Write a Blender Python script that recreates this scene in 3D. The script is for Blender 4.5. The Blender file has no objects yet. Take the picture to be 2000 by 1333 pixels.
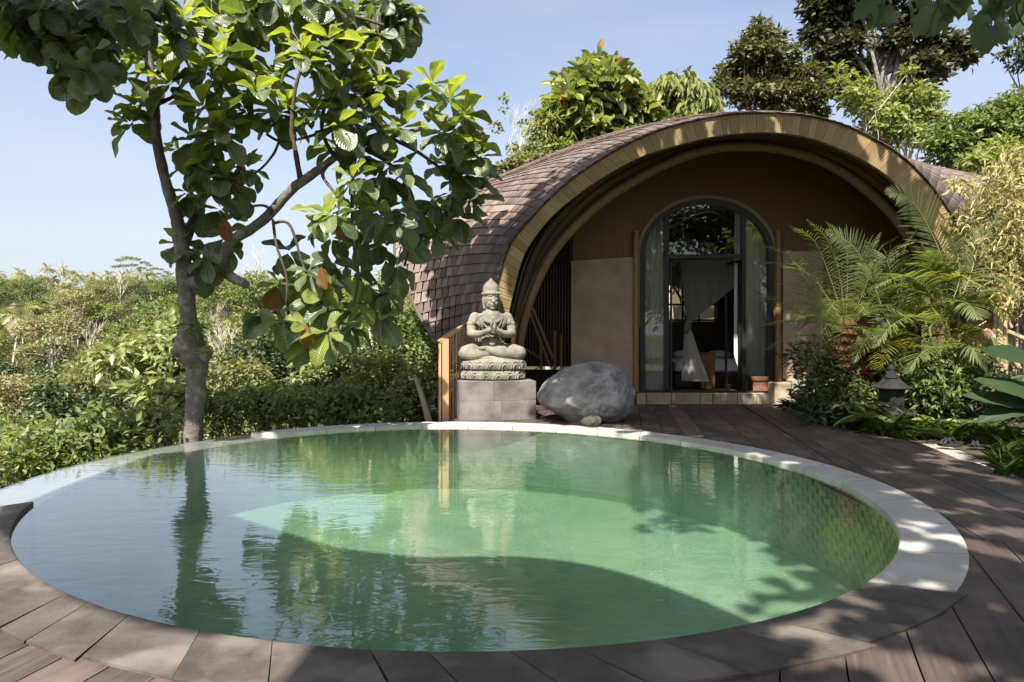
import bpy, math, random
import numpy as np
from mathutils import Vector, Matrix, noise

random.seed(7)
RNG = np.random.default_rng(11)
SC = bpy.context.scene
COL = SC.collection
rad = math.radians

# ------------------------------------------------------------------ camera
F, CX, HY, H = 1333.0, 1000.0, 650.0, 1.6      # focal length in photo pixels, centre column, horizon row, eye height
cam_d = bpy.data.cameras.new('camera')
cam = bpy.data.objects.new('camera', cam_d); COL.objects.link(cam)
cam.location = (0, 0, H)
cam.rotation_euler = (rad(90), 0, 0)
cam_d.sensor_width = 36.0
cam_d.lens = F / 2000 * 36
cam_d.shift_y = -16.5 / 2000
cam_d.clip_start = 0.05
cam_d.clip_end = 3000
SC.camera = cam

# ------------------------------------------------------------------ sun and sky
SUN_EL, SUN_AZ = 53.0, -19.0          # azimuth: degrees to the right of straight behind the camera
SUN = Vector((math.sin(rad(SUN_AZ)) * math.cos(rad(SUN_EL)), -math.cos(rad(SUN_AZ)) * math.cos(rad(SUN_EL)), math.sin(rad(SUN_EL))))
sl = bpy.data.lights.new('sun', 'SUN'); sl.energy = 5.0; sl.angle = rad(0.55); sl.color = (1.0, 0.945, 0.86)
so = bpy.data.objects.new('sun', sl); COL.objects.link(so)
so.rotation_euler = SUN.to_track_quat('Z', 'Y').to_euler()
W = bpy.data.worlds.new('World'); SC.world = W; W.use_nodes = True
wn = W.node_tree; wn.nodes.clear()
sky = wn.nodes.new('ShaderNodeTexSky'); sky.sky_type = 'NISHITA'; sky.sun_disc = False
sky.sun_elevation = rad(SUN_EL); sky.sun_rotation = rad(180 - SUN_AZ)
sky.altitude = 100; sky.air_density = .85; sky.dust_density = 3.2; sky.ozone_density = 1.2
bg = wn.nodes.new('ShaderNodeBackground'); bg.inputs['Strength'].default_value = 0.105
wo = wn.nodes.new('ShaderNodeOutputWorld')
veil = wn.nodes.new('ShaderNodeMix'); veil.data_type = 'RGBA'      # thin, even veil of bright haze
_g = wn.nodes.new('ShaderNodeNewGeometry'); _s = wn.nodes.new('ShaderNodeSeparateXYZ'); wn.links.new(_g.outputs['Incoming'], _s.inputs[0])
_r = wn.nodes.new('ShaderNodeMapRange'); _r.interpolation_type = 'SMOOTHSTEP'; wn.links.new(_s.outputs[2], _r.inputs[0])
for _i, _v in ((1, -.42), (2, 0.02), (3, .25), (4, .62)): _r.inputs[_i].default_value = _v      # denser towards the horizon
_n = wn.nodes.new('ShaderNodeTexNoise'); _n.inputs['Scale'].default_value = 3.0; _n.inputs['Detail'].default_value = 6; _mp = wn.nodes.new('ShaderNodeMapping'); _mp.inputs['Scale'].default_value = (1, 1, 4.5); wn.links.new(_g.outputs['Incoming'], _mp.inputs[0]); wn.links.new(_mp.outputs[0], _n.inputs[0])
_m = wn.nodes.new('ShaderNodeMath'); _m.operation = 'MULTIPLY_ADD'; wn.links.new(_n.outputs[0], _m.inputs[0]); _m.inputs[1].default_value = .46; _m2 = wn.nodes.new('ShaderNodeMath'); _m2.operation = 'SUBTRACT'; wn.links.new(_r.outputs[0], _m2.inputs[0]); _m2.inputs[1].default_value = .22; wn.links.new(_m2.outputs[0], _m.inputs[2]); wn.links.new(_m.outputs[0], veil.inputs[0])
veil.inputs[7].default_value = (3.5, 3.6, 3.8, 1)
wn.links.new(sky.outputs[0], veil.inputs[6]); wn.links.new(veil.outputs[2], bg.inputs[0]); wn.links.new(bg.outputs[0], wo.inputs[0])
SC.view_settings.view_transform = 'Standard'; SC.view_settings.look = 'None'
SC.view_settings.exposure = 1.28; SC.view_settings.gamma = 1.0; SC.view_settings.use_curve_mapping = False
cy = SC.cycles
cy.use_denoising = True
try: cy.denoiser = 'OPENIMAGEDENOISE'
except Exception: pass
cy.max_bounces = 7; cy.diffuse_bounces = 2; cy.glossy_bounces = 3; cy.transmission_bounces = 4
cy.transparent_max_bounces = 12; cy.volume_bounces = 1
cy.sample_clamp_indirect = 4.0
cy.caustics_reflective = False; cy.caustics_refractive = False

# ------------------------------------------------------------------ photo pixel -> world
def P(px, py, Y): return Vector(((px - CX) / F * Y, Y, H + (HY - py) / F * Y))
def G(px, py, z=0.0): return P(px, py, F * (H - z) / (py - HY))
def PX(v): return (CX + F * v[0] / v[1], HY - F * (v[2] - H) / v[1])

# ------------------------------------------------------------------ objects
ROOT = {}
def tag(o, label=None, cat=None, group=None, kind=None):
    if label: o['label'] = label
    if cat: o['category'] = cat
    if group: o['group'] = group
    if kind: o['kind'] = kind
    return o
def empty(name, loc=(0, 0, 0), label=None, cat=None, group=None, kind=None):
    o = bpy.data.objects.new(name, None); COL.objects.link(o); o.location = loc
    o.empty_display_size = 0.2
    return tag(o, label, cat, group, kind)
def wmat(o):
    return (wmat(o.parent) @ o.matrix_parent_inverse @ o.matrix_basis) if o.parent else o.matrix_basis.copy()
def link(name, me, mats=None, parent=None, mw=None):
    if mats is not None and len(me.materials) == 0:
        for m in (mats if isinstance(mats, (list, tuple)) else [mats]): me.materials.append(m)
    o = bpy.data.objects.new(name, me); COL.objects.link(o)
    if mw is not None: o.matrix_basis = mw
    if parent is not None:
        o.parent = parent
        o.matrix_parent_inverse = wmat(parent).inverted()
    return o
def np_mesh(name, V, Fa, UV=None, smooth=False, mi=None):
    """V (n,3); Fa (m,k) faces of one size, or list of such arrays"""
    me = bpy.data.meshes.new(name)
    V = np.asarray(V, np.float32)
    Fl = Fa if isinstance(Fa, list) else [Fa]
    Fl = [np.asarray(f, np.int32) for f in Fl if len(f)]
    me.vertices.add(len(V)); me.vertices.foreach_set('co', V.ravel())
    idx = np.concatenate([f.ravel() for f in Fl]); sizes = np.concatenate([np.full(len(f), f.shape[1], np.int32) for f in Fl])
    me.loops.add(len(idx)); me.loops.foreach_set('vertex_index', idx)
    me.polygons.add(len(sizes)); st = np.zeros(len(sizes), np.int32); st[1:] = np.cumsum(sizes)[:-1]
    me.polygons.foreach_set('loop_start', st)
    if smooth: me.polygons.foreach_set('use_smooth', np.ones(len(sizes), bool))
    if mi is not None: me.polygons.foreach_set('material_index', np.asarray(mi, np.int32))
    if UV is not None:
        l = me.uv_layers.new(name='UVMap'); l.data.foreach_set('uv', np.asarray(UV, np.float32)[idx].ravel())
    me.update(calc_edges=True); me.validate()
    return me

class MB:
    """collects shapes into one mesh"""
    def __init__(s): s.v = []; s.f = []; s.uv = []
    def add(s, vs, fs, uv=None):
        n = len(s.v); s.v += [tuple(v) for v in vs]; s.f += [tuple(i + n for i in f) for f in fs]
        s.uv += list(uv) if uv is not None else [(0, 0)] * len(vs)
    def hexa(s, p):      # 8 points: bottom ring 0-3, top ring 4-7
        s.add(p, [(3, 2, 1, 0), (4, 5, 6, 7), (0, 1, 5, 4), (1, 2, 6, 5), (2, 3, 7, 6), (3, 0, 4, 7)])
    def box(s, c, d, M=None, bev=0.0):
        x, y, z = d[0] / 2, d[1] / 2, d[2] / 2
        if bev > 0:
            b = bev; vs = []
            for (zz, k) in ((-z, b), (-z + b, 0), (z - b, 0), (z, b)):
                X, Y_ = x - k, y - k
                q = min(b, X, Y_) * .7
                vs += [(-X + q, -Y_, zz), (X - q, -Y_, zz), (X, -Y_ + q, zz), (X, Y_ - q, zz), (X - q, Y_, zz), (-X + q, Y_, zz), (-X, Y_ - q, zz), (-X, -Y_ + q, zz)]
            fs = [tuple(range(7, -1, -1)), tuple(range(24, 32))]
            for r in range(3):
                for i in range(8):
                    j = (i + 1) % 8; fs.append((r * 8 + i, r * 8 + j, r * 8 + 8 + j, r * 8 + 8 + i))
        else:
            vs = [(-x, -y, -z), (x, -y, -z), (x, y, -z), (-x, y, -z), (-x, -y, z), (x, -y, z), (x, y, z), (-x, y, z)]
            fs = [(3, 2, 1, 0), (4, 5, 6, 7), (0, 1, 5, 4), (1, 2, 6, 5), (2, 3, 7, 6), (3, 0, 4, 7)]
        c = Vector(c)
        vs = [((M @ Vector(v)) if M else Vector(v)) + c for v in vs]
        s.add(vs, fs)
    def tube(s, pts, rr, n=8, caps=True, jit=0.0):
        pts = [Vector(p) for p in pts]
        if not isinstance(rr, (list, tuple)): rr = [rr] * len(pts)
        vs = []; uv = []; fs = []
        u = None; acc = 0
        for i, p in enumerate(pts):
            t = (pts[min(i + 1, len(pts) - 1)] - pts[max(i - 1, 0)])
            if t.length < 1e-9: t = Vector((0, 0, 1))
            t.normalize()
            if u is None:
                u = t.orthogonal().normalized()
            u = (u - t * u.dot(t)).normalized(); w = t.cross(u)
            if i: acc += (p - pts[i - 1]).length
            for k in range(n):
                a = 2 * math.pi * k / n; r = rr[i] * (1 + (random.uniform(-jit, jit) if jit else 0))
                vs.append(p + (u * math.cos(a) + w * math.sin(a)) * r); uv.append((k / n, acc))
        for i in range(len(pts) - 1):
            for k in range(n):
                j = (k + 1) % n; fs.append((i * n + k, i * n + j, (i + 1) * n + j, (i + 1) * n + k))
        if caps:
            fs.append(tuple(range(n - 1, -1, -1))); m = (len(pts) - 1) * n; fs.append(tuple(m + k for k in range(n)))
        s.add(vs, fs, uv)
    def lathe(s, prof, n=24, c=(0, 0, 0), rot=0.0, sx=1, sy=1):
        vs = []; fs = []
        for (r, z) in prof:
            for k in range(n):
                a = 2 * math.pi * k / n + rot; vs.append((c[0] + r * sx * math.cos(a), c[1] + r * sy * math.sin(a), c[2] + z))
        for i in range(len(prof) - 1):
            for k in range(n):
                j = (k + 1) % n; fs.append((i * n + k, i * n + j, (i + 1) * n + j, (i + 1) * n + k))
        fs.append(tuple(range(n - 1, -1, -1))); m = (len(prof) - 1) * n; fs.append(tuple(m + k for k in range(n)))
        s.add(vs, fs)
    def ell(s, c, r, M=None, nu=16, nv=10):
        c = Vector(c); vs = []; fs = []
        for i in range(1, nv):
            t = math.pi * i / nv
            for k in range(nu):
                a = 2 * math.pi * k / nu
                v = Vector((r[0] * math.sin(t) * math.cos(a), r[1] * math.sin(t) * math.sin(a), r[2] * math.cos(t)))
                vs.append(c + (M @ v if M else v))
        top = Vector((0, 0, r[2])); vs.append(c + (M @ top if M else top)); vs.append(c - (M @ top if M else top))
        T = len(vs) - 2
        for i in range(nv - 2):
            for k in range(nu):
                j = (k + 1) % nu; fs.append((i * nu + k, (i + 1) * nu + k, (i + 1) * nu + j, i * nu + j))
        for k in range(nu):
            j = (k + 1) % nu; fs.append((T, k, j)); fs.append((T + 1, (nv - 2) * nu + j, (nv - 2) * nu + k))
        s.add(vs, fs)
    def mesh(s, name, smooth=False, sharp=None):
        me = bpy.data.meshes.new(name); me.from_pydata(s.v, [], s.f)
        l = me.uv_layers.new(name='UVMap')
        uv = np.array(s.uv, np.float32); idx = np.zeros(len(me.loops), np.int32); me.loops.foreach_get('vertex_index', idx)
        l.data.foreach_set('uv', uv[idx].ravel())
        if smooth:
            me.polygons.foreach_set('use_smooth', np.ones(len(me.polygons), bool))
            if sharp: me.set_sharp_from_angle(angle=rad(sharp))
        me.update()
        return me
    def build(s, name, mats, parent=None, smooth=False, sharp=35):
        return link(name, s.mesh(name, smooth, sharp), mats, parent)

def rotz(a): return Matrix.Rotation(a, 3, 'Z')
def spline(pts, n):
    """Catmull-Rom through points (tuples of any length), n samples"""
    p = np.array([list(q) for q in pts], float)
    p = np.vstack([2 * p[0] - p[1], p, 2 * p[-1] - p[-2]])
    d = np.linalg.norm(np.diff(p[1:-1], axis=0), axis=1); s = np.concatenate([[0], np.cumsum(d)])
    out = []
    for t in np.linspace(0, s[-1], n):
        i = min(np.searchsorted(s, t, side='right') - 1, len(s) - 2); i = max(i, 0)
        u = (t - s[i]) / max(s[i + 1] - s[i], 1e-9)
        a, b, c, e = p[i], p[i + 1], p[i + 2], p[i + 3]
        out.append(.5 * (2 * b + (c - a) * u + (2 * a - 5 * b + 4 * c - e) * u ** 2 + (3 * b - a - 3 * c + e) * u ** 3))
    return np.array(out)

# ------------------------------------------------------------------ materials
class NT:
    def __init__(s, name):
        s.m = bpy.data.materials.new(name); s.m.use_nodes = True; s.t = s.m.node_tree; s.t.nodes.clear()
        s.out = s.t.nodes.new('ShaderNodeOutputMaterial')
    def n(s, typ, ins=None, **kw):
        nd = s.t.nodes.new('ShaderNode' + typ)
        for k, v in kw.items(): setattr(nd, k, v)
        for k, v in (ins or {}).items():
            if isinstance(v, bpy.types.NodeSocket): s.t.links.new(v, nd.inputs[k])
            else:
                if isinstance(v, (tuple, list)) and len(v) == 3 and nd.inputs[k].type == 'RGBA': v = (*v, 1)
                nd.inputs[k].default_value = v
        return nd
    def math(s, op, a, b=None, c=None, clamp=False):
        i = {0: a}
        if b is not None: i[1] = b
        if c is not None: i[2] = c
        nd = s.n('Math', i, operation=op); nd.use_clamp = clamp; return nd.outputs[0]
    def mix(s, f, a, b, bt='MIX'):
        nd = s.t.nodes.new('ShaderNodeMix'); nd.data_type = 'RGBA'; nd.blend_type = bt
        for k, v in ((0, f), (6, a), (7, b)):
            if isinstance(v, bpy.types.NodeSocket): s.t.links.new(v, nd.inputs[k])
            else: nd.inputs[k].default_value = (*v, 1) if isinstance(v, (tuple, list)) and len(v) == 3 else v
        return nd.outputs[2]
    def ramp(s, f, stops):
        nd = s.n('ValToRGB', {0: f}); e = nd.color_ramp.elements
        while len(e) < len(stops): e.new(0.5)
        for i, (p, c) in enumerate(stops):
            e[i].position = p; e[i].color = (*c, 1) if len(c) == 3 else c
        return nd.outputs[0]
    def noise(s, vec, scale, detail=4, rough=.55, dist=0.0, out=0):
        i = {'Scale': scale, 'Detail': detail, 'Roughness': rough, 'Distortion': dist}
        if vec is not None: i['Vector'] = vec
        return s.n('TexNoise', i).outputs[out]
    def coord(s, kind='Object', scale=(1, 1, 1), rnd=0.0):
        c = s.n('TexCoord').outputs[kind]
        if rnd:
            r = s.n('ObjectInfo').outputs['Random']
            c = s.n('VectorMath', {0: c, 1: s.n('CombineXYZ', {0: s.math('MULTIPLY', r, rnd), 1: s.math('MULTIPLY', r, rnd * .7), 2: s.math('MULTIPLY', r, rnd * 1.3)}).outputs[0]}, operation='ADD').outputs[0]
        return s.n('Mapping', {'Vector': c, 'Scale': scale}).outputs[0]
    def rand(s):
        """one random number per object and per loose piece"""
        a = s.n('ObjectInfo').outputs['Random']; b = s.n('NewGeometry').outputs['Random Per Island']
        return s.math('FRACT', s.math('ADD', a, b))
    def bump(s, h, strength=.3, dist=.01):
        return s.n('Bump', {'Height': h, 'Strength': strength, 'Distance': dist}).outputs[0]
    def pbsdf(s, col, rough=.6, normal=None, spec=.5, **kw):
        i = {'Base Color': col, 'Roughness': rough, 'Specular IOR Level': spec}
        if normal is not None: i['Normal'] = normal
        i.update(kw)
        return s.n('BsdfPrincipled', i).outputs[0]
    def done(s, sh, vol=None):
        s.t.links.new(sh, s.out.inputs[0])
        if vol is not None: s.t.links.new(vol, s.out.inputs['Volume'])
        return s.m

def leaf_mat(name, c1, c2, trans=.35, rough=.42, spec=.5, veins=0.0, tcol=(1.6, 1.7, .6), c3=None, dry=None):
    t = NT(name); r = t.rand()
    stops = [(0, c1), (1, c2)] if c3 is None else [(0, c1), (.55, c2), (1, c3)]
    col = t.ramp(r, stops)
    if dry is not None:
        r2 = t.math('FRACT', t.math('MULTIPLY', r, 37.3))
        col = t.mix(t.math('GREATER_THAN', r2, 1 - dry[0]), col, dry[1])
    nrm = None
    if veins:
        uv = t.n('TexCoord').outputs['UV']
        sx = t.n('SeparateXYZ', {0: uv})
        au = t.math('ABSOLUTE', t.math('SUBTRACT', sx.outputs[0], .5))
        vv = t.math('SUBTRACT', sx.outputs[1], t.math('MULTIPLY', au, .55))
        w = t.math('SINE', t.math('MULTIPLY', vv, 75))
        mid = t.math('LESS_THAN', au, .022)
        w4 = t.math('POWER', t.math('ABSOLUTE', t.math('MULTIPLY', t.math('ADD', w, 1), .5)), 6)
        line = t.math('MAXIMUM', t.math('MULTIPLY', w4, .55), mid)
        col = t.mix(t.math('MULTIPLY', line, .35), col, tuple(min(1, c * 2.2 + .03) for c in c2))
        blotch = t.noise(t.coord('Object', rnd=30), 9, 3)
        col = t.mix(t.math('MULTIPLY', t.math('SUBTRACT', blotch, .45, clamp=True), 1.2), col, tuple(c * .55 for c in c1))
        nrm = t.bump(w, veins, .006)
    d = t.pbsdf(col, rough, nrm, spec)
    tc = t.n('VectorMath', {0: col, 1: tcol}, operation='MULTIPLY').outputs[0]
    tr = t.n('BsdfTranslucent', {'Color': tc}).outputs[0]
    return t.done(t.n('MixShader', {0: trans, 1: d, 2: tr}).outputs[0])

def bark_mat(name, c1, c2, scale=6.0, lichen=None):
    t = NT(name); co = t.coord('Object', (1, 1, .35))
    n = t.noise(co, scale * 3, 6, .65); n2 = t.noise(t.coord('Object'), scale * .6, 4)
    col = t.mix(n, c1, c2)
    if lichen: col = t.mix(t.math('MULTIPLY', t.math('SUBTRACT', n2, .5, clamp=True), 3.5, clamp=True), col, lichen)
    return t.done(t.pbsdf(col, .85, t.bump(t.math('ADD', n, t.math('MULTIPLY', t.noise(co, scale * 11, 3), .5)), .95, .035), .25))

def wood_mat(name, c1, c2, grain=(3, 45, 45), rough=.65, var=.35, spec=.3, wear=None):
    t = NT(name); co = t.coord('Object', grain, rnd=40)
    n = t.noise(co, 1.0, 6, .65, .6); big = t.noise(t.coord('Object', (1, 1, 1), rnd=15), 1.7, 3)
    col = t.ramp(n, [(.25, c1), (.75, c2)])
    col = t.mix(t.math('MULTIPLY', t.rand(), var), col, tuple(c * .45 for c in c1))
    if wear: col = t.mix(t.math('MULTIPLY', t.math('SUBTRACT', big, .48, clamp=True), 2.6, clamp=True), col, wear)
    return t.done(t.pbsdf(col, rough, t.bump(n, .35, .006), spec))

def stone_mat(name, c1, c2, scale=5, rough=.8, var=.0, bump=.4, spots=None, fine=60, dist=.012, spec=.3):
    t = NT(name); co = t.coord('Object', rnd=20 if var else 0)
    n = t.noise(co, scale, 6, .62); f = t.noise(co, fine, 4, .7)
    col = t.ramp(t.math('ADD', t.math('MULTIPLY', n, .7), t.math('MULTIPLY', f, .3)), [(.37, c1), (.63, c2)])
    if var: col = t.mix(t.math('MULTIPLY', t.rand(), var), col, tuple(c * .5 for c in c1))
    if spots:
        s_ = t.noise(co, spots[0], 3, .5)
        col = t.mix(t.math('MULTIPLY', t.math('SUBTRACT', s_, spots[2], clamp=True), 6, clamp=True), col, spots[1])
    h = t.math('ADD', n, t.math('MULTIPLY', f, .35))
    return t.done(t.pbsdf(col, rough, t.bump(h, bump, dist), spec))

M = {}
M['trunk'] = bark_mat('grey_bark', (.085, .073, .063), (.27, .245, .215), 12, (.40, .385, .345))
M['bark_dark'] = bark_mat('brown_bark', (.06, .045, .032), (.14, .11, .08), 8)
M['bark_pale'] = bark_mat('pale_bark', (.42, .37, .30), (.62, .56, .47), 8)
M['leaf_mature'] = leaf_mat('mature_leaf', (.042, .066, .026), (.145, .175, .075), .28, .36, 1.0, veins=.55, tcol=(2.3, 2.6, .7))
M['leaf_young'] = leaf_mat('young_leaf', (.18, .22, .05), (.28, .32, .085), .45, .38, .5, veins=.55, tcol=(1.7, 1.75, .6))
M['leaf_dry'] = leaf_mat('orange_leaf', (.15, .07, .018), (.25, .13, .035), .4, .5, .35, veins=.35, tcol=(1.2, 1.1, .8))
M['leaf_lobed'] = leaf_mat('lobed_leaf', (.045, .075, .032), (.10, .14, .06), .32, .42, .5, tcol=(1.8, 2.0, .6))
M['wood_deck'] = wood_mat('deck_wood', (.042, .030, .024), (.125, .090, .074), (1.2, 26, 26), .62, .55, .3, wear=(.20, .15, .125))
M['cop_dark'] = stone_mat('andesite', (.052, .043, .036), (.118, .100, .085), 3.0, .75, .25, .4, (2.2, (.175, .148, .125), .53))
M['cop_white'] = stone_mat('white_stone', (.38, .36, .325), (.51, .49, .46), 2.5, .6, .3, .2, (2.2, (.36, .335, .29), .53))
M['lip'] = stone_mat('lip_stone', (.24, .235, .23), (.34, .335, .33), 3, .6, .1, .15)
M['statue'] = stone_mat('carved_stone', (.115, .108, .085), (.27, .255, .2), 3.5, .9, 0, .55, (7, (.13, .14, .10), .6), fine=90)
M['plinth'] = stone_mat('grey_block', (.075, .067, .064), (.23, .208, .195), 2.2, .8, .25, .25, (1.8, (.13, .11, .10), .6))
M['boulder'] = stone_mat('boulder_rock', (.125, .125, .132), (.36, .355, .355), 3.2, .9, 0, 1.0, (1.6, (.34, .31, .25), .60), fine=38, dist=.06)
M['pebble'] = stone_mat('pale_rock', (.36, .34, .27), (.52, .49, .41), 6, .9, 0, .5)
M['lantern'] = stone_mat('dark_lava_stone', (.010, .009, .009), (.034, .031, .03), 9, .9, 0, .7)
M['threshold'] = stone_mat('sand_stone', (.28, .21, .14), (.5, .43, .33), 3.5, .8, .5, .4)
M['terracotta'] = stone_mat('terracotta', (.19, .085, .045), (.30, .15, .08), 5, .8, 0, .2)
M['soil'] = stone_mat('soil', (.03, .022, .014), (.085, .065, .042), 4, .95, 0, .8)
M['gravel'] = stone_mat('gravel', (.22, .19, .16), (.40, .36, .31), 3, .95, 0, .6, fine=120)
M['orange_wood'] = wood_mat('orange_wood', (.40, .22, .11), (.55, .34, .19), (30, 30, 2), .55, .25)
M['bamboo'] = wood_mat('bamboo', (.17, .10, .045), (.28, .18, .085), (14, 14, 14), .42, .3, .45)
M['bamboo_pale'] = wood_mat('bamboo_pale', (.45, .32, .18), (.60, .45, .28), (14, 14, 14), .42, .3, .45)
M['black'] = wood_mat('black_steel', (.012, .012, .013), (.022, .021, .022), (3, 3, 3), .4, .1, .4)
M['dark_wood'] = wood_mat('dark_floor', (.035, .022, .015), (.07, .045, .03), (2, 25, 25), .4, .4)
M['lamp_brown'] = wood_mat('box_wood', (.13, .06, .03), (.2, .1, .05), (3, 20, 20), .5, .2)
M['sandal'] = stone_mat('sandal_rubber', (.012, .012, .013), (.03, .028, .028), 12, .7, 0, .2)
M['red_leaf'] = leaf_mat('red_leaf', (.07, .012, .016), (.17, .03, .035), .35, .4, .4, tcol=(1.5, .6, .6))
M['pink'] = leaf_mat('pink_petal', (.60, .26, .27), (.70, .38, .36), .4, .5, .3, tcol=(1.2, .8, .8))
M['grass'] = leaf_mat('grass_blade', (.03, .06, .012), (.09, .13, .03), .35, .5, .3)
M['palm'] = leaf_mat('palm_leaf', (.085, .11, .042), (.205, .235, .10), .42, .38, .6)
M['palm_rachis'] = leaf_mat('palm_stem', (.16, .19, .05), (.22, .24, .07), .1, .5, .4)
M['palm_yellow'] = leaf_mat('yellow_palm_leaf', (.16, .18, .03), (.30, .27, .05), .4, .42, .4)
M['bamboo_leaf'] = leaf_mat('bamboo_leaf', (.26, .24, .09), (.48, .42, .21), .35, .5, .35, tcol=(1.2, 1.2, .7), c3=(.55, .47, .27))
M['big_green'] = leaf_mat('canna_leaf', (.022, .042, .016), (.034, .06, .022), .2, .55, .2)
def fol(name, c1, c2, **k): M[name] = leaf_mat(name, c1, c2, **k)
fol('f_olive', (.11, .125, .05), (.26, .255, .115), trans=.3, rough=.55, spec=.25)
fol('f_mid', (.07, .105, .035), (.20, .235, .085), trans=.3, rough=.5, spec=.3)
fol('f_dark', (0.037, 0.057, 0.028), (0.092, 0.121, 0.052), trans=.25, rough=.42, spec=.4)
fol('f_lime', (.14, .17, .06), (.29, .31, .12), trans=.4, rough=.5, spec=.3)
fol('f_khaki', (.17, .155, .08), (.31, .275, .155), trans=.25, rough=.6, spec=.2)
fol('f_broad', (0.121, 0.155, 0.054), (0.284, 0.304, 0.121), trans=.3, rough=.38, spec=.5, dry=(.03, (.3, .16, .05)))
fol('f_bronze', (.05, .058, .026), (.15, .135, .06), trans=.25, rough=.45, spec=.4)
fol('f_grey', (0.040, 0.046, 0.025), (0.098, 0.092, 0.052), trans=.2, rough=.5, spec=.3)
fol('f_cocos', (0.162, 0.169, 0.081), (0.297, 0.284, 0.135), trans=.25, rough=.45, spec=.4, dry=(.06, (.25, .18, .09)))
# ------------------------------------------------------------------ leaves and trees
# templates: (verts (k,3): x across (-.5..+.5), y along (0..1), z lift), faces, uv
def tpl_simple():
    v = [(0, 0, 0), (-.5, .42, .10), (.5, .42, .10), (0, 1, -.04)]
    return np.array(v), np.array([(0, 3, 1), (0, 2, 3)]), np.array([(.5, 0), (0, .42), (1, .42), (.5, 1)])
def tpl_blade(rows=4, prof=None, fold=.12, droop=.15, cols=2, wave=0.0, seed=0):
    r_ = random.Random(seed)
    prof = prof or (lambda t: math.sin(math.pi * min(1, t ** .8)) ** .8)
    V, U = [], []
    for i in range(rows + 1):
        t = 1 - (1 - i / rows) ** 1.35; w = max(prof(t), .03)
        for j in range(cols + 1):
            x = (j / cols - .5) * w
            z = abs(x) * fold * 2 - droop * t * t + (wave * math.sin(t * 9 + j * 1.3 + seed) * abs(x) * 2 if wave else 0)
            V.append((x, t, z)); U.append((j / cols, t))
    Fq = []
    for i in range(rows):
        for j in range(cols):
            a = i * (cols + 1) + j; Fq.append((a, a + 1, a + cols + 2, a + cols + 1))
    return np.array(V), np.array(Fq), np.array(U)
def obov(t):          # obovate: broad above the middle, rounded tip
    if t < .60: return max(.04, math.sin(math.pi / 2 * t / .60) ** .85)
    return max(.03, (1 - ((t - .60) / .40) ** 2.3) ** .62)
T_S = tpl_simple()
T_BIG = [tpl_blade(9, obov, f, d, 6, w, k) for k, (f, d, w) in enumerate([(.12, .10, .05), (.20, .22, .06), (.06, .35, .07), (.26, .05, .05), (.10, .45, .06), (.16, -.05, .05)])]
T_MED = [tpl_blade(5, obov, f, d, 2, 0, 0) for (f, d) in [(.25, .1), (.3, .3), (.15, .45)]]
T_LONG = tpl_blade(3, lambda t: math.sin(math.pi * t ** .8) ** .8, .15, .3, 2)
def lobed():
    out = [(0, 0), (.22, -.03), (.42, .12), (.36, .27), (.52, .5), (.34, .52), (.28, .66), (.22, .82), (.12, .84), (0, 1)]
    V = [(0, .35, .03)] + [(x, y, -.12 * x * x * 2 - .1 * y * y) for x, y in out] + [(-x, y, -.12 * x * x * 2 - .1 * y * y) for x, y in out[-2:0:-1]]
    n = len(V) - 1
    return np.array(V), np.array([(0, 1 + i, 1 + (i + 1) % n) for i in range(n)]), np.array([(x + .5, y) for x, y, z in V])
T_LOB = lobed()

def unit(a): return a / np.maximum(np.linalg.norm(a, axis=-1, keepdims=True), 1e-9)
def leaves_np(tpl, pos, d, nrm, L, Wd):
    v, f, u = tpl; n = len(pos)
    d = unit(d); s = unit(np.cross(d, nrm)); nn = np.cross(s, d)
    L = np.asarray(L).reshape(-1, 1, 1); Wd = np.asarray(Wd).reshape(-1, 1, 1)
    V = pos[:, None, :] + Wd * v[None, :, 0:1] * s[:, None, :] + L * v[None, :, 1:2] * d[:, None, :] + L * v[None, :, 2:3] * nn[:, None, :]
    Fa = f[None] + (np.arange(n) * len(v))[:, None, None]
    return V.reshape(-1, 3), Fa.reshape(-1, f.shape[1]), np.tile(u, (n, 1))
def leaf_frame(pos, d, nrm, L, Wd):
    d = Vector(d).normalized(); s = d.cross(Vector(nrm))
    if s.length < 1e-4: s = d.orthogonal()
    s.normalize(); n = s.cross(d)
    m = Matrix.Identity(4)
    for i in range(3): m[i][0] = s[i] * Wd; m[i][1] = d[i] * L; m[i][2] = n[i] * L; m[i][3] = pos[i]
    return m
def rvec(n): return unit(RNG.normal(size=(n, 3)))

def crown_points(clumps, n, flat=.7, shell=.6):
    """clumps: array (m,4) centre + radius; n points, more towards each clump's surface"""
    cl = np.asarray(clumps); w = cl[:, 3] ** 2; k = RNG.choice(len(cl), n, p=w / w.sum())
    dv = rvec(n); dv[:, 2] = np.where(RNG.random(n) < .62, np.abs(dv[:, 2]), dv[:, 2])
    r = (shell + (1 - shell) * RNG.random(n)) ** 1.0 * (1 + .16 * RNG.normal(size=n))
    sc = np.array([1, 1, flat])
    return cl[k, :3] + dv * sc * (r * cl[k, 3])[:, None], dv, k

def make_crown(clumps, n, L, asp, droop=.3, flat=.75, tpl=T_S, upb=.5, jit=.35, shell=.55):
    pos, dv, _ = crown_points(clumps, n, flat, shell)
    d = unit(dv * np.array([1, 1, .4]) + RNG.normal(size=(n, 3)) * .55 + np.array([0, 0, -droop]))
    nr = unit(dv * .6 + np.array([0, 0, upb]) + RNG.normal(size=(n, 3)) * jit)
    ll = L * RNG.uniform(.65, 1.25, n)
    return leaves_np(tpl, pos, d, nr, ll, ll * asp)

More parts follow.
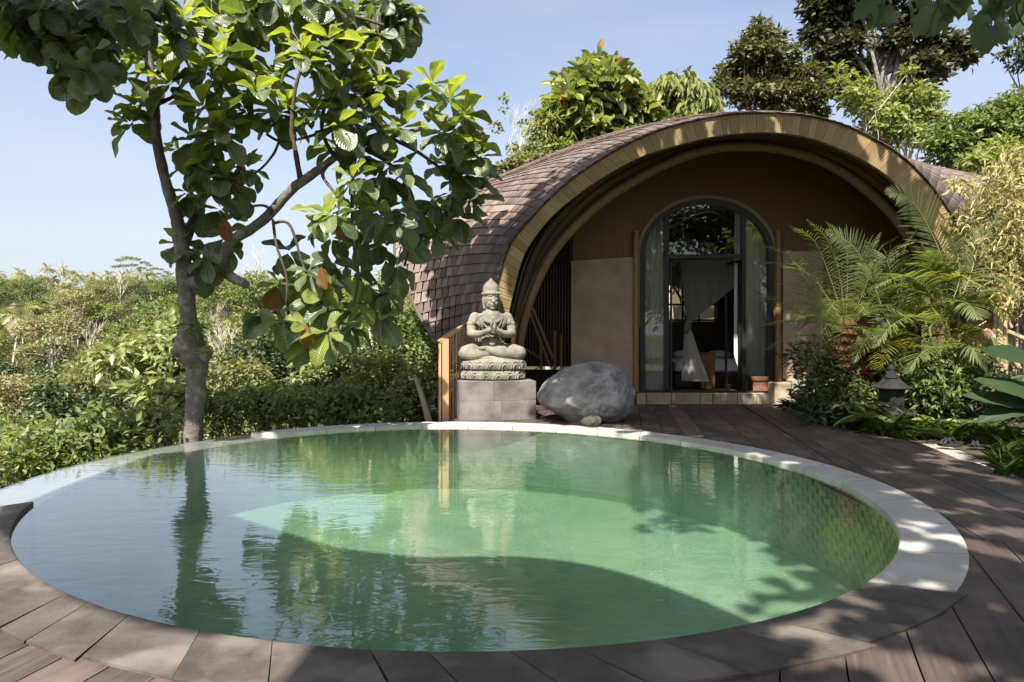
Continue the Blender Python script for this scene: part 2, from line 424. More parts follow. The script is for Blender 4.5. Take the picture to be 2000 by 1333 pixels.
def random_clumps(rx, rz, zc, m, rr, seed, cone=0.0, lop=.25):
    r = np.random.default_rng(seed); out = []
    for i in range(m):
        v = unit(r.normal(size=3)); v[2] = v[2] if r.random() < .35 else abs(v[2])
        q = r.uniform(.35, 1.0) ** .6
        z = v[2] * q
        k = 1 - cone * max(0, (z + .4))
        out.append((v[0] * rx * q * k + r.normal() * lop * .2 * rx, v[1] * rx * q * k, zc + z * rz, rr * r.uniform(.6, 1.25) * (1 if cone == 0 else (1 - cone * .5 * max(0, z)))))
    return np.array(out)
def skeleton(mb, base, clumps, r0, split=.45, seed=0, n=6, wob=.12):
    """trunk to the crown's middle and a limb to each clump"""
    r = random.Random(seed); base = Vector(base)
    c = Vector(np.mean(clumps[:, :3], axis=0)); top = Vector((c.x * .6 + base.x * .4, c.y * .6 + base.y * .4, c.z))
    hgt = top.z - base.z; pts = []; rr = []
    for i in range(7):
        t = i / 6; p = base.lerp(top, t); p.x += math.sin(t * 4 + seed) * wob * hgt * .12; p.y += math.cos(t * 3 + seed) * wob * hgt * .08
        pts.append(p); rr.append(r0 * (1.25 if i == 0 else 1) * (1 - .65 * t))
    mb.tube(pts, rr, n + 2, jit=.06)
    for cl in clumps:
        q = Vector(cl[:3]); t = split + (1 - split) * r.random() * .8; st = pts[min(6, int(t * 6))]
        if q.z < st.z: st = pts[max(1, int(t * 3))]
        mid = st.lerp(q, .5) + Vector((r.uniform(-1, 1), r.uniform(-1, 1), r.uniform(-.2, .8))) * (q - st).length * .12
        a = r0 * .38; L = spline([st, mid, q], 5)
        mb.tube(L, [a * (1 - .75 * i / 4) for i in range(5)], n - 1)

def tree_data(name, clumps, n, L, asp, r0, base=(0, 0, 0), seed=0, split=.45, one=True, leafm='f_mid', barkm='bark_dark', **kw):
    """meshes of a tree: one mesh with two materials, or (trunk, crown)"""
    mb = MB(); skeleton(mb, base, clumps, r0, split, seed, n=5 if one else 8)
    V, Fa, UV = make_crown(clumps, n, L, asp, **kw)
    if not one:
        t = mb.mesh(name + '_trunk', True, 50); t.materials.append(M[barkm])
        c = np_mesh(name + '_crown', V, Fa, UV); c.materials.append(M[leafm]); return t, c
    # joined: trunk quads + crown
    tv = np.array([tuple(v) for v in mb.v], np.float32); q = [f for f in mb.f if len(f) == 4]
    V2 = np.vstack([tv, V]); UV2 = np.vstack([np.zeros((len(tv), 2)), UV])
    fl = [np.array(q), Fa + len(tv)]
    mi = np.concatenate([np.ones(len(q), int), np.zeros(len(Fa), int)])
    me = np_mesh(name, V2, fl, UV2, mi=mi); me.materials.append(M[leafm]); me.materials.append(M[barkm]); return me

# ---- palms
def frond_np(pts, n=34, Lmax=.5, wid=.03, droop=.35, vee=.45, tip=.35, start=.12, fwd=.55, up=(0, 0, 1), ragged=.12, lop=1.0):
    """pinnate leaf along the polyline pts; returns leaflet arrays and the rachis polyline"""
    C = spline(pts, 30); Tn = unit(np.gradient(C, axis=0))
    s = np.linspace(start, .985, n)
    idx = s * 29; i0 = np.clip(idx.astype(int), 0, 28); fr = (idx - i0)[:, None]
    p = C[i0] * (1 - fr) + C[i0 + 1] * fr; t = unit(Tn[i0] * (1 - fr) + Tn[i0 + 1] * fr)
    side = unit(np.cross(t, np.array(up, float) + 1e-3)); nn = np.cross(side, t)
    Vs, Fs, Us = [], [], []; off = 0
    u = (s - start) / (1 - start)
    ln = Lmax * (np.sin(np.pi * np.clip(u * .82 + .16, 0, 1)) ** .6) * (1 - (1 - tip) * u ** 2.5)
    for sg in (-1, 1):
        k = len(s); l = ln * (1 + ragged * RNG.normal(size=k)) * (lop if sg > 0 else 1)
        d = unit(side * sg + t * (fwd + .5 * u[:, None]) + nn * vee + RNG.normal(size=(k, 3)) * .07)
        rows = 5; vv = np.zeros((k, rows, 2, 3))
        for j in range(rows):
            q = j / (rows - 1)
            w = wid * (math.sin(math.pi * min(1, .18 + q * .82)) ** .7 if j < rows - 1 else .06)
            c = p + d * (l * q)[:, None] + np.array([0, 0, -1]) * (l * droop * q * q)[:, None]
            wv = unit(np.cross(d, nn + .3 * side * sg)); vv[:, j, 0] = c + wv * w / 2; vv[:, j, 1] = c - wv * w / 2
        V = vv.reshape(-1, 3); f = []
        for j in range(rows - 1): f.append((2 * j, 2 * j + 1, 2 * j + 3, 2 * j + 2))
        Fa = (np.array(f)[None] + (np.arange(k) * rows * 2)[:, None, None]).reshape(-1, 4) + off
        off += len(V); Vs.append(V); Fs.append(Fa); Us.append(np.tile(np.array([(x, j / 4) for j in range(rows) for x in (0, 1)]), (k, 1)))
    return np.vstack(Vs), np.vstack(Fs), np.vstack(Us), C
def frond_mesh(name, pts, leafm, r=.012, **kw):
    V, Fa, UV, C = frond_np(pts, **kw)
    mb = MB(); mb.tube([Vector(c) for c in C[::3]], [r * (1 - .8 * i / 10) for i in range(10)], 5, caps=False)
    tv = np.array([tuple(v) for v in mb.v]); q = np.array(mb.f)
    me = np_mesh(name, np.vstack([V, tv]), [Fa, q + len(V)], np.vstack([UV, np.zeros((len(tv), 2))]),
                 mi=np.concatenate([np.zeros(len(Fa), int), np.ones(len(q), int)]))
    me.materials.append(M[leafm]); me.materials.append(M['palm_rachis']); return me
def arch_pts(base, az, length, rise, fall, n=5):
    """frond centre line: leaves base along azimuth, rises then droops"""
    b = np.array(base, float); d = np.array([math.cos(az), math.sin(az), 0]); out = []
    for i in range(n):
        t = i / (n - 1); out.append(b + d * length * t * (1 - .12 * t) + np.array([0, 0, rise * t - fall * t * t]))
    return out
def palm_mesh(name, seed, h, nf=16, L=2.4, lean=.12, leafm='f_cocos', wid=.09):
    r = random.Random(seed); mb = MB(); a = r.uniform(0, 6.3)
    top = Vector((math.cos(a) * lean * h, math.sin(a) * lean * h, h))
    mb.tube([Vector((0, 0, 0)).lerp(top, t) - Vector((top.x, top.y, 0)) * t * (1 - t) * .6 for t in np.linspace(0, 1, 7)], [.16, .13, .12, .11, .11, .1, .1], 6)
    tv = np.array([tuple(v) for v in mb.v]); q = np.array([f for f in mb.f if len(f) == 4])
    Vs, Fs = [tv], [q]; mi = [np.ones(len(q), int)]; off = len(tv)
    for k in range(nf):
        az = k * 2.4 + r.uniform(-.3, .3); el = r.uniform(.1, 1.0) if k > 3 else 1.5
        pts = arch_pts(top, az, L * r.uniform(.8, 1.1) * (1 - .25 * (el - .1)), L * .75 * el, L * r.uniform(.55, .95), 5)
        V, Fa, _, C = frond_np(pts, n=16, Lmax=.62 * L / 2.4, wid=wid, droop=.55, vee=.15, start=.15)
        Vs.append(V); Fs.append(Fa + off); off += len(V); mi.append(np.zeros(len(Fa), int))
    me = np_mesh(name, np.vstack(Vs), Fs, None, mi=np.concatenate(mi)); me.materials.append(M[leafm]); me.materials.append(M['bark_pale']); return me

def inst(name, me, loc, rz=0.0, s=1.0, sz=None, label=None, cat=None, group=None, parent=None):
    o = bpy.data.objects.new(name, me); COL.objects.link(o)
    o.location = loc; o.rotation_euler = (0, 0, rz); o.scale = (s, s, sz if sz else s)
    if parent: o.parent = parent
    return tag(o, label, cat, group)
# ------------------------------------------------------------------ POOL (its rim unprojected to the ground: a near-circle)
_M = np.array([[.06235438, .0057], [.0057, .06155816]]); _b = np.array([.07810127, -.0120146])
_c = -.5 * np.linalg.solve(_M, _b); _k = 1 + _c @ _M @ _c
PC = np.array([_c[0], _c[1] + 7.3])
def pr(a):
    u = np.array([math.cos(a), math.sin(a)]); return math.sqrt(_k / (u @ _M @ u))
def pool_pt(a, off=0.0, z=0.0):
    r = pr(a) + off; return (PC[0] + r * math.cos(a), PC[1] + r * math.sin(a), z)
def ang(v): return math.atan2(v[1] - PC[1], v[0] - PC[0])
def in_pool(x, y, off=0.0): return math.hypot(x - PC[0], y - PC[1]) < pr(math.atan2(y - PC[1], x - PC[0])) + off
A_W0 = ang(G(1735, 1158))                    # white coping: from here (right) ...
A_W1 = ang(G(526, 849))                      # ... over the far side to here
A_D0 = ang(G(30, 989)) % (2 * math.pi)       # grey coping starts at the left
COPW, LIPW, FLOOR, DEEP = .43, .60, -1.05, -2.5
def floor_z(x, y):        # shallow far and right; near left dips, hollowed out to darken the shaded water
    d = math.hypot((x + 1.9) / 2.9, (y - 5.4) / 2.3); k = min(1, max(0, (d - .25) / .85)); k = min(k, min(1, max(0, (x + 1.1 * (y - 6.5) + 4.2) / 2.6))); k = k * k * (3 - 2 * k)
    return FLOOR - 1.35 * (1 - k)
ZC = .035
pool = empty('pool', (PC[0], PC[1], 0), kind='structure')
def arc_slab(a0, a1, i0, i1, z0, z1, n=8, skew=0.0, o0=None):
    """block between two angles; inner offset i0, outer offset i1 (o0: straight outer edge)"""
    mb = MB(); vs = []
    for k in range(n + 1):
        a = a0 + (a1 - a0) * k / n
        for off, z in ((i0, z0), (i1, z0), (i1, z1 - .004), (i1 - .004, z1), (i0 + .008, z1), (i0, z1 - .008)):
            sk = skew if off > (i0 + i1) / 2 else 0
            if o0 and off > (i0 + i1) / 2:
                pa, pb = np.array(pool_pt(a0 + sk, o0[0])), np.array(pool_pt(a1 + sk, o0[1])); q = pa + (pb - pa) * k / n
                vs.append((q[0], q[1], z))
            else: vs.append(pool_pt(a + sk, off, z))
    fs = []
    for k in range(n):
        for j in range(6):
            b, c = k * 6 + j, k * 6 + (j + 1) % 6; fs.append((b, c, c + 6, b + 6))
    fs.append(tuple(range(6))); fs.append(tuple(n * 6 + j for j in range(5, -1, -1)))
    mb.add(vs, fs); return mb
# white coping stones
nW = 17; gap = .0012
for i in range(nW):
    a0 = A_W0 + (A_W1 - A_W0) * i / nW; a1 = A_W0 + (A_W1 - A_W0) * (i + 1) / nW
    arc_slab(a0 + gap, a1 - gap, 0, COPW, -.05, ZC, 10, .05 if 0 < 1 else 0).build('coping_stone', M['cop_white'], pool, True, 30)
# grey coping stones, straight-cut on the outside
rr = random.Random(5)
aD1 = A_W0 + 2 * math.pi; a = A_D0 + .02; cuts = [A_D0]
while a < aD1 - .06:
    a += rr.uniform(.062, .135); cuts.append(min(a, aD1))
cuts[-1] = aD1
lastw = COPW
for i in range(len(cuts) - 1):
    w = COPW + rr.uniform(0, .05)
    arc_slab(cuts[i] + .0005, cuts[i + 1] - .0005, 0, w, -.06, ZC + rr.uniform(-.0015, .0015), 5, .05, (w - .008, w + .012)).build('coping_stone', M['cop_dark'], pool, True, 30)
# infinity lip: a submerged ledge on the valley side
mbl = MB()
lip = arc_slab(A_W1 + .002, A_D0 - .002, -.02, LIPW, -1.6, -.022, 60).build('overflow_ledge', M['lip'], pool, True, 30)
# wall (tiled) and floor
N = 140
def ring(off, z): return [pool_pt(2 * math.pi * k / N, off, z) for k in range(N)]
mb = MB(); vs = ring(.03, -.02) + ring(.03, DEEP) + ring(.3, DEEP) + ring(.3, -.055)
fs = []
for r0 in range(3):
    for k in range(N):
        j = (k + 1) % N; fs.append((r0 * N + k, r0 * N + j, (r0 + 1) * N + j, (r0 + 1) * N + k))
mb.add(vs, fs)
t = NT('pool_wall_stone'); co = t.coord('Object')
n = t.noise(co, 5, 5); M['pool_wall'] = t.done(t.pbsdf(t.ramp(n, [(.3, (.18, .21, .15)), (.7, (.26, .30, .21))]), .6, t.bump(n, .3), .3))
t = NT('pool_floor_stone'); n = t.noise(t.coord('Object'), 1.4, 5, .6)
M['pool_floor'] = t.done(t.pbsdf(t.ramp(n, [(.3, (.50, .57, .43)), (.7, (.76, .80, .64))]), .7, t.bump(n, .2), .3))
t = NT('pool_tile_stone'); n = t.noise(t.coord('Object', rnd=20), 6, 4)
M['pool_tile'] = t.done(t.pbsdf(t.mix(t.rand(), t.mix(n, (.17, .20, .145), (.22, .26, .19)), (.26, .30, .22)), .5, t.bump(n, .2), .4))
mb.build('pool_wall', M['pool_wall'], pool)
mb = MB(); vs = [(PC[0], PC[1], floor_z(*PC))]; K = 30
for q in range(1, K + 1):
    for k in range(N):
        a = 2 * math.pi * k / N; r = pr(a) * q / K + (.05 if q == K else 0); x, y = PC[0] + r * math.cos(a), PC[1] + r * math.sin(a); vs.append((x, y, floor_z(x, y)))
fs = [(0, 1 + k, 1 + (k + 1) % N) for k in range(N)]
for q in range(K - 1):
    for k in range(N):
        j = (k + 1) % N; fs.append((1 + q * N + k, 1 + (q + 1) * N + k, 1 + (q + 1) * N + j, 1 + q * N + j))
mb.add(vs, fs); mb.build('pool_floor', M['pool_floor'], pool, True, 80)
# wall tiles on the far wall, one by one (the top courses), the rest in one piece
tw, th = .185, .075
def tile_at(a, row, mb=None):
    z = -.055 - row * th; L = .5 * (tw - .006)
    c = Vector(pool_pt(a, .026, z - th / 2)); tx = Vector((-math.sin(a), math.cos(a), 0)); ny = Vector((math.cos(a), math.sin(a), 0))
    m = Matrix.Identity(4); dz = random.uniform(-.003, .003)
    for i in range(3): m[i][0] = tx[i]; m[i][1] = ny[i]; m[i][2] = (0, 0, 1)[i]; m[i][3] = c[i] + ny[i] * dz
    return m
mbt = MB(); mbt.box((0, 0, 0), (tw - .003, .03, th - .003)); tile_me = mbt.mesh('pool_tile'); tile_me.materials.append(M['pool_tile'])
a_lo, a_hi = ang(G(1752, 1060)), ang(G(560, 852)); na = int((a_hi - a_lo) * 4.05 / tw)
rest = MB(); cnt = 0
for row in range(12):
    for i in range(na):
        a = a_lo + (a_hi - a_lo) * (i + (.5 if row % 2 else 0)) / na
        m = tile_at(a, row)
        if cnt < 300:
            o = link('tile', tile_me, None, pool, m); cnt += 1
        else: rest.box(m.to_translation(), (tw - .003, .03, th - .003), m.to_3x3())
o = rest.build('tile_courses', M['pool_tile'], pool); o['kind'] = 'stuff'
# water: rim under the coping, out to the edge of the ledge on the valley side
def water_off(a):
    a = a % (2 * math.pi)
    w1 = A_W1 % (2 * math.pi)
    if w1 + .004 < a < A_D0 - .004: return LIPW - .012
    return .06
angs = sorted(list(np.linspace(0, 2 * math.pi, 200, endpoint=False)) + [A_W1 % (2 * math.pi) + d for d in (.003, .005)] + [A_D0 - d for d in (.003, .005)])
mb = MB(); top = [pool_pt(a, water_off(a), 0) for a in angs]; bot = [(x, y, DEEP + .03) for x, y, z in top]
n_ = len(angs); mb.add(top + bot, [tuple(range(n_)), tuple(range(2 * n_ - 1, n_ - 1, -1))] + [(n_ + k, n_ + (k + 1) % n_, (k + 1) % n_, k) for k in range(n_)])
t = NT('pool_water')
co = t.n('TexCoord').outputs['Object']
n1 = t.noise(t.n('Mapping', {'Vector': co, 'Scale': (1.0, 2.6, 1)}).outputs[0], 2.4, 3, .55, .8)
n2 = t.noise(t.n('Mapping', {'Vector': co, 'Scale': (1, 1.8, 1)}).outputs[0], 9, 2, .5, .5)
big = t.noise(co, .35, 2)
h = t.math('MULTIPLY', t.math('ADD', n1, t.math('MULTIPLY', n2, .22)), t.math('ADD', .35, big))
nb = t.bump(h, .11, .03)
cosi = t.math('ABSOLUTE', t.n('VectorMath', {0: t.n('NewGeometry').outputs['Incoming'], 1: nb}, operation='DOT_PRODUCT').outputs['Value'])
fr = t.math('MULTIPLY_ADD', t.math('POWER', t.math('SUBTRACT', 1.0, cosi, clamp=True), 3.1), .93, .045)
gl = t.n('BsdfGlossy', {'Color': (1, 1, 1, 1), 'Roughness': 0.0, 'Normal': nb}).outputs[0]
tr = t.n('BsdfTransparent', {'Color': (.93, .97, .94, 1)}).outputs[0]
vol = t.n('AddShader', {0: t.n('VolumeAbsorption', {'Color': (.64, .79, .70, 1), 'Density': .74}).outputs[0], 1: t.n('VolumeScatter', {'Color': (.55, .92, .68, 1), 'Density': .12, 'Anisotropy': .2}).outputs[0]}).outputs[0]
M['water'] = t.done(t.n('MixShader', {0: fr, 1: tr, 2: gl}).outputs[0], vol)
wat = mb.build('water', M['water']); tag(wat, kind='structure')

# ------------------------------------------------------------------ GROUND (one sheet to the ridge and beyond)
TERR = [(-5.6, -60), (-5.2, 1.0), (-5.35, 3.0), (-5.75, 5.5), (-5.85, 7.5), (-5.4, 9.4), (-4.4, 11.2), (-3.2, 12.15), (-2.0, 12.45), (-1.55, 13.2), (-2.2, 16), (-4.0, 22), (-5, 30), (-4, 60), (30, 140), (120, 400)]
_ty = np.array([p[1] for p in TERR]); _tx = np.array([p[0] for p in TERR])
def smooth(a, b, x):
    t = np.clip((x - a) / (b - a), 0, 1); return t * t * (3 - 2 * t)
def terrain(x, y):
    x = np.asarray(x, float); y = np.asarray(y, float)
    d = np.interp(y, _ty, _tx) - x                              # > 0: out over the valley
    near = -1.4 - .62 * np.clip(d, 0, 60) - .02 * np.clip(d, 0, 60) ** 1.2
    near = np.maximum(near, -17)
    far = -17 + 29 * smooth(50, 235, y + .18 * np.clip(-x, 0, 400)) + 2 * smooth(230, 420, y)
    rt = -17 + 26 * smooth(22, 90, y + 1.3 * x + 6)             # the near right-hand slope
    v = np.maximum(np.maximum(near, far), rt)
    land = -.16 + 10 * smooth(20, 60, y) + 9 * smooth(60, 300, y) + 3.2 * smooth(9, 22, x) * smooth(6, 20, y)
    k = smooth(-.02, .35, d)
    return land * (1 - k) + v * k
gx = np.unique(np.concatenate([np.linspace(-700, -60, 26), np.linspace(-60, -9, 60), np.linspace(-9, 12, 150), np.linspace(12, 80, 50), np.linspace(80, 700, 26)]))
gy = np.unique(np.concatenate([np.linspace(-400, -8, 18), np.linspace(-8, 20, 150), np.linspace(20, 100, 70), np.linspace(100, 320, 60), np.linspace(320, 1600, 20)]))
X, Yg = np.meshgrid(gx, gy); Z = terrain(X, Yg)
inside = np.array([[in_pool(a, b, .35) if (-6 < a < 5 and 2 < b < 13) else False for a, b in zip(r1, r2)] for r1, r2 in zip(X, Yg)])
Z = np.where(inside, -3.0, Z)
ii = np.arange(len(gy) * len(gx)).reshape(len(gy), len(gx))
Fg = np.stack([ii[:-1, :-1], ii[:-1, 1:], ii[1:, 1:], ii[1:, :-1]], -1).reshape(-1, 4)
t = NT('hillside_ground'); co = t.coord('Object'); n = t.noise(co, .35, 6, .6); n2 = t.noise(co, 3, 5, .6)
M['ground'] = t.done(t.pbsdf(t.mix(n2, t.mix(n, (.035, .04, .014), (.085, .085, .03)), (.05, .04, .022)), .95, t.bump(n2, .8, .1), .1))
gr = link('hillside', np_mesh('hillside', np.stack([X.ravel(), Yg.ravel(), Z.ravel()], 1), Fg, smooth=True), M['ground']); tag(gr, kind='structure')

# ------------------------------------------------------------------ DECK (boards cut one by one)
deck = empty('deck', (2.5, 9, 0), kind='structure')
RE = [G(x, y, .02) for x, y in [(1530, 796), (1545, 798), (1640, 832), (1740, 856), (1790, 862), (1830, 880), (1870, 897), (1920, 907), (2000, 940), (2130, 1000), (2400, 1120), (2900, 1330)]]
RE = sorted([(v.y, v.x) for v in RE])
def right_edge(y):
    return np.interp(y, [p[0] for p in RE], [p[1] for p in RE]) if y > RE[0][0] else RE[0][1] + 3
S0 = Vector((3.35, 5.28)); SD = Vector((.93, -.36)).normalized()        # seam between the two board directions
def above_seam(x, y): return (Vector((x, y)) - S0).dot(Vector((-SD.y, SD.x))) > 0
def reg_B(x, y): return x > -1.2 and y < 15.05 and x < right_edge(y) and (above_seam(x, y) or x < 0) and y > 3.5 and not in_pool(x, y, .22)
def reg_A(x, y): return x > -.2 + (y - 3) * .416 - .42 and y > -4 and x < min(right_edge(y), 14) and not above_seam(x, y) and not in_pool(x, y, .22) and y < 8
def reg_C(x, y): return x > -4.9 and y > -4 and y < 6 and x < -.2 + (y - 3) * .416 - .42 - .006 and not in_pool(x, y, .22)
def boards(reg, slope, width, org, vr, ur, stagger=None):
    th = math.atan(slope); e = np.array([math.sin(th), math.cos(th)]); nr = np.array([math.cos(th), -math.sin(th)])
    us = np.arange(ur[0], ur[1], .02); sub = 6; g = .009
    v = vr[0]
    while v < vr[1]:
        w = width * random.uniform(.93, 1.07); vs = np.linspace(v + g / 2, v + w - g / 2, sub + 1)
        iv = []
        for q in vs:
            pts = org[None] + us[:, None] * e[None] + q * nr[None]
            m = np.array([reg(p[0], p[1]) for p in pts]); dm = np.diff(np.concatenate([[0], m.astype(int), [0]]))
            st = np.where(dm == 1)[0]; en = np.where(dm == -1)[0]
            iv.append([(us[a], us[min(b, len(us)) - 1]) for a, b in zip(st, en) if b - a > 4])
        # chain the cut lines into pieces
        pieces = []
        open_ = []
        for k in range(sub + 1):
            nxt = []
            used = set()
            for pc in open_:
                a0, b0 = pc[-1][1], pc[-1][2]; best = None
                for j, (a, b) in enumerate(iv[k]):
                    if j in used: continue
                    if min(b, b0) - max(a, a0) > .02: best = j; break
                if best is not None: used.add(best); pc.append((vs[k], *iv[k][best])); nxt.append(pc)
                else: pieces.append(pc)
            for j, (a, b) in enumerate(iv[k]):
                if j not in used: nxt.append([(vs[k], a, b)])
            open_ = nxt
        pieces += open_
        for pc in pieces:
            if len(pc) < 2 or max(b - a for _, a, b in pc) < .15: continue
            uc = sum(a + b for _, a, b in pc) / (2 * len(pc)); vc = v + w / 2
            mb = MB(); zt = .022 + random.uniform(-.0015, .0015); top = []
            for (q, a, b) in pc: top += [(a - uc, vc - q, zt), (b - uc, vc - q, zt)]
            nn = len(top); bot = [(x, y, -.03) for x, y, z in top]
            fs = []
            for k in range(len(pc) - 1):
                a_, b_ = 2 * k, 2 * k + 2
                fs.append((a_, b_, b_ + 1, a_ + 1)); fs += [(a_ + nn, a_, a_ + 1, a_ + 1 + nn)] if k == 0 else []
                fs.append((a_ + nn, b_ + nn, b_, a_)); fs.append((a_ + 1, b_ + 1, b_ + 1 + nn, a_ + 1 + nn))
                if k == len(pc) - 2: fs.append((b_ + nn, b_ + 1 + nn, b_ + 1, b_))
            mb.add(top + bot, fs)
            ctr = org + uc * e + vc * nr
            mw = Matrix.Translation((ctr[0], ctr[1], 0)) @ Matrix.Rotation(math.pi / 2 - th, 4, 'Z')
            link('plank', mb.mesh('plank'), M['wood_deck'], deck, mw)
        v += w
boards(reg_B, .165, .30, np.array([0., 0.]), (-4.2, 9.5), (2, 17))
boards(reg_A, .416, .30, np.array([0., 0.]), (-4.5, 9.5), (-6, 11))
boards(reg_C, .26, .30, np.array([0., 0.]), (-6.5, 1.5), (-6, 7))
# bearers under the boards
mb = MB()
mb.add([(-6.4, -6, -.07), (12, -6, -.07), (12, 3.2, -.07), (-6.4, 3.2, -.07)], [(0, 1, 2, 3)])
mb.add([(3.4, 3.2, -.07), (12, 3.2, -.07), (12, 15.2, -.07), (3.4, 15.2, -.07)], [(0, 1, 2, 3)])
mb.add([(-1.4, 11.3, -.07), (3.4, 11.3, -.07), (3.4, 15.2, -.07), (-1.4, 15.2, -.07)], [(0, 1, 2, 3)])
mb.build('underlay', M['soil'], deck)
# garden bed and gravel path on the right
def strip(name, pts0, pts1, mat, z=None):
    mb = MB(); n = len(pts0); mb.add(list(pts0) + list(pts1), [(i, i + 1, n + i + 1, n + i) for i in range(n - 1)])
    o = mb.build(name, mat); return tag(o, kind='structure')
e0 = [Vector((x, y, -.015)) for y, x in RE]; 
strip('gravel_path', [v + Vector((-.05, 0, 0)) for v in e0[2:8]], [v + Vector((1.3, .45, 0)) for v in e0[2:8]], M['gravel'])
strip('garden_bed', [v + Vector((.02, .02, -.012)) for v in e0], [v + Vector((9, 4, .25)) for v in e0], M['soil'])
# ------------------------------------------------------------------ HOUSE
house = empty('bamboo_house', (4.8, 15, 0), 'round arched bamboo house with a shingled shell roof and a glazed doorway', 'house')
A_OUT = [(0, 945, 797), (.055, 948, 700), (.10, 957, 620), (.146, 975, 543), (.193, 1003, 470), (.226, 1041, 424), (.283, 1110, 357), (.325, 1170, 315), (.383, 1260, 267), (.42, 1320, 246), (.455, 1380, 232), (.49, 1440, 224), (.525, 1500, 222), (.568, 1575, 228), (.613, 1650, 247), (.645, 1700, 270), (.68, 1753, 302), (.713, 1794, 339), (.743, 1827, 378), (.775, 1860, 427), (.818, 1895, 490), (.862, 1925, 560), (.91, 1945, 640), (.957, 1958, 720), (1, 1962, 797)]
A_INN = [(0, 982, 800), (.055, 984, 700), (.10, 992, 625), (.146, 1006, 560), (.193, 1028, 490), (.226, 1062, 441), (.283, 1132, 378), (.325, 1195, 336), (.383, 1275, 298), (.42, 1335, 281), (.455, 1390, 268), (.49, 1445, 261), (.525, 1500, 259), (.568, 1568, 267), (.613, 1630, 287), (.645, 1672, 306), (.68, 1720, 335), (.713, 1757, 367), (.743, 1786, 403), (.775, 1816, 445), (.818, 1847, 503), (.862, 1873, 568), (.91, 1890, 645), (.957, 1900, 722), (1, 1904, 797)]
B_RIM = [(0, 950, 797, 13.9), (.055, 876, 692, 14.4), (.10, 838, 645, 14.8), (.146, 796, 568, 15.4), (.193, 772, 492, 16.0), (.226, 778, 440, 16.5), (.283, 838, 398, 17.1), (.325, 915, 371, 17.6), (.383, 1000, 336, 18.0), (.42, 1080, 303, 18.2), (.455, 1170, 270, 18.4), (.49, 1275, 245, 18.5), (.525, 1385, 234, 18.6), (.568, 1500, 238, 18.6), (.613, 1630, 266, 18.6), (.68, 1745, 304, 18.5), (.743, 1850, 333, 18.2), (.775, 1920, 347, 17.8), (.818, 2000, 376, 17.3), (.862, 2070, 435, 16.6), (.91, 2090, 525, 15.8), (.957, 2060, 645, 14.9), (1, 1985, 797, 13.9)]
def Yf(t): return 13.55 - .75 * np.sin(np.pi * np.clip(t, 0, 1)) ** .8
def curve3(lst, depth=None):
    tt = np.array([q[0] for q in lst]); pts = np.array([tuple(P(q[1], q[2], q[3] if depth is None else depth(q[0]))) for q in lst])
    def f(t):
        t = np.atleast_1d(t); return np.stack([_pchip(tt, pts[:, k], t) for k in range(3)], 1)
    return f
def _pchip(x, y, t):          # cubic Hermite with Catmull-Rom slopes on an uneven grid
    m = np.gradient(y, x); i = np.clip(np.searchsorted(x, t, side='right') - 1, 0, len(x) - 2)
    h = x[i + 1] - x[i]; u = (t - x[i]) / h
    return (2 * u ** 3 - 3 * u ** 2 + 1) * y[i] + (u ** 3 - 2 * u ** 2 + u) * h * m[i] + (-2 * u ** 3 + 3 * u ** 2) * y[i + 1] + (u ** 3 - u ** 2) * h * m[i + 1]
fA, fI, fB = curve3(A_OUT, Yf), curve3(A_INN, lambda t: Yf(t) + .06), curve3(B_RIM)
_px = np.array([(q[1], q[2]) for q in A_OUT], float); _tA = np.array([q[0] for q in A_OUT])
_dA = np.gradient(_px, axis=0); _oA = np.stack([_dA[:, 1], -_dA[:, 0]], 1); _oA = unit(_oA); _oA *= np.sign((_oA * (_px - np.array([1460, 560]))).sum(1, keepdims=True))
_k = np.interp(_tA, [0, .08, .16, .3, .42, .5, .7, 1], [4, 14, 34, 44, 22, 7, 5, 5])
def _ctrl(q):
    i = int(np.argmin(np.abs(_tA - q[0]))); yA = float(Yf(q[0])); yB = float(np.interp(q[0], [b[0] for b in B_RIM], [b[3] for b in B_RIM]))
    p = _px[i] + _oA[i] * _k[i]; return (q[0], p[0], p[1], yA + .62 * (yB - yA))
fM = curve3([_ctrl(q) for q in A_OUT])
def shell(t, s):
    t = np.atleast_1d(t); s = np.atleast_1d(s)[:, None]
    return (1 - s) ** 2 * fA(t) + 2 * s * (1 - s) * fM(t) + s ** 2 * fB(t)
NT_, NS_ = 96, 14
tg, sg = np.meshgrid(np.linspace(0, 1, NT_), np.linspace(.035, .985, NS_), indexing='ij')
Sg = shell(tg.ravel(), sg.ravel()).reshape(NT_, NS_, 3)
def shell_n(t, s, e=.004):
    dt = shell(np.clip(t + e, 0, 1), s) - shell(np.clip(t - e, 0, 1), s); ds = shell(t, s + .02) - shell(t, s - .02)
    n = unit(np.cross(dt, ds)); c = shell(t, s) - np.array([4.9, 15.5, .8])
    n *= np.sign((n * c).sum(1, keepdims=True)); return n, unit(dt), unit(ds)
Ng = shell_n(tg.ravel(), sg.ravel())[0].reshape(NT_, NS_, 3)
top, low = Sg - Ng * .015, Sg - Ng * .11
nV = NT_ * NS_; V = np.vstack([top.reshape(-1, 3), low.reshape(-1, 3)]); fs = []
for i in range(NT_ - 1):
    for j in range(NS_ - 1):
        a = i * NS_ + j; fs.append((a, a + 1, a + NS_ + 1, a + NS_)); b = a + nV; fs.append((b, b + NS_, b + NS_ + 1, b + 1))
    for j in (0, NS_ - 1):
        a = i * NS_ + j; fs.append((a, a + NS_, a + NS_ + nV, a + nV))
t_ = NT('roof_matting'); co = t_.coord('Object'); n = t_.noise(co, 8, 5)
M['lining'] = t_.done(t_.pbsdf(t_.ramp(n, [(.3, (.02, .013, .008)), (.7, (.045, .029, .017))]), .8, t_.bump(n, .4), .2))
